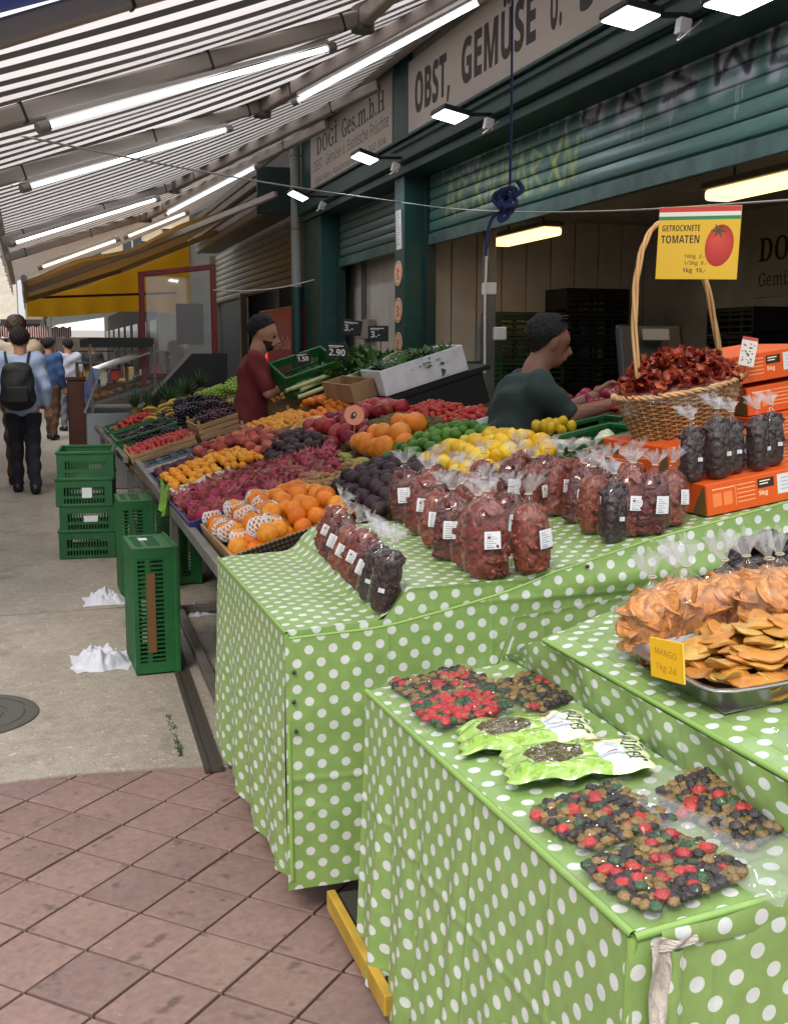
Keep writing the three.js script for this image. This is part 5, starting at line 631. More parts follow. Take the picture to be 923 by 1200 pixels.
// lemons and limes
tray('cardboard tray of lemons behind the tomato bags', 1.58, 1.94, -4.48, -3.92, 0.06, cardB); fill('lemon', 1.57, 1.95, -4.48, -3.9, { heap: 0.08, lift: 0.04, sd: 7, layers: 2, sp: 1.9 });
tray('dark tray of limes next to the lemons', 1.56, 2.0, -5.0, -4.56, 0.05, blackP); fill('lime', 1.55, 2.02, -5.02, -4.54, { heap: 0.07, lift: 0.04, sd: 9, layers: 2 });
tray('tray of grapefruit between the kiwis and the limes', 1.5, 1.95, -5.5, -5.03, 0.05, cardB); fill('grapefruit', 1.52, 1.98, -5.5, -4.92, { heap: 0.08, lift: 0.02, max: 14, sd: 11, sp: 1.95 });
fill('pear', 1.36, 1.54, -5.5, -4.78, { heap: 0.02, lift: 0.02, sd: 13, ax: true });
// dragon fruit
{ const body = lump(0.048, 1.35, 0.95, 0.95, 0.04, 2, 3, 2); const br = []; seed = 5; for (let i = 0; i < 26; i++) { const a = i * 2.4, q = -0.9 + i / 26 * 1.9, rad = 0.046 * Math.sqrt(Math.max(0.05, 1 - q * q * 0.85)); const g = grid(3, 4, (u, v) => { const w = 0.012 * (1 - v) * (u - 0.5) * 2; return [0.03 * v + 0.0, 0.004 + 0.016 * v * v, w]; }); g.rotateX(0).rotateZ(0.35).translate(0.062 * q, 0, 0); g.translate(0, rad, 0).rotateX(a); br.push(g); }
  const bg = merge(br), dm = fm('dragon', [0x963048, 0xa23a50, 0x82303f], 0.55, 0.3, 4), bm2 = [0x9c4256, 0x84623e, 0x92503c].map((h, i) => M('bract' + i, null, 0.6, { map: mottle(h, 0.3, 3, 170 + i), side: THREE.DoubleSide }));
  const put = (x0, x1, z0, z1, sd, l) => { seed = sd; for (let x = x0 + 0.05; x < x1; x += 0.085) for (let z = z0 + 0.05; z < z1; z += 0.105) { const X = x + rr(-0.015, 0.015), Z = z + rr(-0.02, 0.02); const t = thing('dragon_fruit', l, 'dragon fruit', [X, FP(X) + 0.06 + 0.045 * Math.sin((x - x0) / (x1 - x0) * 3.1) * Math.sin((z - z0) / (z1 - z0) * 3.1) + rr(-0.01, 0.01), Z], [rr(-0.5, 0.5), rr(0, 6.28), rr(-0.5, 0.5)], 'dragon fruit'); part(t, 'fruit_body', body, pick(dm)); part(t, 'bracts', bg, pick(bm2)); } };
  tray('blue plastic crate of dragon fruit on the stand edge', 0.662, 1.15, -5.85, -4.95, 0.075, plBlue); put(0.67, 1.15, -5.85, -4.96, 21, 'pink dragon fruit in the blue crate'); tray('cardboard tray of dragon fruit below the plums', 1.165, 1.47, -5.6, -4.82, 0.06, cardB); put(1.15, 1.45, -5.7, -4.85, 22, 'pink dragon fruit beside the pears'); }
{ // ginger root
  const gm = M('ginger', null, 0.8, { map: mottle(0x9c7a4c, 0.3, 6, 181), bumpMap: bumpT, bumpScale: 0.004 }), gg = [1, 2, 3].map((k) => { seed = k * 31; const l = []; for (let i = 0; i < 5; i++) l.push(lump(0.016, rr(1.2, 2), 0.8, 0.9, 0.2, 2, k * 9 + i, 0).rotateY(rr(0, 6)).rotateZ(rr(-0.4, 0.4)).translate(rr(-0.03, 0.03), rr(0, 0.015), rr(-0.025, 0.025))); return merge(l); }); seed = 4; for (let i = 0; i < 40; i++) { const x = rr(1.14, 1.4), z = rr(-4.98, -4.62); one('ginger_root', 'knobbly tan ginger root between oranges and passion fruit', 'ginger', pick(gg), gm, [x, FP(x) + 0.055 + rr(0, 0.045), z], [rr(-0.4, 0.4), rr(0, 6), 0], 'ginger roots'); } }
// mandarins, peaches, figs, plums, blueberries
{ const t = tray('black carton of small mandarins with white lettering', 0.7, 1.2, -6.6, -5.92, 0.09, M('blackCarton', 0x16130f, 0.5)); const lt = paint(256, 64, (g) => { g.fillStyle = '#16130f'; g.fillRect(0, 0, 256, 64); g.fillStyle = '#d9d4c8'; g.font = 'bold 44px serif'; g.fillText('Isabuin', 90, 46); }); part(t, 'print', new THREE.PlaneGeometry(0.34, 0.085), M('isab', null, 0.5, { map: lt }), [0.3, 0.045, 0.002]); }
fill('mandarin', 0.7, 1.2, -6.6, -5.95, { heap: 0.05, lift: 0.07, sd: 15, layers: 1 });
one('wrapping_paper', 'crumpled pale tissue paper at the edge of the dragon fruit crate', 'paper', grid(24, 20, (u, v) => { const x = lerp(0.67, 1.0, u), z = lerp(-6.0, -5.72, v); return [x, FP(x) + 0.1 + 0.07 * (fbm(x * 18, z * 18, 4, 3) - 0.5), z]; }), M('tissue', 0xb9b7a0, 0.8, { side: THREE.DoubleSide }));
one('lettuce_leaf', 'fresh green leaf hanging over the stand edge', 'leaf', grid(14, 14, (u, v) => { const z = lerp(-6.1, -5.7, u); return [0.645 + 0.03 * Math.sin(u * 17) * v, 0.83 - 0.16 * v + 0.02 * Math.sin(u * 9), z]; }), M('leafy', null, 0.6, { map: mottle(0x6f9a3a, 0.3, 5, 14), side: THREE.DoubleSide }));
tray('cardboard tray of peaches behind the small mandarins', 1.0, 1.42, -7.2, -6.65, 0.06, cardB); fill('peach', 0.98, 1.42, -7.25, -6.1, { heap: 0.06, lift: 0.06, sd: 17, layers: 1, skip: (x, z) => x < 1.2 && z > -6.6 });
tray('blue-lined tray of figs on the stand edge', 0.7, 0.98, -7.2, -6.66, 0.05, plBlue); fill('fig', 0.72, 0.98, -7.2, -6.68, { heap: 0.02, lift: 0.03, sd: 19 });
fill('mangosteen', 1.22, 1.56, -6.6, -5.65, { heap: 0.05, lift: 0.05, sd: 23, layers: 1 }); tray('cardboard tray of dark plums behind the dragon fruit', 1.22, 1.56, -6.55, -5.62, 0.05, cardB);
{ const cell = merge([bb(0, 0.1, 0, 0.004, 0, 0.12), bb(0, 0.1, 0, 0.045, 0, 0.003), bb(0, 0.1, 0, 0.045, 0.117, 0.12), bb(0, 0.003, 0, 0.045, 0, 0.12), bb(0.097, 0.1, 0, 0.045, 0, 0.12)]); seed = 8; const bs = []; for (let i = 0; i < 46; i++) bs.push(new THREE.SphereGeometry(0.0085, 7, 5).translate(rr(0.01, 0.09), rr(0.03, 0.044), rr(0.01, 0.11))); const bg = merge(bs); const bl = M('blueberry', 0x1a2036, 0.55), cl = M('punnet', 0xe8eef2, 0.1, { transmission: 0.9, thickness: 0 });
  tray('pale cardboard tray of blueberry punnets', 0.7, 1.45, -7.86, -7.5, 0.04, M('paleCard', 0xa9a49a, 0.8)); for (let a = 0; a < 7; a++) for (let b = 0; b < 2; b++) { const x = 0.72 + a * 0.102, z = -7.82 + b * 0.15; const t = thing('blueberry_punnet', 'clear punnet of blueberries in the pale tray', 'punnet', [x, FP(x) + 0.014, z], [0, 0, PT], 'blueberry punnets'); part(t, 'box', cell, cl); part(t, 'blueberries', bg, bl).userData.kind = 'stuff'; } }
// apricots, clementines, pomegranates, kiwis, cherry tomatoes
tray('wooden tray of apricots near the red-shirted seller', 1.42, 1.8, -7.85, -7.0, 0.08, woodC, { slat: 2 }); fill('apricot', 1.43, 1.8, -7.85, -7.0, { heap: 0.03, lift: 0.05, sd: 25, layers: 1 });
fill('clementine', 1.6, 2.05, -7.9, -6.7, { heap: 0.06, lift: 0.06, sd: 27, skip: (x, z) => x < 1.82 && z < -6.98 }); tray('cardboard tray of clementines beyond the pomegranates', 1.81, 2.08, -7.85, -6.7, 0.07, cardB);
fill('pomegranate', 1.48, 2.1, -6.62, -5.6, { heap: 0.09, lift: 0.02, sd: 29, sp: 1.95, skip: (x, z) => z > -6.0 && x > 1.72 });
fill('kiwi', 1.56, 2.0, -6.0, -5.1, { heap: 0.06, lift: 0.04, sd: 31, layers: 1, ax: true, skip: (x, z) => x < 1.7 && z < -5.6 });
{ const g = new THREE.SphereGeometry(0.1, 20, 12, 0, 6.283, 0, 1.4).scale(1.6, 0.7, 0.9); one('melon_wedge', 'yellow melon wedge lying beside the pomegranates', 'melon', g, M('melon', null, 0.5, { map: mottle(0xb98a24, 0.25, 4, 19) }), [1.62, FP(1.62) + 0.06, -6.72], [0.3, 0.5, 0.3]); }
{ const p = onS(415, 500, (x) => FP(x) + 0.1).lerp(V(0, 1.53, 0), 0.08); const t = thing('price_tag', 'round peach paper tag with a melon drawing among the pomegranates', 'price tag', p, [0, -0.35, 0]); const dt = paint(128, 128, (g) => { g.fillStyle = '#e09a78'; g.fillRect(0, 0, 128, 128); g.fillStyle = '#3b3128'; g.beginPath(); g.ellipse(66, 68, 26, 17, 0.5, 0, 7); g.fill(); g.fillStyle = '#c9c2b4'; g.beginPath(); g.ellipse(60, 62, 10, 6, 0.5, 0, 7); g.fill(); }); part(t, 'disc', new THREE.CylinderGeometry(0.052, 0.052, 0.004, 28).rotateX(Math.PI / 2), M('tagPeach', null, 0.6, { map: dt }), [0, 0.06, 0]); part(t, 'stick', rod([0, -0.1, -0.003], [0, 0.03, -0.003], 0.003), woodC); }
tray('white tray of cherry tomatoes before the green-shirted seller', 1.97, 2.26, -5.55, -5.12, 0.06, foamW); fill('tomato', 1.98, 2.26, -5.54, -5.12, { heap: 0.03, lift: 0.04, sd: 33, layers: 1 }); tray('dark tray of cherry tomatoes under the white foam box', 1.97, 2.26, -6.25, -5.6, 0.06, blackP); fill('tomato', 1.98, 2.26, -6.22, -5.6, { heap: 0.03, lift: 0.04, sd: 35, layers: 1 });
// green crate of onions behind the lemons
function crateGeo(w, d, h, t = 0.012) { // ventilated plastic crate, open top, local origin at floor centre
  const l = []; const wallX = (z) => { for (const y of [0.0, h * 0.3, h - 0.05]) l.push(bb(-w / 2, w / 2, y, y + (y > h * 0.5 ? 0.05 : 0.022), z - t / 2, z + t / 2)); for (let x = -w / 2 + 0.012; x < w / 2; x += 0.021) l.push(bb(x - 0.004, x + 0.004, 0.02, h - 0.045, z - t / 3, z + t / 3)); for (const s of [-1, 1]) l.push(bb(s * w / 2 - (s > 0 ? 0.05 : 0), s * w / 2 + (s > 0 ? 0 : 0.05), 0, h, z - t / 2 - 0.001, z + t / 2 + 0.001)); };
  const wallZ = (x) => { for (const y of [0.0, h * 0.3, h - 0.05]) l.push(bb(x - t / 2, x + t / 2, y, y + (y > h * 0.5 ? 0.05 : 0.022), -d / 2, d / 2)); for (let z = -d / 2 + 0.012; z < d / 2; z += 0.021) l.push(bb(x - t / 3, x + t / 3, 0.02, h - 0.045, z - 0.004, z + 0.004)); for (const s of [-1, 1]) l.push(bb(x - t / 2 - 0.001, x + t / 2 + 0.001, 0, h, s * d / 2 - (s > 0 ? 0.05 : 0), s * d / 2 + (s > 0 ? 0 : 0.05))); };
  return { side: (wallX(-d / 2 + t / 2), wallX(d / 2 - t / 2), wallZ(-w / 2 + t / 2), wallZ(w / 2 - t / 2), merge(l)), floor: (() => { const f = []; for (let x = -w / 2 + 0.02; x < w / 2; x += 0.026) f.push(bb(x - 0.008, x + 0.008, 0.002, 0.01, -d / 2 + t, d / 2 - t)); for (let z = -d / 2 + 0.03; z < d / 2; z += 0.05) f.push(bb(-w / 2 + t, w / 2 - t, 0.001, 0.007, z - 0.006, z + 0.006)); return merge(f); })(), rim: merge([bb(-w / 2 - 0.008, w / 2 + 0.008, h, h + 0.022, -d / 2 - 0.008, -d / 2 + 0.016, 0.005), bb(-w / 2 - 0.008, w / 2 + 0.008, h, h + 0.022, d / 2 - 0.016, d / 2 + 0.008, 0.005), bb(-w / 2 - 0.008, -w / 2 + 0.016, h, h + 0.022, -d / 2 + 0.016, d / 2 - 0.016, 0.005), bb(w / 2 - 0.016, w / 2 + 0.008, h, h + 0.022, -d / 2 + 0.016, d / 2 - 0.016, 0.005)]) };
}
const CG = crateGeo(0.6, 0.4, 0.19);
function crate(label, p, r, m = plG, name = 'plastic_crate', group) { const t = thing(name, label, 'crate', p, r, group); part(t, 'side_walls', CG.side, m); part(t, 'slatted_floor', CG.floor, m); part(t, 'top_rim', CG.rim, m); return t; }
const C1 = onD(696, 530, 4.75), C2 = onD(690, 512, 5.2);
{ const cs = crateGeo(0.4, 0.3, 0.09); const t = thing('plastic_crate', 'low green crate of white onions behind the lemons', 'crate', [C1.x, C1.y - 0.03, C1.z], [0, 0.1, PT * 0.6]); part(t, 'side_walls', cs.side, plG); part(t, 'slatted_floor', cs.floor, plG); part(t, 'top_rim', cs.rim, plG); const u = thing('plastic_crate', 'low green crate of greens beside the onion crate', 'crate', [C2.x, C2.y - 0.05, C2.z], [0, 0.05, PT * 0.6]); part(u, 'side_walls', cs.side, plG); part(u, 'slatted_floor', cs.floor, plG); part(u, 'top_rim', cs.rim, plG); }
fill('onion', C1.x - 0.17, C1.x + 0.17, C1.z - 0.12, C1.z + 0.12, { heap: 0.02, lift: 0.0, sd: 37, max: 9, plane: (x) => C1.y - 0.02 + 0.17 * (x - C1.x) }); fill('yellowpepper', C2.x - 0.26, C2.x - 0.1, C2.z - 0.1, C2.z + 0.12, { heap: 0.03, lift: 0.02, sd: 39, plane: () => C2.y + 0.0 });
{ const t = thing('crate_shelf', 'dark shelf carrying the low green crates behind the lemons', 'shelf', [0, 0, 0]); part(t, 'board', bar([C1.x - 0.26, C1.y - 0.095, (C1.z + C2.z) / 2], [C1.x + 0.34, C1.y - 0.02, (C1.z + C2.z) / 2], 0.95, 0.02), woodD); for (const [x, z] of [[C1.x - 0.2, C1.z + 0.15], [C1.x + 0.25, C1.z + 0.15], [C1.x - 0.2, C2.z - 0.15], [C1.x + 0.25, C2.z - 0.15]]) part(t, 'leg', bb(x - 0.02, x + 0.02, 0, C1.y - 0.1, z - 0.02, z + 0.02), steel); }
// side counter with red onions and peppers, black till
{ const t = thing('side_counter', 'small counter with heaped red onions in front of the till', 'counter', [2.95, 0, -5.15]); part(t, 'top', rbox(0.55, 0.04, 0.9, 0.005), woodD, [0, 1.2, 0]); for (const [x, z] of [[-0.22, -0.38], [0.22, -0.38], [-0.22, 0.38], [0.22, 0.38]]) part(t, 'leg', bb(x - 0.02, x + 0.02, 0, 1.18, z - 0.02, z + 0.02), steel);
  const fl = () => 1.2; fill('redonion', 2.7, 3.0, -5.35, -4.95, { heap: 0.08, lift: 0.02, sd: 41, plane: fl, layers: 1 }); fill('chilli', 2.72, 3.1, -4.95, -4.72, { heap: 0.06, lift: 0.02, sd: 43, plane: fl, ax: true, layers: 1 });
  const q = thing('till', 'black till with a slanted screen on the counter behind the seller', 'till', [3.4, 0, -5.6], [0, -0.5, 0]); part(q, 'stand', rbox(0.5, 1.16, 0.5, 0.01), M('tillStand', 0x2a2826, 0.7), [0, 0.58, 0]); part(q, 'base', rbox(0.36, 0.14, 0.34, 0.03), blackP, [0, 1.23, 0]); part(q, 'screen', rbox(0.4, 0.42, 0.06, 0.03), blackP, [-0.02, 1.48, -0.02], [-0.35, 0.3, 0.1]); part(q, 'scale_pan', rbox(0.34, 0.02, 0.3, 0.008), greyMetal, [0.02, 1.31, 0.06]); part(q, 'display', rbox(0.16, 0.07, 0.01, 0.004), M('lcd', 0x6a6f70, 0.3), [0, 1.62, 0.03], [-0.35, 0.3, 0.1]); }
// ---------------------------------------------------------------- vegetables tier
const VP_ = (x) => 0.63 + PM * x;
{ const t = thing('vegetable_stand', 'raised dark stand under the vegetables and the white foam box', 'display stand', [0, 0, 0]); part(t, 'deck', bar([1.95, VP_(1.95) - 0.02, -7.9], [2.74, VP_(2.74) - 0.02, -7.9], 2.9, 0.03), M('standBlack', 0x151412, 0.7)); part(t, 'front_panel', bar([1.98, VP_(1.98) - 0.14, -6.48], [2.72, VP_(2.72) - 0.14, -6.48], 0.03, 0.2), M('standBlack', null)); for (const [x, z] of [[2.0, -6.5], [2.7, -6.5], [2.0, -9.2], [2.7, -9.2]]) part(t, 'leg', bb(x - 0.025, x + 0.025, 0, VP_(x) - 0.05, z - 0.025, z + 0.025), steel); }
tray('white foam box of leafy greens with small holes in its side', 2.06, 2.6, -6.88, -6.46, 0.16, foamW, { plane: VP_, cat: 'foam box', name: 'foam_box' }); tray('open cardboard box of leeks beside the white foam box', 1.9, 2.05, -7.3, -6.6, 0.12, cardB, { plane: VP_, cat: 'box', name: 'cardboard_box' });
{ const lm = [0x2f5a1e, 0x3f6e28, 0x244a1a, 0x547f35].map((h, i) => M('leaf' + i, null, 0.6, { map: mottle(h, 0.35, 4, 190 + i), side: THREE.DoubleSide, transmission: 0.15, thickness: 0 }));
  const bunch = (n, len, wid, sd) => { seed = sd; const l = []; for (let i = 0; i < n; i++) { const a = rnd() * 6.28, lf = len * rr(0.6, 1.1), wd = wid * rr(0.6, 1.2), be = rr(0.3, 1.3), st = rr(0, 0.5); const g = grid(3, 6, (u, v) => { const w = wd * Math.sin(Math.PI * clamp(v * 0.92 + 0.06)) * (u - 0.5); const r = lf * v; return [r * Math.sin(be * v + st), r * Math.cos(be * v + st) + 0.15 * Math.abs(u - 0.5) * wd + 0.006 * Math.sin(v * 14 + i), w + 0.004 * Math.sin(v * 20)]; }); g.rotateY(a).translate(rr(-0.03, 0.03), 0, rr(-0.03, 0.03)); l.push(g); } return merge(l); };
  const bg = [bunch(60, 0.16, 0.06, 3), bunch(70, 0.13, 0.05, 4), bunch(50, 0.2, 0.045, 5)]; seed = 77;
  const put = (name, label, cat, x0, x1, z0, z1, n, lift, s0, group) => { for (let i = 0; i < n; i++) { const x = rr(x0, x1), z = rr(z0, z1); one(name, label, cat, pick(bg), pick(lm), [x, VP_(x) + lift, z], [rr(-0.5, 0.5), rr(0, 6), rr(-0.5, 0.5)], group, s0 * rr(0.8, 1.15)); } };
  put('leafy_bunch', 'bunch of leafy greens in the white foam box', 'greens', 2.1, 2.56, -6.82, -6.52, 12, 0.09, 0.75, 'greens in the foam box'); put('leafy_bunch', 'bunch of dark greens on the raised vegetable stand', 'greens', 2.0, 2.6, -9.2, -7.2, 34, 0.02, 1, 'greens on the raised stand');
  const lk = (() => { const l = []; l.push(rod([0, 0, 0], [0.34, 0.03, 0], 0.015, 0.017, 8)); for (let i = 0; i < 5; i++) l.push(grid(2, 8, (u, v) => [0.32 + 0.3 * v, 0.03 + 0.05 * v * (i - 2) * 0.5 + 0.04 * Math.sin(v * 3), (u - 0.5) * 0.03 + 0.04 * v * (i - 2)])); return merge(l); })(); const lkm = M('leek', null, 0.5, { map: tex(64, 64, (u, v) => { const k = tf(u, v, 6, 3, 5); return [150 + 50 * k, 165 + 40 * k, 105 + 40 * k]; }), side: THREE.DoubleSide });
  seed = 15; for (let i = 0; i < 14; i++) { const x = rr(1.72, 2.0), z = rr(-8.3, -7.3); one('leek', 'pale leek stalk lying before the dark greens', 'leek', lk, lkm, [x, VP_(x) + 0.03 + rr(0, 0.06), z], [rr(-0.1, 0.1), rr(-0.2, 0.5), 0.25], 'leeks'); }
  // pineapples, bananas, grapes
  const pa = (() => lump(0.07, 0.85, 1.15, 0.85, 0.04, 6, 2, 3, (v) => 1 + 0.06 * Math.sin(Math.atan2(v.z, v.x) * 9 + v.y * 9) * Math.sin(v.y * 15)))(); seed = 6; const cr = []; for (let i = 0; i < 34; i++) { const a = i * 2.4, q = i / 34, be = lerp(1.1, 0.1, q), L = lerp(0.12, 0.2, q); cr.push(grid(2, 5, (u, v) => { const w = 0.026 * (1 - v) * (u - 0.5), r = L * v; return [0.012 + r * Math.sin(be * (0.6 + 0.4 * v)), 0.075 + r * Math.cos(be * (0.6 + 0.4 * v)), w]; }).rotateY(a)); } const crg = merge(cr);
  const pm = M('pine', null, 0.7, { map: mottle(0x6f5a2a, 0.4, 12, 7) }), pl = M('pineLeaf', null, 0.6, { map: mottle(0x3a5a34, 0.3, 5, 8), side: THREE.DoubleSide });
  [[1.12, -11.3], [1.3, -11.55], [1.5, -11.5], [1.25, -11.0], [1.68, -11.6], [1.0, -11.6], [1.42, -11.1]].forEach(([x, z]) => { const t = thing('pineapple', 'pineapple with a spiky green crown on the second stand', 'pineapple', [x, FP(x) + 0.08, z], [rr(-0.3, 0.5), rr(0, 6), rr(-0.3, 0.3)], 'pineapples'); t.scale.setScalar(1.15); part(t, 'fruit_body', pa, pm); part(t, 'crown', crg, pl); });
  const ban = tube([[0, 0, -0.09], [0.012, 0.022, -0.04], [0.014, 0.026, 0.03], [0, 0.006, 0.09]], 0.017, 14, 7); const bnM = [0xc2a238, 0xb4902c].map((h, i) => M('banana' + i, null, 0.5, { map: mottle(h, 0.25, 5, 200 + i) })); seed = 9; for (let i = 0; i < 22; i++) { const x = rr(0.98, 1.3), z = rr(-10.7, -9.9); one('banana', 'yellow banana piled before the pineapples', 'banana', ban, pick(bnM), [x, FP(x) + 0.06 + rr(0, 0.12), z], [rr(-0.3, 0.3), rr(0, 6), rr(-0.5, 0.5)], 'bananas'); }
  const gb = (sd, r, n) => { seed = sd; const l = []; for (let i = 0; i < n; i++) { const q = i / n, rad = 0.07 * Math.sqrt(1 - (q * 2 - 1) ** 2 * 0.9), a = i * 2.4; l.push(new THREE.SphereGeometry(r, 8, 6).translate((q - 0.5) * 0.22, rad * Math.cos(a) * 0.7 * rr(0.8, 1), rad * Math.sin(a) * rr(0.8, 1))); } return merge(l); }; const gg = [gb(1, 0.0125, 80), gb(2, 0.0125, 80)], gG = [M('grapeGreen', null, 0.3, { map: mottle(0x86a83a, 0.2, 5, 31) })], gD = [M('grapeDark', null, 0.35, { map: mottle(0x20182a, 0.3, 5, 32) }), M('grapeDark2', 0x2a1a26, 0.35)], gR = [M('grapeRed', null, 0.35, { map: mottle(0x4a1e28, 0.3, 5, 33) })];
  const gput = (label, x0, x1, z0, z1, n, ms, h, group, sd) => { seed = sd; for (let i = 0; i < n; i++) { const x = rr(x0, x1), z = rr(z0, z1), u = (x - x0) / (x1 - x0) * 2 - 1, v = (z - z0) / (z1 - z0) * 2 - 1; const t = thing('grape_bunch', label, 'grapes', [x, FP(x) + 0.05 + h * Math.max(0, 1 - Math.max(u * u, v * v)), z], [rr(-0.4, 0.4), rr(0, 6), rr(-0.3, 0.3)], group); part(t, 'grapes', pick(gg), pick(ms)).userData.kind = 'stuff'; } };
  gput('bunch of green grapes heaped near the red-shirted seller', 1.5, 1.98, -10.9, -9.4, 26, gG, 0.17, 'green grapes', 3); gput('bunch of dark grapes heaped before the bananas', 1.1, 1.6, -10.4, -8.9, 34, gD, 0.14, 'dark grapes', 4); gput('bunch of red grapes in the wooden crate', 1.3, 1.85, -9.4, -8.65, 12, gR, 0.06, 'red grapes', 5); gput('bunch of dark grapes in the green crate', 0.72, 1.1, -9.9, -9.05, 12, gD, 0.03, 'dark grapes in the crate', 6);
}
tray('wooden tray of strawberries beside the stacked green crates', 0.68, 1.16, -8.95, -8.3, 0.06, woodC, { slat: 2 }); fill('strawberry', 0.69, 1.16, -8.94, -8.32, { heap: 0.03, lift: 0.04, sd: 45, layers: 1 });
tray('wooden crate of red grapes beside the strawberries', 1.2, 1.62, -9.0, -8.35, 0.12, woodC, { slat: 3 }); tray('wooden crate of physalis beside the red grapes', 1.66, 2.02, -9.1, -8.4, 0.11, woodC, { slat: 3 }); fill('apricot', 1.68, 2.0, -9.08, -8.42, { heap: 0.05, lift: 0.08, sd: 47, layers: 1 }).forEach((o) => { o.name = o.name.replace('apricot', 'physalis'); tag(o, 'orange physalis in the wooden crate beside the red grapes', 'physalis', 'physalis'); });
{ const cs = crateGeo(0.5, 0.8, 0.1); const t = thing('plastic_crate', 'green crate of dark grapes on the second stand', 'crate', [0.9, FP(0.9) + 0.01, -9.5], [0, 0, PT]); part(t, 'side_walls', cs.side, plG); part(t, 'slatted_floor', cs.floor, plG); part(t, 'top_rim', cs.rim, plG); const u = thing('plastic_crate', 'green crate of radishes by the glass counter', 'crate', [0.9, FP(0.9) + 0.01, -10.5], [0, 0, PT]); part(u, 'side_walls', cs.side, plG); part(u, 'slatted_floor', cs.floor, plG); part(u, 'top_rim', cs.rim, plG); fill('tomato', 0.72, 1.1, -10.85, -10.15, { heap: 0.09, lift: 0.06, sd: 49, layers: 1 }).forEach((o) => { o.name = o.name.replace('tomato', 'radish'); tag(o, 'red radish in the crate by the glass counter', 'radish', 'radishes'); }); }
// price placards on sticks among the vegetables
{ const pt = ['1.-', '3.-', '2.90', '1.50'].map((s) => paint(128, 96, (g) => { g.fillStyle = '#101010'; g.fillRect(0, 0, 128, 96); g.fillStyle = '#dcdcd8'; g.font = 'bold 54px sans-serif'; g.fillText(s, 14, 72, 100); g.fillRect(12, 12, 90, 6); g.fillRect(12, 22, 60, 3); }));
  [[384, 362, 384, 8.8, 0.34, 0], [443, 391, 0, 9.0, 0.3, 1], [395, 412, 0, 8.3, 0.3, 2], [412, 384, 0, 9.2, 0.3, 1], [355, 420, 0, 8.2, 0.2, 3]].forEach(([x, y, , d, w, k], i) => { if (!i) return; const p = onD(x, y, d); const t = thing('price_placard', ['', 'black placard with a large price on twin sticks by the pillar', 'wide black price placard above the leeks', 'tilted black price placard on a thin stick above the greens', 'small price placard by the seller holding the crate'][i], 'price placard', p, [0, -0.35, [0, 0, -0.05, -0.12, 0.1][i]]); part(t, 'board', rbox(w * 0.55, w * 0.42, 0.006, 0.002), blackP); part(t, 'print', new THREE.PlaneGeometry(w * 0.53, w * 0.4), M('plac' + k, null, 0.6, { map: pt[k] }), [0, 0, 0.0045]); part(t, 'stick', rod([0.02, -w * 0.2, -0.004], [0.03, -0.45, -0.004], 0.004), darkWire); }); }
// ---------------------------------------------------------------- crates and litter on the ground
{
  const st = ['lowest', 'second', 'third', 'topmost'];
  st.forEach((s, i) => { const t = crate(`green ventilated crate, ${s} of the stack of four beside the stand`, [0.365 + [0, 0.006, -0.004, 0.004][i], 0.012 + i * 0.193, -8.62], [0, Math.PI / 2 - 0.1 + [0, 0.02, -0.015, 0.01][i], 0], plG, 'plastic_crate', 'stacked green crates'); if (i === 1 || i === 2) part(t, 'paper_label', new THREE.BoxGeometry(0.002, 0.045 + 0.03 * (i - 1), 0.1 - 0.03 * (i - 1)), M('paper', 0xcfd2d8, 0.6), [-0.301, 0.1, 0.02]); });
  const up = (label, x, z, ry) => { const t = crate(label, [x, 0.317, z], [0, ry, -Math.PI / 2]); return t; };
  const a = up('green crate standing on its end beside the crumpled white bag', 0.4, -5.36, 0.03); part(a, 'brown_strip', bb(-0.18, 0.2, 0.06, 0.1, 0.2, 0.203), M('brownPrint', 0x6a4a26, 0.6)); part(a, 'paper_label', new THREE.BoxGeometry(0.002, 0.04, 0.06), M('paper', 0xcfd2d8, 0.6), [-0.3015, 0.08, -0.06]);
  up('green crate standing on its end before the stacked crates', 0.47, -7.05, 0.0); up('green crate standing on its end under the fruit stand', 0.78, -7.35, 0.1);
  const rag = (label, px, py, w, d, h, sd) => { const p = onY(px, py, 0.008); one('plastic_bag', label, 'plastic bag', grid(40, 34, (u, v) => { const a = (u - 0.5) * 2, b = (v - 0.5) * 2, r = Math.min(1, Math.hypot(a, b)); const y = h * Math.max(0, 1 - r) ** 0.7 * (0.35 + 1.3 * fbm(a * 1.6 + sd, b * 1.6, sd, 2)) + 0.075 * Math.abs(fbm(a * 3.3 + sd, b * 3.3, 2, 3) - 0.5) * 2 * (1 - r * 0.6); return [a * w / 2 * (1 + 0.3 * (fbm(b * 3 + sd, 1, sd, 2) - 0.5)), Math.max(0.001, y * (1 - r ** 6)), b * d / 2 * (1 + 0.35 * (fbm(a * 3, sd, 4, 2) - 0.5))]; }), M('ragWhite', 0xd4d6e2, 0.55, { transmission: 0.25, thickness: 0, side: THREE.DoubleSide }), p); };
  rag('crumpled white plastic bag lying beside the upright crate', 118, 776, 0.27, 0.34, 0.085, 3); rag('twisted white plastic bag on the lane between the crates', 124, 704, 0.25, 0.26, 0.055, 7); rag('flat white plastic bag under the fruit stand', 230, 718, 0.26, 0.2, 0.03, 11);
}
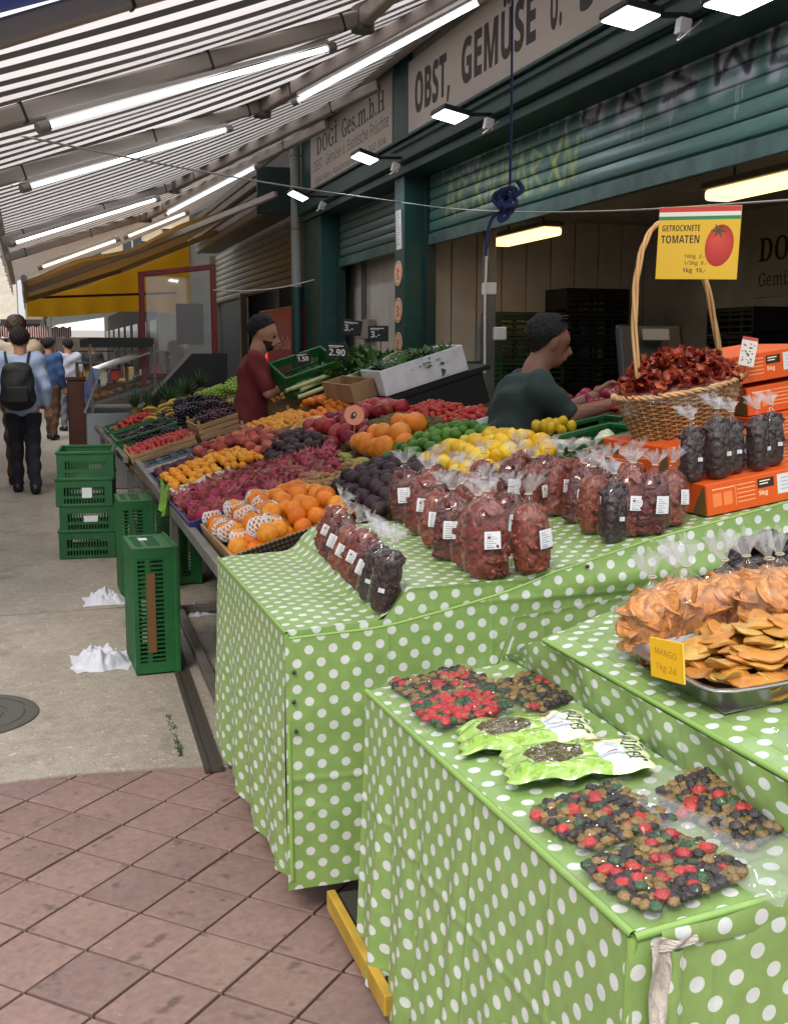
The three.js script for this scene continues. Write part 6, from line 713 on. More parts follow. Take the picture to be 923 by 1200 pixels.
// ---------------------------------------------------------------- people
function sdf(bones, lo, hi, res, k = 0.035, fold = 0, cut) {
  const C = lo.clone().add(hi).multiplyScalar(0.5), S = hi.clone().sub(lo).multiplyScalar(0.5); const mc = new MarchingCubes(res, new THREE.MeshBasicMaterial(), false, false, 160000); mc.isolation = 0; const half = res / 2, f = mc.field;
  const B = bones.map(([a, b, ra, rb]) => { const d = b.clone().sub(a); return [a.x, a.y, a.z, d.x, d.y, d.z, d.lengthSq() || 1e-9, ra, rb - ra]; });
  for (let kz = 0; kz < res; kz++) for (let j = 0; j < res; j++) for (let i = 0; i < res; i++) {
    const x = (i - half) / half * S.x + C.x, y = (j - half) / half * S.y + C.y, z = (kz - half) / half * S.z + C.z; let m = 9;
    for (const b of B) { const px = x - b[0], py = y - b[1], pz = z - b[2]; let t = (px * b[3] + py * b[4] + pz * b[5]) / b[6]; t = t < 0 ? 0 : t > 1 ? 1 : t; const d = Math.hypot(px - t * b[3], py - t * b[4], pz - t * b[5]) - b[7] - t * b[8]; if (m > 8) m = d; else { const h = Math.max(0, k - Math.abs(m - d)) / k; m = Math.min(m, d) - h * h * k * 0.25; } }
    if (fold < 0) { if (Math.abs(m) < 0.04) m += -fold * (fbm(x * 70, y * 45, z * 70, 3) - 0.5) * 2; } else if (fold && Math.abs(m) < 0.08) m += fold * (fbm(x * 9, y * 6, z * 9, 3) - 0.5) + fold * 0.6 * Math.sin(y * 34 + x * 18 + 3 * Math.sin(z * 12));
    if (cut) m = Math.max(m, cut(x, y, z));
    f[i + j * res + kz * res * res] = -m;
  }
  mc.update(); const n = mc.count; const p = new Float32Array(n * 3); for (let i = 0; i < n; i++) { p[i * 3] = mc.positionArray[i * 3] * S.x + C.x; p[i * 3 + 1] = mc.positionArray[i * 3 + 1] * S.y + C.y; p[i * 3 + 2] = mc.positionArray[i * 3 + 2] * S.z + C.z; }
  let g = new THREE.BufferGeometry(); g.setAttribute('position', new THREE.BufferAttribute(p, 3)); g = mergeVertices(g, 1e-4); g.computeVertexNormals(); g.setAttribute('uv', new THREE.BufferAttribute(new Float32Array(g.attributes.position.count * 2), 2)); return g;
}
function handBones(w, dir, side, curl) { // palm, four fingers, thumb leaving the side of the palm
  const d = dir.clone().normalize(), s = side.clone().addScaledVector(d, -side.dot(d)).normalize(), n = d.clone().cross(s).normalize(); const at = (a, b, c) => w.clone().addScaledVector(d, a).addScaledVector(s, b).addScaledVector(n, c); const l = [];
  for (let i = 0; i < 4; i++) { const o = (i - 1.5) * 0.02, L = [0.068, 0.078, 0.073, 0.057][i]; l.push([at(0.01, o * 0.7, 0), at(0.085, o, 0), 0.014, 0.011]); l.push([at(0.085, o, 0), at(0.085 + L * 0.5 * (1 - curl * 0.4), o * 1.05, L * 0.4 * curl), 0.0098, 0.009]); l.push([at(0.085 + L * 0.5 * (1 - curl * 0.4), o * 1.05, L * 0.4 * curl), at(0.085 + L * (1 - curl * 0.75), o * 1.05, L * 0.95 * curl), 0.009, 0.0075]); }
  l.push([at(0.025, -0.03, 0.004), at(0.06, -0.05, 0.018), 0.012, 0.0105]); l.push([at(0.06, -0.05, 0.018), at(0.09, -0.052, 0.03), 0.0105, 0.008]); return l;
}
const skinM = M('skin', null, 0.55, { map: mottle(0xa87a62, 0.08, 5, 3) }), skinD = M('skinDark', null, 0.55, { map: mottle(0x8e6450, 0.08, 5, 4) }), hairM = M('hair', 0x0b0908, 0.85), shoeM = M('shoe', 0x151414, 0.45);
function person(label, p, ry, J, o) {
  const t = thing('person', label, 'person', p, [0, ry, 0]); const v = (k) => V(...J[k]); const lim = (a, b, ra, rb) => [v(a), v(b), ra, rb];
  const up = v('neck').sub(v('chest')).normalize(), hd = v('head'), face = V(...(J.face || [0, 0, 1])).normalize(), side = face.clone().cross(V(0, 1, 0)).normalize(); const H = (a, b, c) => hd.clone().addScaledVector(face, a).add(V(0, b, 0)).addScaledVector(side, c);
  const head = [[H(-0.012, 0.045, 0), H(0.022, 0.035, 0), 0.086, 0.078], [H(0.02, 0, 0), H(0.035, -0.075, 0), 0.07, 0.044], [H(-0.03, 0.02, 0), H(-0.02, -0.05, 0), 0.078, 0.06], [H(0.1, 0.014, 0), H(0.122, -0.022, 0), 0.011, 0.016], [H(0.085, -0.055, -0.018), H(0.085, -0.055, 0.018), 0.012, 0.012], [H(-0.008, 0.012, 0.082), H(-0.012, -0.026, 0.078), 0.014, 0.01], [H(-0.008, 0.012, -0.082), H(-0.012, -0.026, -0.078), 0.014, 0.01], [H(0.082, 0.03, -0.03), H(0.082, 0.03, 0.03), 0.014, 0.014]];
  const torso = (e) => [[v('hipL').lerp(v('hipR'), 0.2), v('waist').add(V(0.05, 0, 0)), 0.108 + e, 0.106 + e], [v('hipR').lerp(v('hipL'), 0.2), v('waist').add(V(-0.05, 0, 0)), 0.108 + e, 0.106 + e], [v('waist').add(V(0.045, 0, 0)), v('chest').add(V(0.075, 0.02, 0)), 0.102 + e, 0.108 + e], [v('waist').add(V(-0.045, 0, 0)), v('chest').add(V(-0.075, 0.02, 0)), 0.102 + e, 0.108 + e], [v('chest').add(V(0, 0.06, 0)), v('shL'), 0.09 + e, 0.054 + e], [v('chest').add(V(0, 0.06, 0)), v('shR'), 0.09 + e, 0.054 + e]];
  const neck = [[v('chest').lerp(v('neck'), 0.5), v('neck'), 0.062, 0.056], [v('neck'), hd.clone().add(V(0, -0.03, 0)), 0.055, 0.055]];
  const armB = (s, e0, e1, e2) => [lim('sh' + s, 'el' + s, 0.05 + e0, 0.041 + e1), lim('el' + s, 'wr' + s, 0.043 + e1, 0.029 + e2)]; const legs = (e) => ['L', 'R'].flatMap((s) => [lim('hip' + s, 'kn' + s, 0.088 + e, 0.06 + e), lim('kn' + s, 'an' + s, 0.058 + e, 0.043 + e * 1.6)]);
  const feet = ['L', 'R'].flatMap((s) => [[v('an' + s), v('an' + s).add(V(0, -0.045, -0.02)), 0.042, 0.04], [v('an' + s).add(V(0, -0.045, -0.02)), v('an' + s).add(V(...(J.toe || [0, -0.055, 0.15]))), 0.04, 0.032]]);
  const all = [...torso(-0.01), ...head, ...neck, ...armB('L', -0.004, 0, 0), ...armB('R', -0.004, 0, 0), ...legs(-0.008), ...feet]; const bx = new THREE.Box3(); for (const [a, b, r, q] of all) bx.expandByPoint(a).expandByPoint(b); bx.expandByScalar(0.16);
  const hs = ['L', 'R'].map((s) => { const w = v('wr' + s), d = w.clone().sub(v('el' + s)); const hb = handBones(w, d, V(...(J['side' + s] || [s === 'L' ? -1 : 1, 0, 0])), J['curl' + s] ?? 0.5); const b2 = new THREE.Box3(); for (const [a, b] of hb) b2.expandByPoint(a).expandByPoint(b); b2.expandByScalar(0.03); return sdf(hb, b2.min, b2.max, 56, 0.012); });
  const hb = new THREE.Box3(); for (const [a, b] of head) hb.expandByPoint(a).expandByPoint(b); hb.expandByScalar(0.1);
  part(t, 'body', merge([sdf(all, bx.min, bx.max, o.res || 80), ...hs, sdf(head, hb.min, hb.max, 60, 0.022)]), o.skin || skinM);
  for (const c of [-0.032, 0.032]) part(t, 'eye', new THREE.SphereGeometry(0.0115, 10, 8), M('eye', 0x1a1411, 0.2), H(0.0935, 0.008, c));
  const e = 0.011; const sl = o.sleeve; const slv = (s) => { const a = v('sh' + s), b = v('el' + s), c = v('wr' + s); const out = [[a, sl < 1 ? a.clone().lerp(b, sl) : b, 0.053 + e, 0.045 + e * (sl < 1 ? 1.5 : 1)]]; if (sl > 1) out.push([b, b.clone().lerp(c, sl - 1), 0.042 + e, 0.034 + e]); return out; };
  const hem = o.hem ?? 0.86; part(t, 'shirt', sdf([...torso(e), ...slv('L'), ...slv('R')], bx.min, bx.max, o.res || 80, 0.05, 0.011, (x, y, z) => hem - y), o.shirt);
  part(t, 'trousers', sdf([...legs(0.012), [v('hipL'), v('waist').add(V(0.04, -0.06, 0)), 0.11, 0.112], [v('hipR'), v('waist').add(V(-0.04, -0.06, 0)), 0.11, 0.112]], bx.min, bx.max, o.res || 80, 0.04, 0.012, (x, y, z) => Math.max(0.075 - y, y - hem - 0.06)), o.pants);
  part(t, 'shoes', sdf(feet.map(([a, b, r, q]) => [a, b, r + 0.01, q + 0.01]), bx.min, V(bx.max.x, 0.4, bx.max.z), 60, 0.03), shoeM);
  const grow = (d, q) => head.slice(0, q).map(([a, b, r, w]) => [a, b, r + d, w + d]), rel = (x, y, z) => [(x - hd.x) * face.x + (z - hd.z) * face.z, y - hd.y];
  if (!o.bald) part(t, 'hair', sdf(grow(0.013, 3), hb.min, hb.max, 84, 0.03, -0.009, (x, y, z) => { const [f, u] = rel(x, y, z); return Math.max(0.028 + 0.62 * f + (f < -0.03 ? 0.5 * (f + 0.03) : 0) - u, -0.095 - u); }), o.hair || hairM);
  if (o.beard) part(t, 'beard', sdf(grow(0.009, 3), hb.min, hb.max, 84, 0.03, -0.002, (x, y, z) => { const [f, u] = rel(x, y, z); return Math.max(u + 0.066 - 0.3 * Math.max(0, 0.05 - f), -f + 0.004); }), M('beard', 0x2e2019, 0.9));
  return t;
}
const stand = (o = {}) => ({ hipL: [0.09, 0.92, 0], hipR: [-0.09, 0.92, 0], knL: [0.1, 0.5, 0.02], knR: [-0.1, 0.5, 0.02], anL: [0.1, 0.085, -0.02], anR: [-0.1, 0.085, -0.02], waist: [0, 1.08, 0], chest: [0, 1.3, 0], shL: [0.175, 1.425, -0.01], shR: [-0.175, 1.425, -0.01], neck: [0, 1.49, 0], head: [0, 1.62, 0.02], elL: [0.23, 1.14, -0.03], elR: [-0.23, 1.14, -0.03], wrL: [0.23, 0.89, 0.05], wrR: [-0.23, 0.89, 0.05], ...o });
const cotton = (k, h, amp = 0.1) => M('cotton' + k, null, 0.85, { map: mottle(h, amp, 7, 8), bumpMap: fineT, bumpScale: 0.002 });
{
  const lookR = Math.atan2(CR.x, CR.z); // facing to the side, as both sellers do
  { const q = onD(588, 540, 5.5); const t = person('person in a dark green t-shirt leaning over the vegetables with sunglasses on the head', [q.x, 0, q.z], lookR + 0.25, stand({ waist: [0, 1.06, 0.03], chest: [0, 1.25, 0.09], shL: [0.185, 1.36, 0.17], shR: [-0.19, 1.36, 0.12], neck: [0, 1.44, 0.17], head: [0, 1.575, 0.235], face: [0.1, -0.28, 1], elR: [-0.22, 1.22, 0.27], wrR: [-0.14, 1.27, 0.52], elL: [0.2, 1.2, 0.36], wrL: [0.12, 1.3, 0.55], curlR: 0.7, curlL: 0.6, sideR: [0.3, 1, 0], sideL: [-0.3, 1, 0] }), { sleeve: 0.8, shirt: cotton('green', 0x2b3a35), pants: cotton('dark', 0x1c1d22), skin: skinD, res: 96 });
    part(t, 'sunglasses', merge([tube([[-0.075, 1.66, 0.2], [-0.06, 1.685, 0.3], [0, 1.69, 0.325], [0.06, 1.685, 0.3], [0.075, 1.66, 0.2]], 0.006, 24, 6), rbox(0.05, 0.03, 0.008, 0.003).rotateX(-0.6).translate(-0.03, 1.69, 0.318), rbox(0.05, 0.03, 0.008, 0.003).rotateX(-0.6).translate(0.03, 1.69, 0.318)]), M('glasses', 0x0d0d0f, 0.15)); }
  { const q = onD(297, 520, 8.6); person('bearded person in a dark red t-shirt emptying a green crate', [q.x, 0, q.z], lookR + 0.1, stand({ waist: [0, 1.1, -0.01], chest: [0, 1.33, 0.01], shL: [0.19, 1.46, 0.03], shR: [-0.19, 1.46, 0.03], neck: [0, 1.54, 0.05], head: [0, 1.665, 0.09], face: [-0.1, -0.42, 1], elR: [-0.22, 1.22, 0.13], wrR: [-0.14, 1.27, 0.35], elL: [0.22, 1.2, 0.16], wrL: [0.14, 1.24, 0.36], curlR: 0.6, curlL: 0.6, sideR: [0.2, 1, 0], sideL: [-0.2, 1, 0] }), { sleeve: 0.85, shirt: cotton('red', 0x6a2228), pants: cotton('dark', 0x1c1d22), beard: true }); }
  { const q = onD(360, 452, 8.4); const t = crate('green crate tipped up by the red-shirted seller', [q.x, q.y + 0.02, q.z], [0.35, 0.2, 0.25], plG); t.scale.set(0.72, 0.85, 0.8); part(t, 'paper_label', new THREE.BoxGeometry(0.12, 0.05, 0.002), M('paper', 0xcfd2d8, 0.6), [0, 0.09, 0.2075]); }
  const walk = (x = 1) => stand({ knL: [0.09, 0.5, 0.1 * x], anL: [0.09, 0.09, 0.1 * x], knR: [-0.09, 0.5, 0.0], anR: [-0.1, 0.1, -0.16 * x], hipL: [0.09, 0.93, 0], hipR: [-0.09, 0.93, 0] });
  { const q = onY(32, 578, 0); const J = { ...walk(), elL: [0.25, 1.17, -0.1], wrL: [0.1, 1.02, -0.17], elR: [-0.24, 1.14, -0.03], wrR: [-0.25, 0.9, 0.03] }; const t = person('person in a light blue shirt walking away wearing a black backpack', [q.x, 0.006, q.z], Math.PI - 0.05, J, { sleeve: 1.8, shirt: cotton('blue', 0x8ea0bd), pants: cotton('navy', 0x171a24), hem: 0.8 }); t.scale.setScalar(1.01);
    const bp = thing('backpack', 'black backpack worn by the person in the light blue shirt', 'backpack', [q.x - 0.03, 0.006, q.z], [0, Math.PI - 0.05, 0]); const bm = M('backpack', 0x121316, 0.7); part(bp, 'main_bag', sdf([[V(0, 1.03, -0.2), V(0, 1.3, -0.18), 0.13, 0.11], [V(0.08, 1.02, -0.2), V(0.07, 1.3, -0.18), 0.1, 0.09], [V(-0.08, 1.02, -0.2), V(-0.07, 1.3, -0.18), 0.1, 0.09]], V(-0.3, 0.85, -0.4), V(0.3, 1.5, 0.02), 56, 0.05, 0.008), bm); part(bp, 'pocket', rbox(0.22, 0.17, 0.05, 0.02), bm, [0, 1.07, -0.325]); for (const s of [-1, 1]) part(bp, 'strap', tube([[s * 0.1, 1.36, -0.14], [s * 0.12, 1.49, -0.06], [s * 0.13, 1.5, 0.04], [s * 0.14, 1.35, 0.13], [s * 0.17, 1.08, 0.05], [s * 0.13, 1.0, -0.12]], 0.014, 30, 6), bm); }
  { const q = onD(27, 540, 13.4); const t = person('tall person in a cream shirt walking beyond the backpack wearer', [q.x, 0.006, q.z], Math.PI, walk(-1), { sleeve: 0.9, shirt: cotton('cream', 0xb8a894), pants: cotton('brown', 0x4c3426), hair: M('brownHair', 0x3c2a20, 0.6), res: 72 }); t.scale.setScalar(1.1); }
  { const q = onD(83, 480, 22); person('person in a white t-shirt far along the lane', [q.x, 0.006, q.z], Math.PI + 0.4, walk(), { sleeve: 0.9, shirt: cotton('white', 0xa9aab6), pants: cotton('grey', 0x6a6a78), res: 64 }); }
  { const q = onD(110, 470, 24); person('person in dark clothes far along the lane by the stalls', [q.x, 0.006, q.z], -0.6, walk(-1), { sleeve: 0.9, shirt: cotton('dark', 0x1c1d22), pants: cotton('dark', 0x1c1d22), res: 60 }); }
  { const q = onD(60, 470, 20); person('person in a blue jacket far along the lane by the clothes stall', [q.x, 0.006, q.z], Math.PI - 0.5, walk(1), { sleeve: 1.9, shirt: cotton('denim', 0x2c4a78), pants: cotton('brown', 0x4c3426), res: 60 }); }
}
// ---------------------------------------------------------------- things inside the stall
{
  const pole = thing('post', 'grey steel post with taped cable before the stall opening', 'post', [3.36, 0, -7.95]); part(pole, 'shaft', bb(-0.04, 0.04, 0, 2.65, -0.04, 0.04, 0.006), M('postSteel', null, 0.5, { map: mottle(0x5d5d5a, 0.2, 8, 5) })); part(pole, 'cable', tube([[-0.05, 1.0, 0.045], [-0.046, 1.4, 0.046], [-0.05, 1.9, 0.045], [-0.04, 2.3, 0.046]], 0.009, 30, 6), white); part(pole, 'switch_box', rbox(0.1, 0.1, 0.06, 0.01), white, [0.07, 1.66, 0.05]); part(pole, 'tape', rbox(0.088, 0.09, 0.088, 0.004), M('paper', 0xcfd2d8, 0.6), [0, 2.0, 0]);
  const bk = M('crateBlack', 0x14161a, 0.5), low = (() => { const l = []; l.push(bb(-0.3, 0.3, 0, 0.02, -0.2, 0.2), bb(-0.3, 0.3, 0.17, 0.2, -0.2, -0.18), bb(-0.3, 0.3, 0.17, 0.2, 0.18, 0.2), bb(-0.3, -0.28, 0, 0.2, -0.2, 0.2), bb(0.28, 0.3, 0, 0.2, -0.2, 0.2)); for (const z of [-0.19, 0.19]) for (const y of [0.05, 0.1, 0.14]) l.push(bb(-0.28, 0.28, y, y + 0.018, z - 0.006, z + 0.006)); for (const z of [-0.19, 0.19]) for (const x of [-0.15, 0, 0.15]) l.push(bb(x - 0.01, x + 0.01, 0, 0.2, z - 0.006, z + 0.006)); return merge(l); })();
  const col = (x, z, n, m, what, ry = 0) => { for (let i = 0; i < n; i++) one('stacked_crate', `${what} crate in the stack against the panel wall`, 'crate', low, m, [x, 0.01 + i * 0.205, z], [0, ry + rr(-0.03, 0.03), 0], 'crate stacks inside the stall'); };
  seed = 3; col(4.62, -8.75, 10, bk, 'black'); col(4.0, -8.72, 9, M('crateDarkGreen', 0x1a3322, 0.6), 'dark green'); col(3.42, -8.7, 7, M('crateGreen2', 0x1f4a2a, 0.6), 'mid green'); col(5.2, -7.2, 9, bk, 'plain black', Math.PI / 2);
  const bt = paint(256, 160, (g) => { g.fillStyle = '#101114'; g.fillRect(0, 0, 256, 160); g.strokeStyle = '#9a7c1c'; g.lineWidth = 18; g.beginPath(); g.arc(90, 66, 54, 0.2, 3.6); g.stroke(); g.fillStyle = '#5d5e58'; for (let i = 0; i < 5; i++) g.fillRect(150, 30 + i * 22, rr(30, 84), 10); });
  for (let i = 0; i < 6; i++) for (let j = 0; j < 2; j++) { const t = thing('banana_box', 'black carton with a yellow banana crescent stacked by the back wall', 'carton', [5.3, 0.01 + i * 0.235, -8.55 + j * 0.6], null, 'banana cartons'); part(t, 'body', rbox(0.4, 0.23, 0.54, 0.005), M('cartonBlack', 0x131417, 0.6), [0, 0.115, 0]); part(t, 'print', new THREE.PlaneGeometry(0.53, 0.22).rotateY(-Math.PI / 2), M('banCart', null, 0.6, { map: bt }), [-0.2025, 0.115, 0]); }
  board('wall_board', 'cream DOGI board on the inside back wall of the stall', -7.75, -5.6, 1.95, 2.5, paint(512, 128, (g, w, h) => { g.fillStyle = '#a59c8a'; g.fillRect(0, 0, w, h); g.fillStyle = '#17120f'; g.font = 'bold 60px serif'; g.fillText('DOGİ Ges.m.b.H', 16, 62, 480); g.font = '34px serif'; g.fillText('Gemüse u. Exotische Früchte', 18, 108, 470); }), 5.58);
  const dr = thing('door', 'dark inner door in the back wall below the DOGI board', 'door', [5.59, 0, -6.6], [0, -Math.PI / 2, 0]); part(dr, 'leaf', rbox(0.9, 1.9, 0.04, 0.006), M('doorInner', 0x1c1f1e, 0.5), [0, 0.95, 0]); part(dr, 'frame', merge([bb(-0.52, -0.46, 0, 1.96, -0.01, 0.05), bb(0.46, 0.52, 0, 1.96, -0.01, 0.05), bb(-0.46, 0.46, 1.91, 1.96, -0.01, 0.05)]), greyMetal); part(dr, 'handle', rod([-0.38, 1.0, 0.06], [-0.26, 1.0, 0.06], 0.01), greyMetal);
  const bx = thing('meter_box', 'grey meter boxes with conduits on the panel wall', 'meter box', [3.37, 0, -11.3]); for (const [y, z] of [[1.75, 0], [1.75, 0.22], [1.5, 0.02]]) part(bx, 'box', rbox(0.08, 0.2, 0.2, 0.01), M('meter', 0x8a867c, 0.6), [-0.03, y, z]); for (const z of [-0.04, 0.05]) part(bx, 'conduit', rod([-0.02, 1.85, z], [-0.02, 2.66, z], 0.015), M('conduitG', 0x55524c, 0.6));
  // drinks fridge
  const ft = paint(256, 512, (g, w, h) => { g.fillStyle = '#b8141a'; g.fillRect(0, 0, w, h); g.fillStyle = '#d9c4c0'; g.font = 'italic bold 54px serif'; g.fillText('Coca-Cola', 12, 130, 232); g.strokeStyle = '#b06a66'; g.lineWidth = 5; g.beginPath(); g.moveTo(20, 160); g.quadraticCurveTo(128, 200, 236, 150); g.stroke(); });
  const fr = thing('drinks_fridge', 'red drinks fridge with white script behind the bearded seller', 'fridge', [2.95, 0, -13.95], [0, -Math.PI / 2, 0]); fr.scale.set(1.6, 1.03, 1); part(fr, 'cabinet', rbox(1.3, 2.0, 0.7, 0.02), M('fridgeRed', 0x8e1015, 0.35), [0, 1.0, -0.36]); part(fr, 'door_print', new THREE.PlaneGeometry(0.86, 1.85), M('cola', null, 0.35, { map: ft }), [0.18, 1.05, -0.006]); const gl = part(fr, 'lit_strip', rbox(0.26, 1.4, 0.012, 0.004), M('fridgeGlass', 0x55606a, 0.1), [-0.46, 1.2, -0.004]); part(fr, 'light_frame', merge([bb(-0.6, -0.58, 0.5, 1.92, -0.01, 0.006), bb(-0.34, -0.32, 0.5, 1.92, -0.01, 0.006), bb(-0.6, -0.32, 1.9, 1.92, -0.01, 0.006)]), M('redGlow', 0xff5a4a, 0.5, { emissive: 0xff4a38, emissiveIntensity: 0.9 }));
}
// ---------------------------------------------------------------- glass counter, red-framed screens
{
  const glassM = M('paneGlass', 0xf2f6f6, 0.03, { transmission: 0.95, thickness: 0, side: THREE.DoubleSide }); const redF = M('redFrame', null, 0.45, { map: mottle(0x6a131b, 0.12, 6, 3) });
  const s = thing('glass_screen', 'tall red-framed glass screen beside the pineapples', 'screen', [0, 0, -12.6]); const X0 = 1.19, X1 = 1.98, Y1 = 2.36, Y2 = 2.46;
  part(s, 'frame_post', bb(X0 - 0.03, X0 + 0.03, 0, Y1 + 0.03, -0.03, 0.03, 0.008), redF); part(s, 'frame_post', bb(X1 - 0.03, X1 + 0.03, 0, Y2 + 0.03, -0.03, 0.03, 0.008), redF); part(s, 'top_rail', bar([X0, Y1, 0], [X1, Y2, 0], 0.05, 0.06, 0.008), redF); part(s, 'middle_rail', bb(X0 + 0.05, X1 - 0.045, 1.22, 1.28, -0.03, 0.03, 0.006), redF); part(s, 'pane', bb(X0 + 0.05, X1 - 0.05, 1.28, 2.34, -0.004, 0.004), glassM); part(s, 'pane', bb(X0 + 0.05, X1 - 0.05, 0.1, 1.22, -0.004, 0.004), M('frosted', 0x55585a, 0.4)); part(s, 'poster', bb(X1 - 0.42, X1 - 0.12, 1.6, 2.05, 0.006, 0.01), M('posterGrey', 0x6c6a68, 0.6));
  const c = thing('glass_counter', 'glass-fronted counter with pastries beside a brown wooden post', 'counter', [0, 0, 0]); part(c, 'body', bb(0.55, 1.6, 0.01, 0.85, -14.6, -12.5, 0.01), M('counterSteel', 0x8d9295, 0.4, { metalness: 0.4 })); part(c, 'shelf', bar([0.56, 0.93, -13.5], [1.5, 1.2, -13.5], 1.9, 0.03), M('counterShelf', 0x6a6864, 0.6));
  part(c, 'glass_front', bar([0.53, 0.86, -13.5], [0.72, 1.32, -13.5], 2.0, 0.008), glassM); part(c, 'glass_top', bar([0.72, 1.32, -13.5], [1.25, 1.5, -13.5], 2.0, 0.008), glassM); part(c, 'glass_end', grid(1, 1, (u, v) => [lerp(0.54, 1.5, u), lerp(0.86, lerp(1.0, 1.5, u), v), -12.49]), glassM); part(c, 'end_rail', merge([bar([0.53, 0.86, -12.48], [0.72, 1.33, -12.48], 0.02, 0.02), bar([0.72, 1.33, -12.48], [1.25, 1.51, -12.48], 0.02, 0.02)]), greyMetal); part(c, 'canopy', bar([0.6, 1.62, -13.6], [1.3, 1.62, -13.6], 2.1, 0.1), M('counterBlack', 0x121314, 0.5)); part(c, 'corner_post', rod([0.62, 0.85, -12.55], [0.62, 1.6, -12.55], 0.015), greyMetal); part(c, 'corner_post', rod([1.3, 0.85, -12.55], [1.3, 1.6, -12.55], 0.015), greyMetal);
  const pg = [1, 2].map((k) => lump(0.06, 1.4, 0.5, 0.8, 0.15, 2, k, 1)), pmM = [0x9a6a34, 0xb98a4c, 0x8a5a34].map((h, i) => M('pastry' + i, null, 0.7, { map: mottle(h, 0.25, 5, i) })); seed = 12; for (let i = 0; i < 60; i++) { const x = rr(0.64, 1.4), z = rr(-14.3, -12.62); one('pastry', 'baked pastry laid out behind the counter glass', 'pastry', pick(pg), pick(pmM), [x, 0.93 + (x - 0.56) * 0.287 + 0.045, z], [0, rr(0, 6), 0.27], 'pastries in the glass counter'); }
  const b = thing('menu_board', 'black slanted board leaning before the glass screen', 'board', [0, 0, 0]); part(b, 'panel', (() => { const sh = new THREE.Shape([[1.02, 0.82], [1.66, 1.5], [2.05, 1.5], [2.05, 0.82]].map((q) => new THREE.Vector2(...q))); return new THREE.ExtrudeGeometry(sh, { depth: 0.03, bevelEnabled: false }); })(), M('boardBlack', 0x0d0f10, 0.4), [0, 0, -12.2]); part(b, 'edge_rail', bar([0.98, 0.8, -12.18], [1.66, 1.52, -12.18], 0.05, 0.03), greyMetal); part(b, 'leg', bb(1.9, 1.94, 0, 0.82, -12.2, -12.16), steel);
  const w = thing('wooden_post', 'brown wooden post standing at the end of the glass counter', 'post', [0.46, 0, -12.9]); part(w, 'shaft', bb(-0.09, 0.09, 0, 1.2, -0.09, 0.09, 0.01), M('postBrown', null, 0.5, { map: mottle(0x4a2414, 0.25, 9, 6) })); part(w, 'cap', bb(-0.1, 0.1, 1.2, 1.24, -0.1, 0.1, 0.008), M('postBrown', null));
}
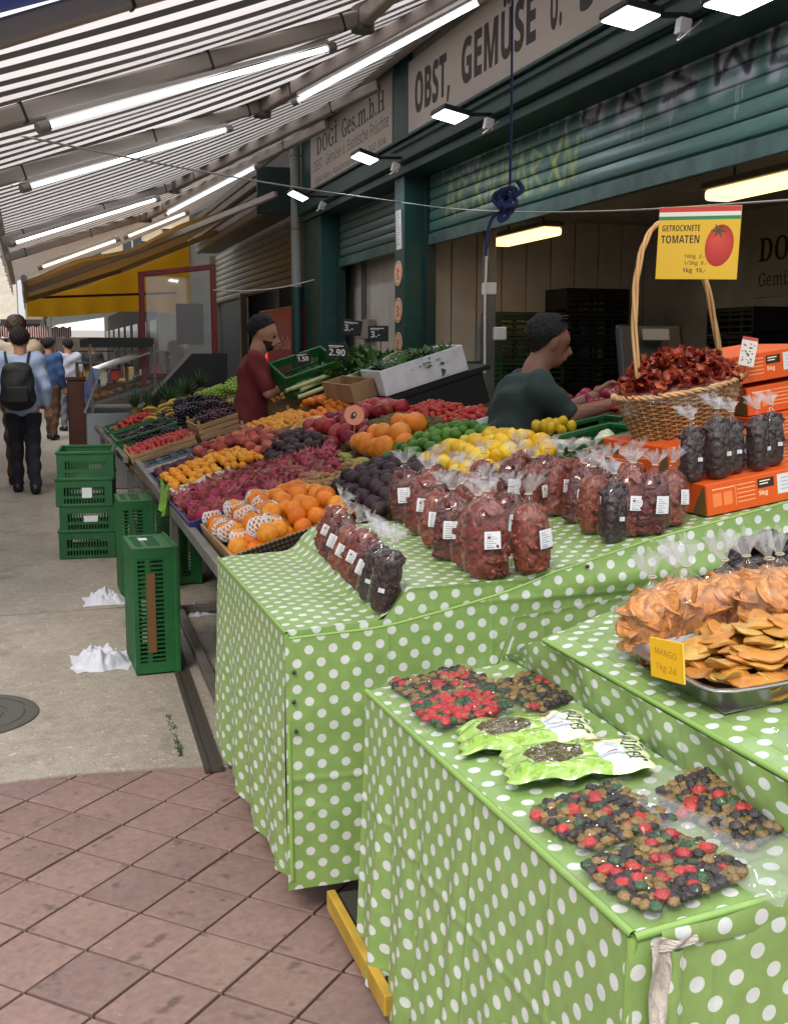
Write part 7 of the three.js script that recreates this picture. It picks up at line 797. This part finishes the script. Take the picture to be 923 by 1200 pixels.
// ---------------------------------------------------------------- the far lane
{
  const farS = tex(16, 256, (u, v) => { const e = (v * 4 % 1) < 0.5 ? 1 : 0; return e ? [232, 238, 236] : [60, 96, 96]; }); const fm2 = M('farAwning', null, 0.95, { map: farS, transmission: 0.6, thickness: 0, side: THREE.DoubleSide });
  const a = thing('awning', 'pale teal and white striped awning far along the lane', 'awning', [0, 0, 0]); part(a, 'fabric', grid(8, 20, (u, v) => { const x = lerp(3, 0.35, u), z = lerp(-24, -40, v); return [x, 2.25 + 0.17 * x, z, u, z / 3.4]; }), fm2); part(a, 'front_bar', rod([0.35, 2.28, -24], [0.35, 2.28, -40], 0.04), greyMetal); for (const z of [-24, -30, -36, -40]) part(a, 'pole', rod([0.4, 0, z], [0.4, 2.28, z], 0.03), greyMetal);
  const st = (label, x0, x1, z0, z1, h, col, k) => { const t = thing('market_stall_building', label, 'building', [0, 0, 0]); part(t, 'wall', bb(x0, x1, 0, h, z0, z1), M('farWall' + k, null, 0.85, { map: mottle(col, 0.15, 4, k) })); part(t, 'roof', bb(x0 - 0.3, x1 + 0.3, h, h + 0.2, z0 - 0.1, z1 + 0.1), roofM); for (let z = z0 + 1; z < z1 - 1.2; z += 2.2) part(t, 'window', bb(x0 < 0 ? x1 : x0 - 0.02, x0 < 0 ? x1 + 0.02 : x0, 0.9, 2.2, z, z + 1.4, 0), M('farPane', 0x23282a, 0.2)); };
  st('dark stall row beyond the yellow awning', 2.6, 6, -42, -24.2, 3.6, 0x4c443c, 2); st('stall row across the lane facing the fruit display', -7, -3.2, -40, -4.6, 3.7, 0x5a564e, 3);
  const opp = (z0, z1, label, m) => { const t = thing('awning', label, 'awning', [0, 0, 0]); part(t, 'fabric', grid(10, 14, (u, v) => { const x = lerp(-3.2, -1.0, u), z = lerp(z0, z1, v); return [x, 3.5 - 0.42 * (x + 3.2), z, u, z / 0.41]; }), m); part(t, 'front_bar', rod([-1.0, 2.57, z0], [-1.0, 2.57, z1], 0.04), metalArm); for (const z of [z0 - 0.3, z1 + 0.3]) part(t, 'arm', bar([-3.2, 3.38, z], [-1.0, 2.46, z], 0.07, 0.09), metalArm); };
  opp(-4.8, -12, 'striped awning of the stall row across the lane', awnM); opp(-12.2, -20, 'white awning of the stall row across the lane', M('creamFabric', 0xc9c2b4, 0.95, { transmission: 0.45, thickness: 0, side: THREE.DoubleSide })); opp(-20.2, -30, 'red awning of the stall row across the lane', M('redFabric', 0x8a2a2a, 0.95, { transmission: 0.35, thickness: 0, side: THREE.DoubleSide }));
  st('low dark stall row closing the far lane', -0.9, 9, -56, -52, 2.7, 0x453d36, 5); st('low dark stall row across the lane end', -9, -1.3, -56, -50, 2.5, 0x4f463c, 7);
  // clothes stall: rail with hanging garments and a striped valance
  const r = thing('clothes_rail', 'clothes rail with a red and white striped valance far along the lane', 'clothes rail', [0, 0, 0]); part(r, 'rail', rod([-1.4, 1.95, -29.5], [0.6, 1.95, -29.5], 0.03), greyMetal); part(r, 'valance', grid(60, 2, (u, v) => [lerp(-1.6, 1.0, u), 2.12 - 0.26 * v + 0.02 * Math.sin(u * 90), -29.3, u * 6, v]), M('valance', null, 0.9, { map: tex(64, 4, (u) => ((u * 8) % 1) < 0.5 ? [196, 176, 168] : [92, 36, 36]), side: THREE.DoubleSide })); for (const x of [-1.4, 0.6]) part(r, 'pole', rod([x, 0, -29.5], [x, 2.1, -29.5], 0.03), greyMetal);
  seed = 5; for (let i = 0; i < 13; i++) { const x = -1.3 + i * 0.145; const sh = new THREE.Shape([[-0.22, 0], [-0.2, 0.5], [-0.3, 0.42], [-0.34, 0.52], [-0.14, 0.72], [0.14, 0.72], [0.34, 0.52], [0.3, 0.42], [0.2, 0.5], [0.22, 0]].map((q) => new THREE.Vector2(...q))); one('hanging_garment', 'garment hanging on the far clothes rail', 'garment', new THREE.ExtrudeGeometry(sh, { depth: 0.05, bevelEnabled: false }).rotateY(1.1), cotton('g' + (i % 5), [0x2c3a5a, 0x6a2a2a, 0x8a8070, 0x2a4a3a, 0x1a1a20][i % 5]), [x, 1.12, -29.5], null, 'garments on the clothes rail'); }
  // white gazebo, clutter, trees and houses closing the lane
  const g = thing('gazebo', 'white tent roof on poles at the end of the lane', 'tent', [2.4, 0, -47]); part(g, 'roof', new THREE.ConeGeometry(2.6, 0.9, 4).rotateY(Math.PI / 4).translate(0, 2.75, 0), M('tentWhite', 0xd8d8d6, 0.9, { transmission: 0.3, thickness: 0, side: THREE.DoubleSide })); part(g, 'valance', merge([bb(-1.85, 1.85, 2.05, 2.32, 1.83, 1.85), bb(-1.85, -1.83, 2.05, 2.32, -1.85, 1.83)]), M('tentWhite', null)); for (const [x, z] of [[-1.8, 1.8], [1.8, 1.8], [-1.8, -1.8], [1.8, -1.8]]) part(g, 'pole', rod([x, 0, z], [x, 2.3, z], 0.03), greyMetal);
  seed = 8; [[1.2, -20.5, 0.9, 1.3, 1], [2.0, -21.5, 1.0, 1.5, 0], [1.4, -24, 1.2, 1.25, 2], [0.9, -27, 0.8, 1.4, 0], [1.6, -32, 1.4, 1.5, 1], [-0.5, -33, 0.8, 1.3, 2], [0.2, -37, 1.2, 1.5, 0]].forEach(([x, z, w, h, k], i) => { const t = thing('goods_rack', ['dark goods rack beyond the yellow awning', 'tall rack of wares behind the first dark rack', 'low counter with coloured wares far along the lane', 'narrow rack of wares beside the striped far awning', 'broad rack of wares under the striped far awning', 'rack of wares behind the clothes rail', 'wide rack of wares before the white tent'][i], 'rack', [x, 0, z]); part(t, 'frame', merge([bb(-w / 2, w / 2, 0, 0.7, -0.25, 0.25), bb(-w / 2, -w / 2 + 0.04, 0.7, h, -0.2, 0.2), bb(w / 2 - 0.04, w / 2, 0.7, h, -0.2, 0.2), bb(-w / 2, w / 2, h, h + 0.03, -0.22, 0.22)]), M('rackDark' + k, [0x2a2622, 0x3a2c22, 0x24302a][k], 0.8)); for (let j = 0; j < 7; j++) part(t, 'ware', rbox(rr(0.1, 0.2), rr(0.15, 0.4), 0.2, 0.02), cotton('w' + (j % 5), [0x7a2a24, 0x8c7a4a, 0x2c4a6a, 0x8a8a84, 0x3a2a3a][j % 5]), [lerp(-w / 2 + 0.12, w / 2 - 0.12, j / 6), 0.9 + 0.2 * (j % 2), 0.02]); });
  const ho = (label, x0, x1, z, h, col, k) => { const t = thing('townhouse', label, 'building', [0, 0, z]); part(t, 'wall', bb(x0, x1, 0, h, -8, 0), M('house' + k, null, 0.85, { map: mottle(col, 0.06, 4, k) })); part(t, 'roof', bb(x0 - 0.3, x1 + 0.3, h, h + 0.5, -8.3, 0.4), M('roofT', 0x5a3a2e, 0.8)); for (let y = 3.6; y < h - 2; y += 3.4) for (let x = x0 + 1; x < x1 - 1.4; x += 2.4) { const w = part(t, 'window', bb(x, x + 1.1, y, y + 1.9, 0, 0.05), M('housePane', 0x2c3338, 0.15)); part(w, 'frame', merge([bb(x - 0.08, x + 1.18, y - 0.1, y, 0, 0.12), bb(x - 0.08, x + 1.18, y + 1.9, y + 2, 0, 0.12), bb(x + 0.52, x + 0.58, y, y + 1.9, 0.05, 0.08)]), M('houseTrim', 0xc9c4ba, 0.8)); } };
  ho('pale townhouse with rows of windows closing the lane', -16, -0.6, -66, 15, 0xcfc6b6, 11); ho('cream townhouse beside the pale one at the lane end', -0.2, 14, -70, 13, 0xb9a98e, 12);
}
renderer.render(scene, camera);
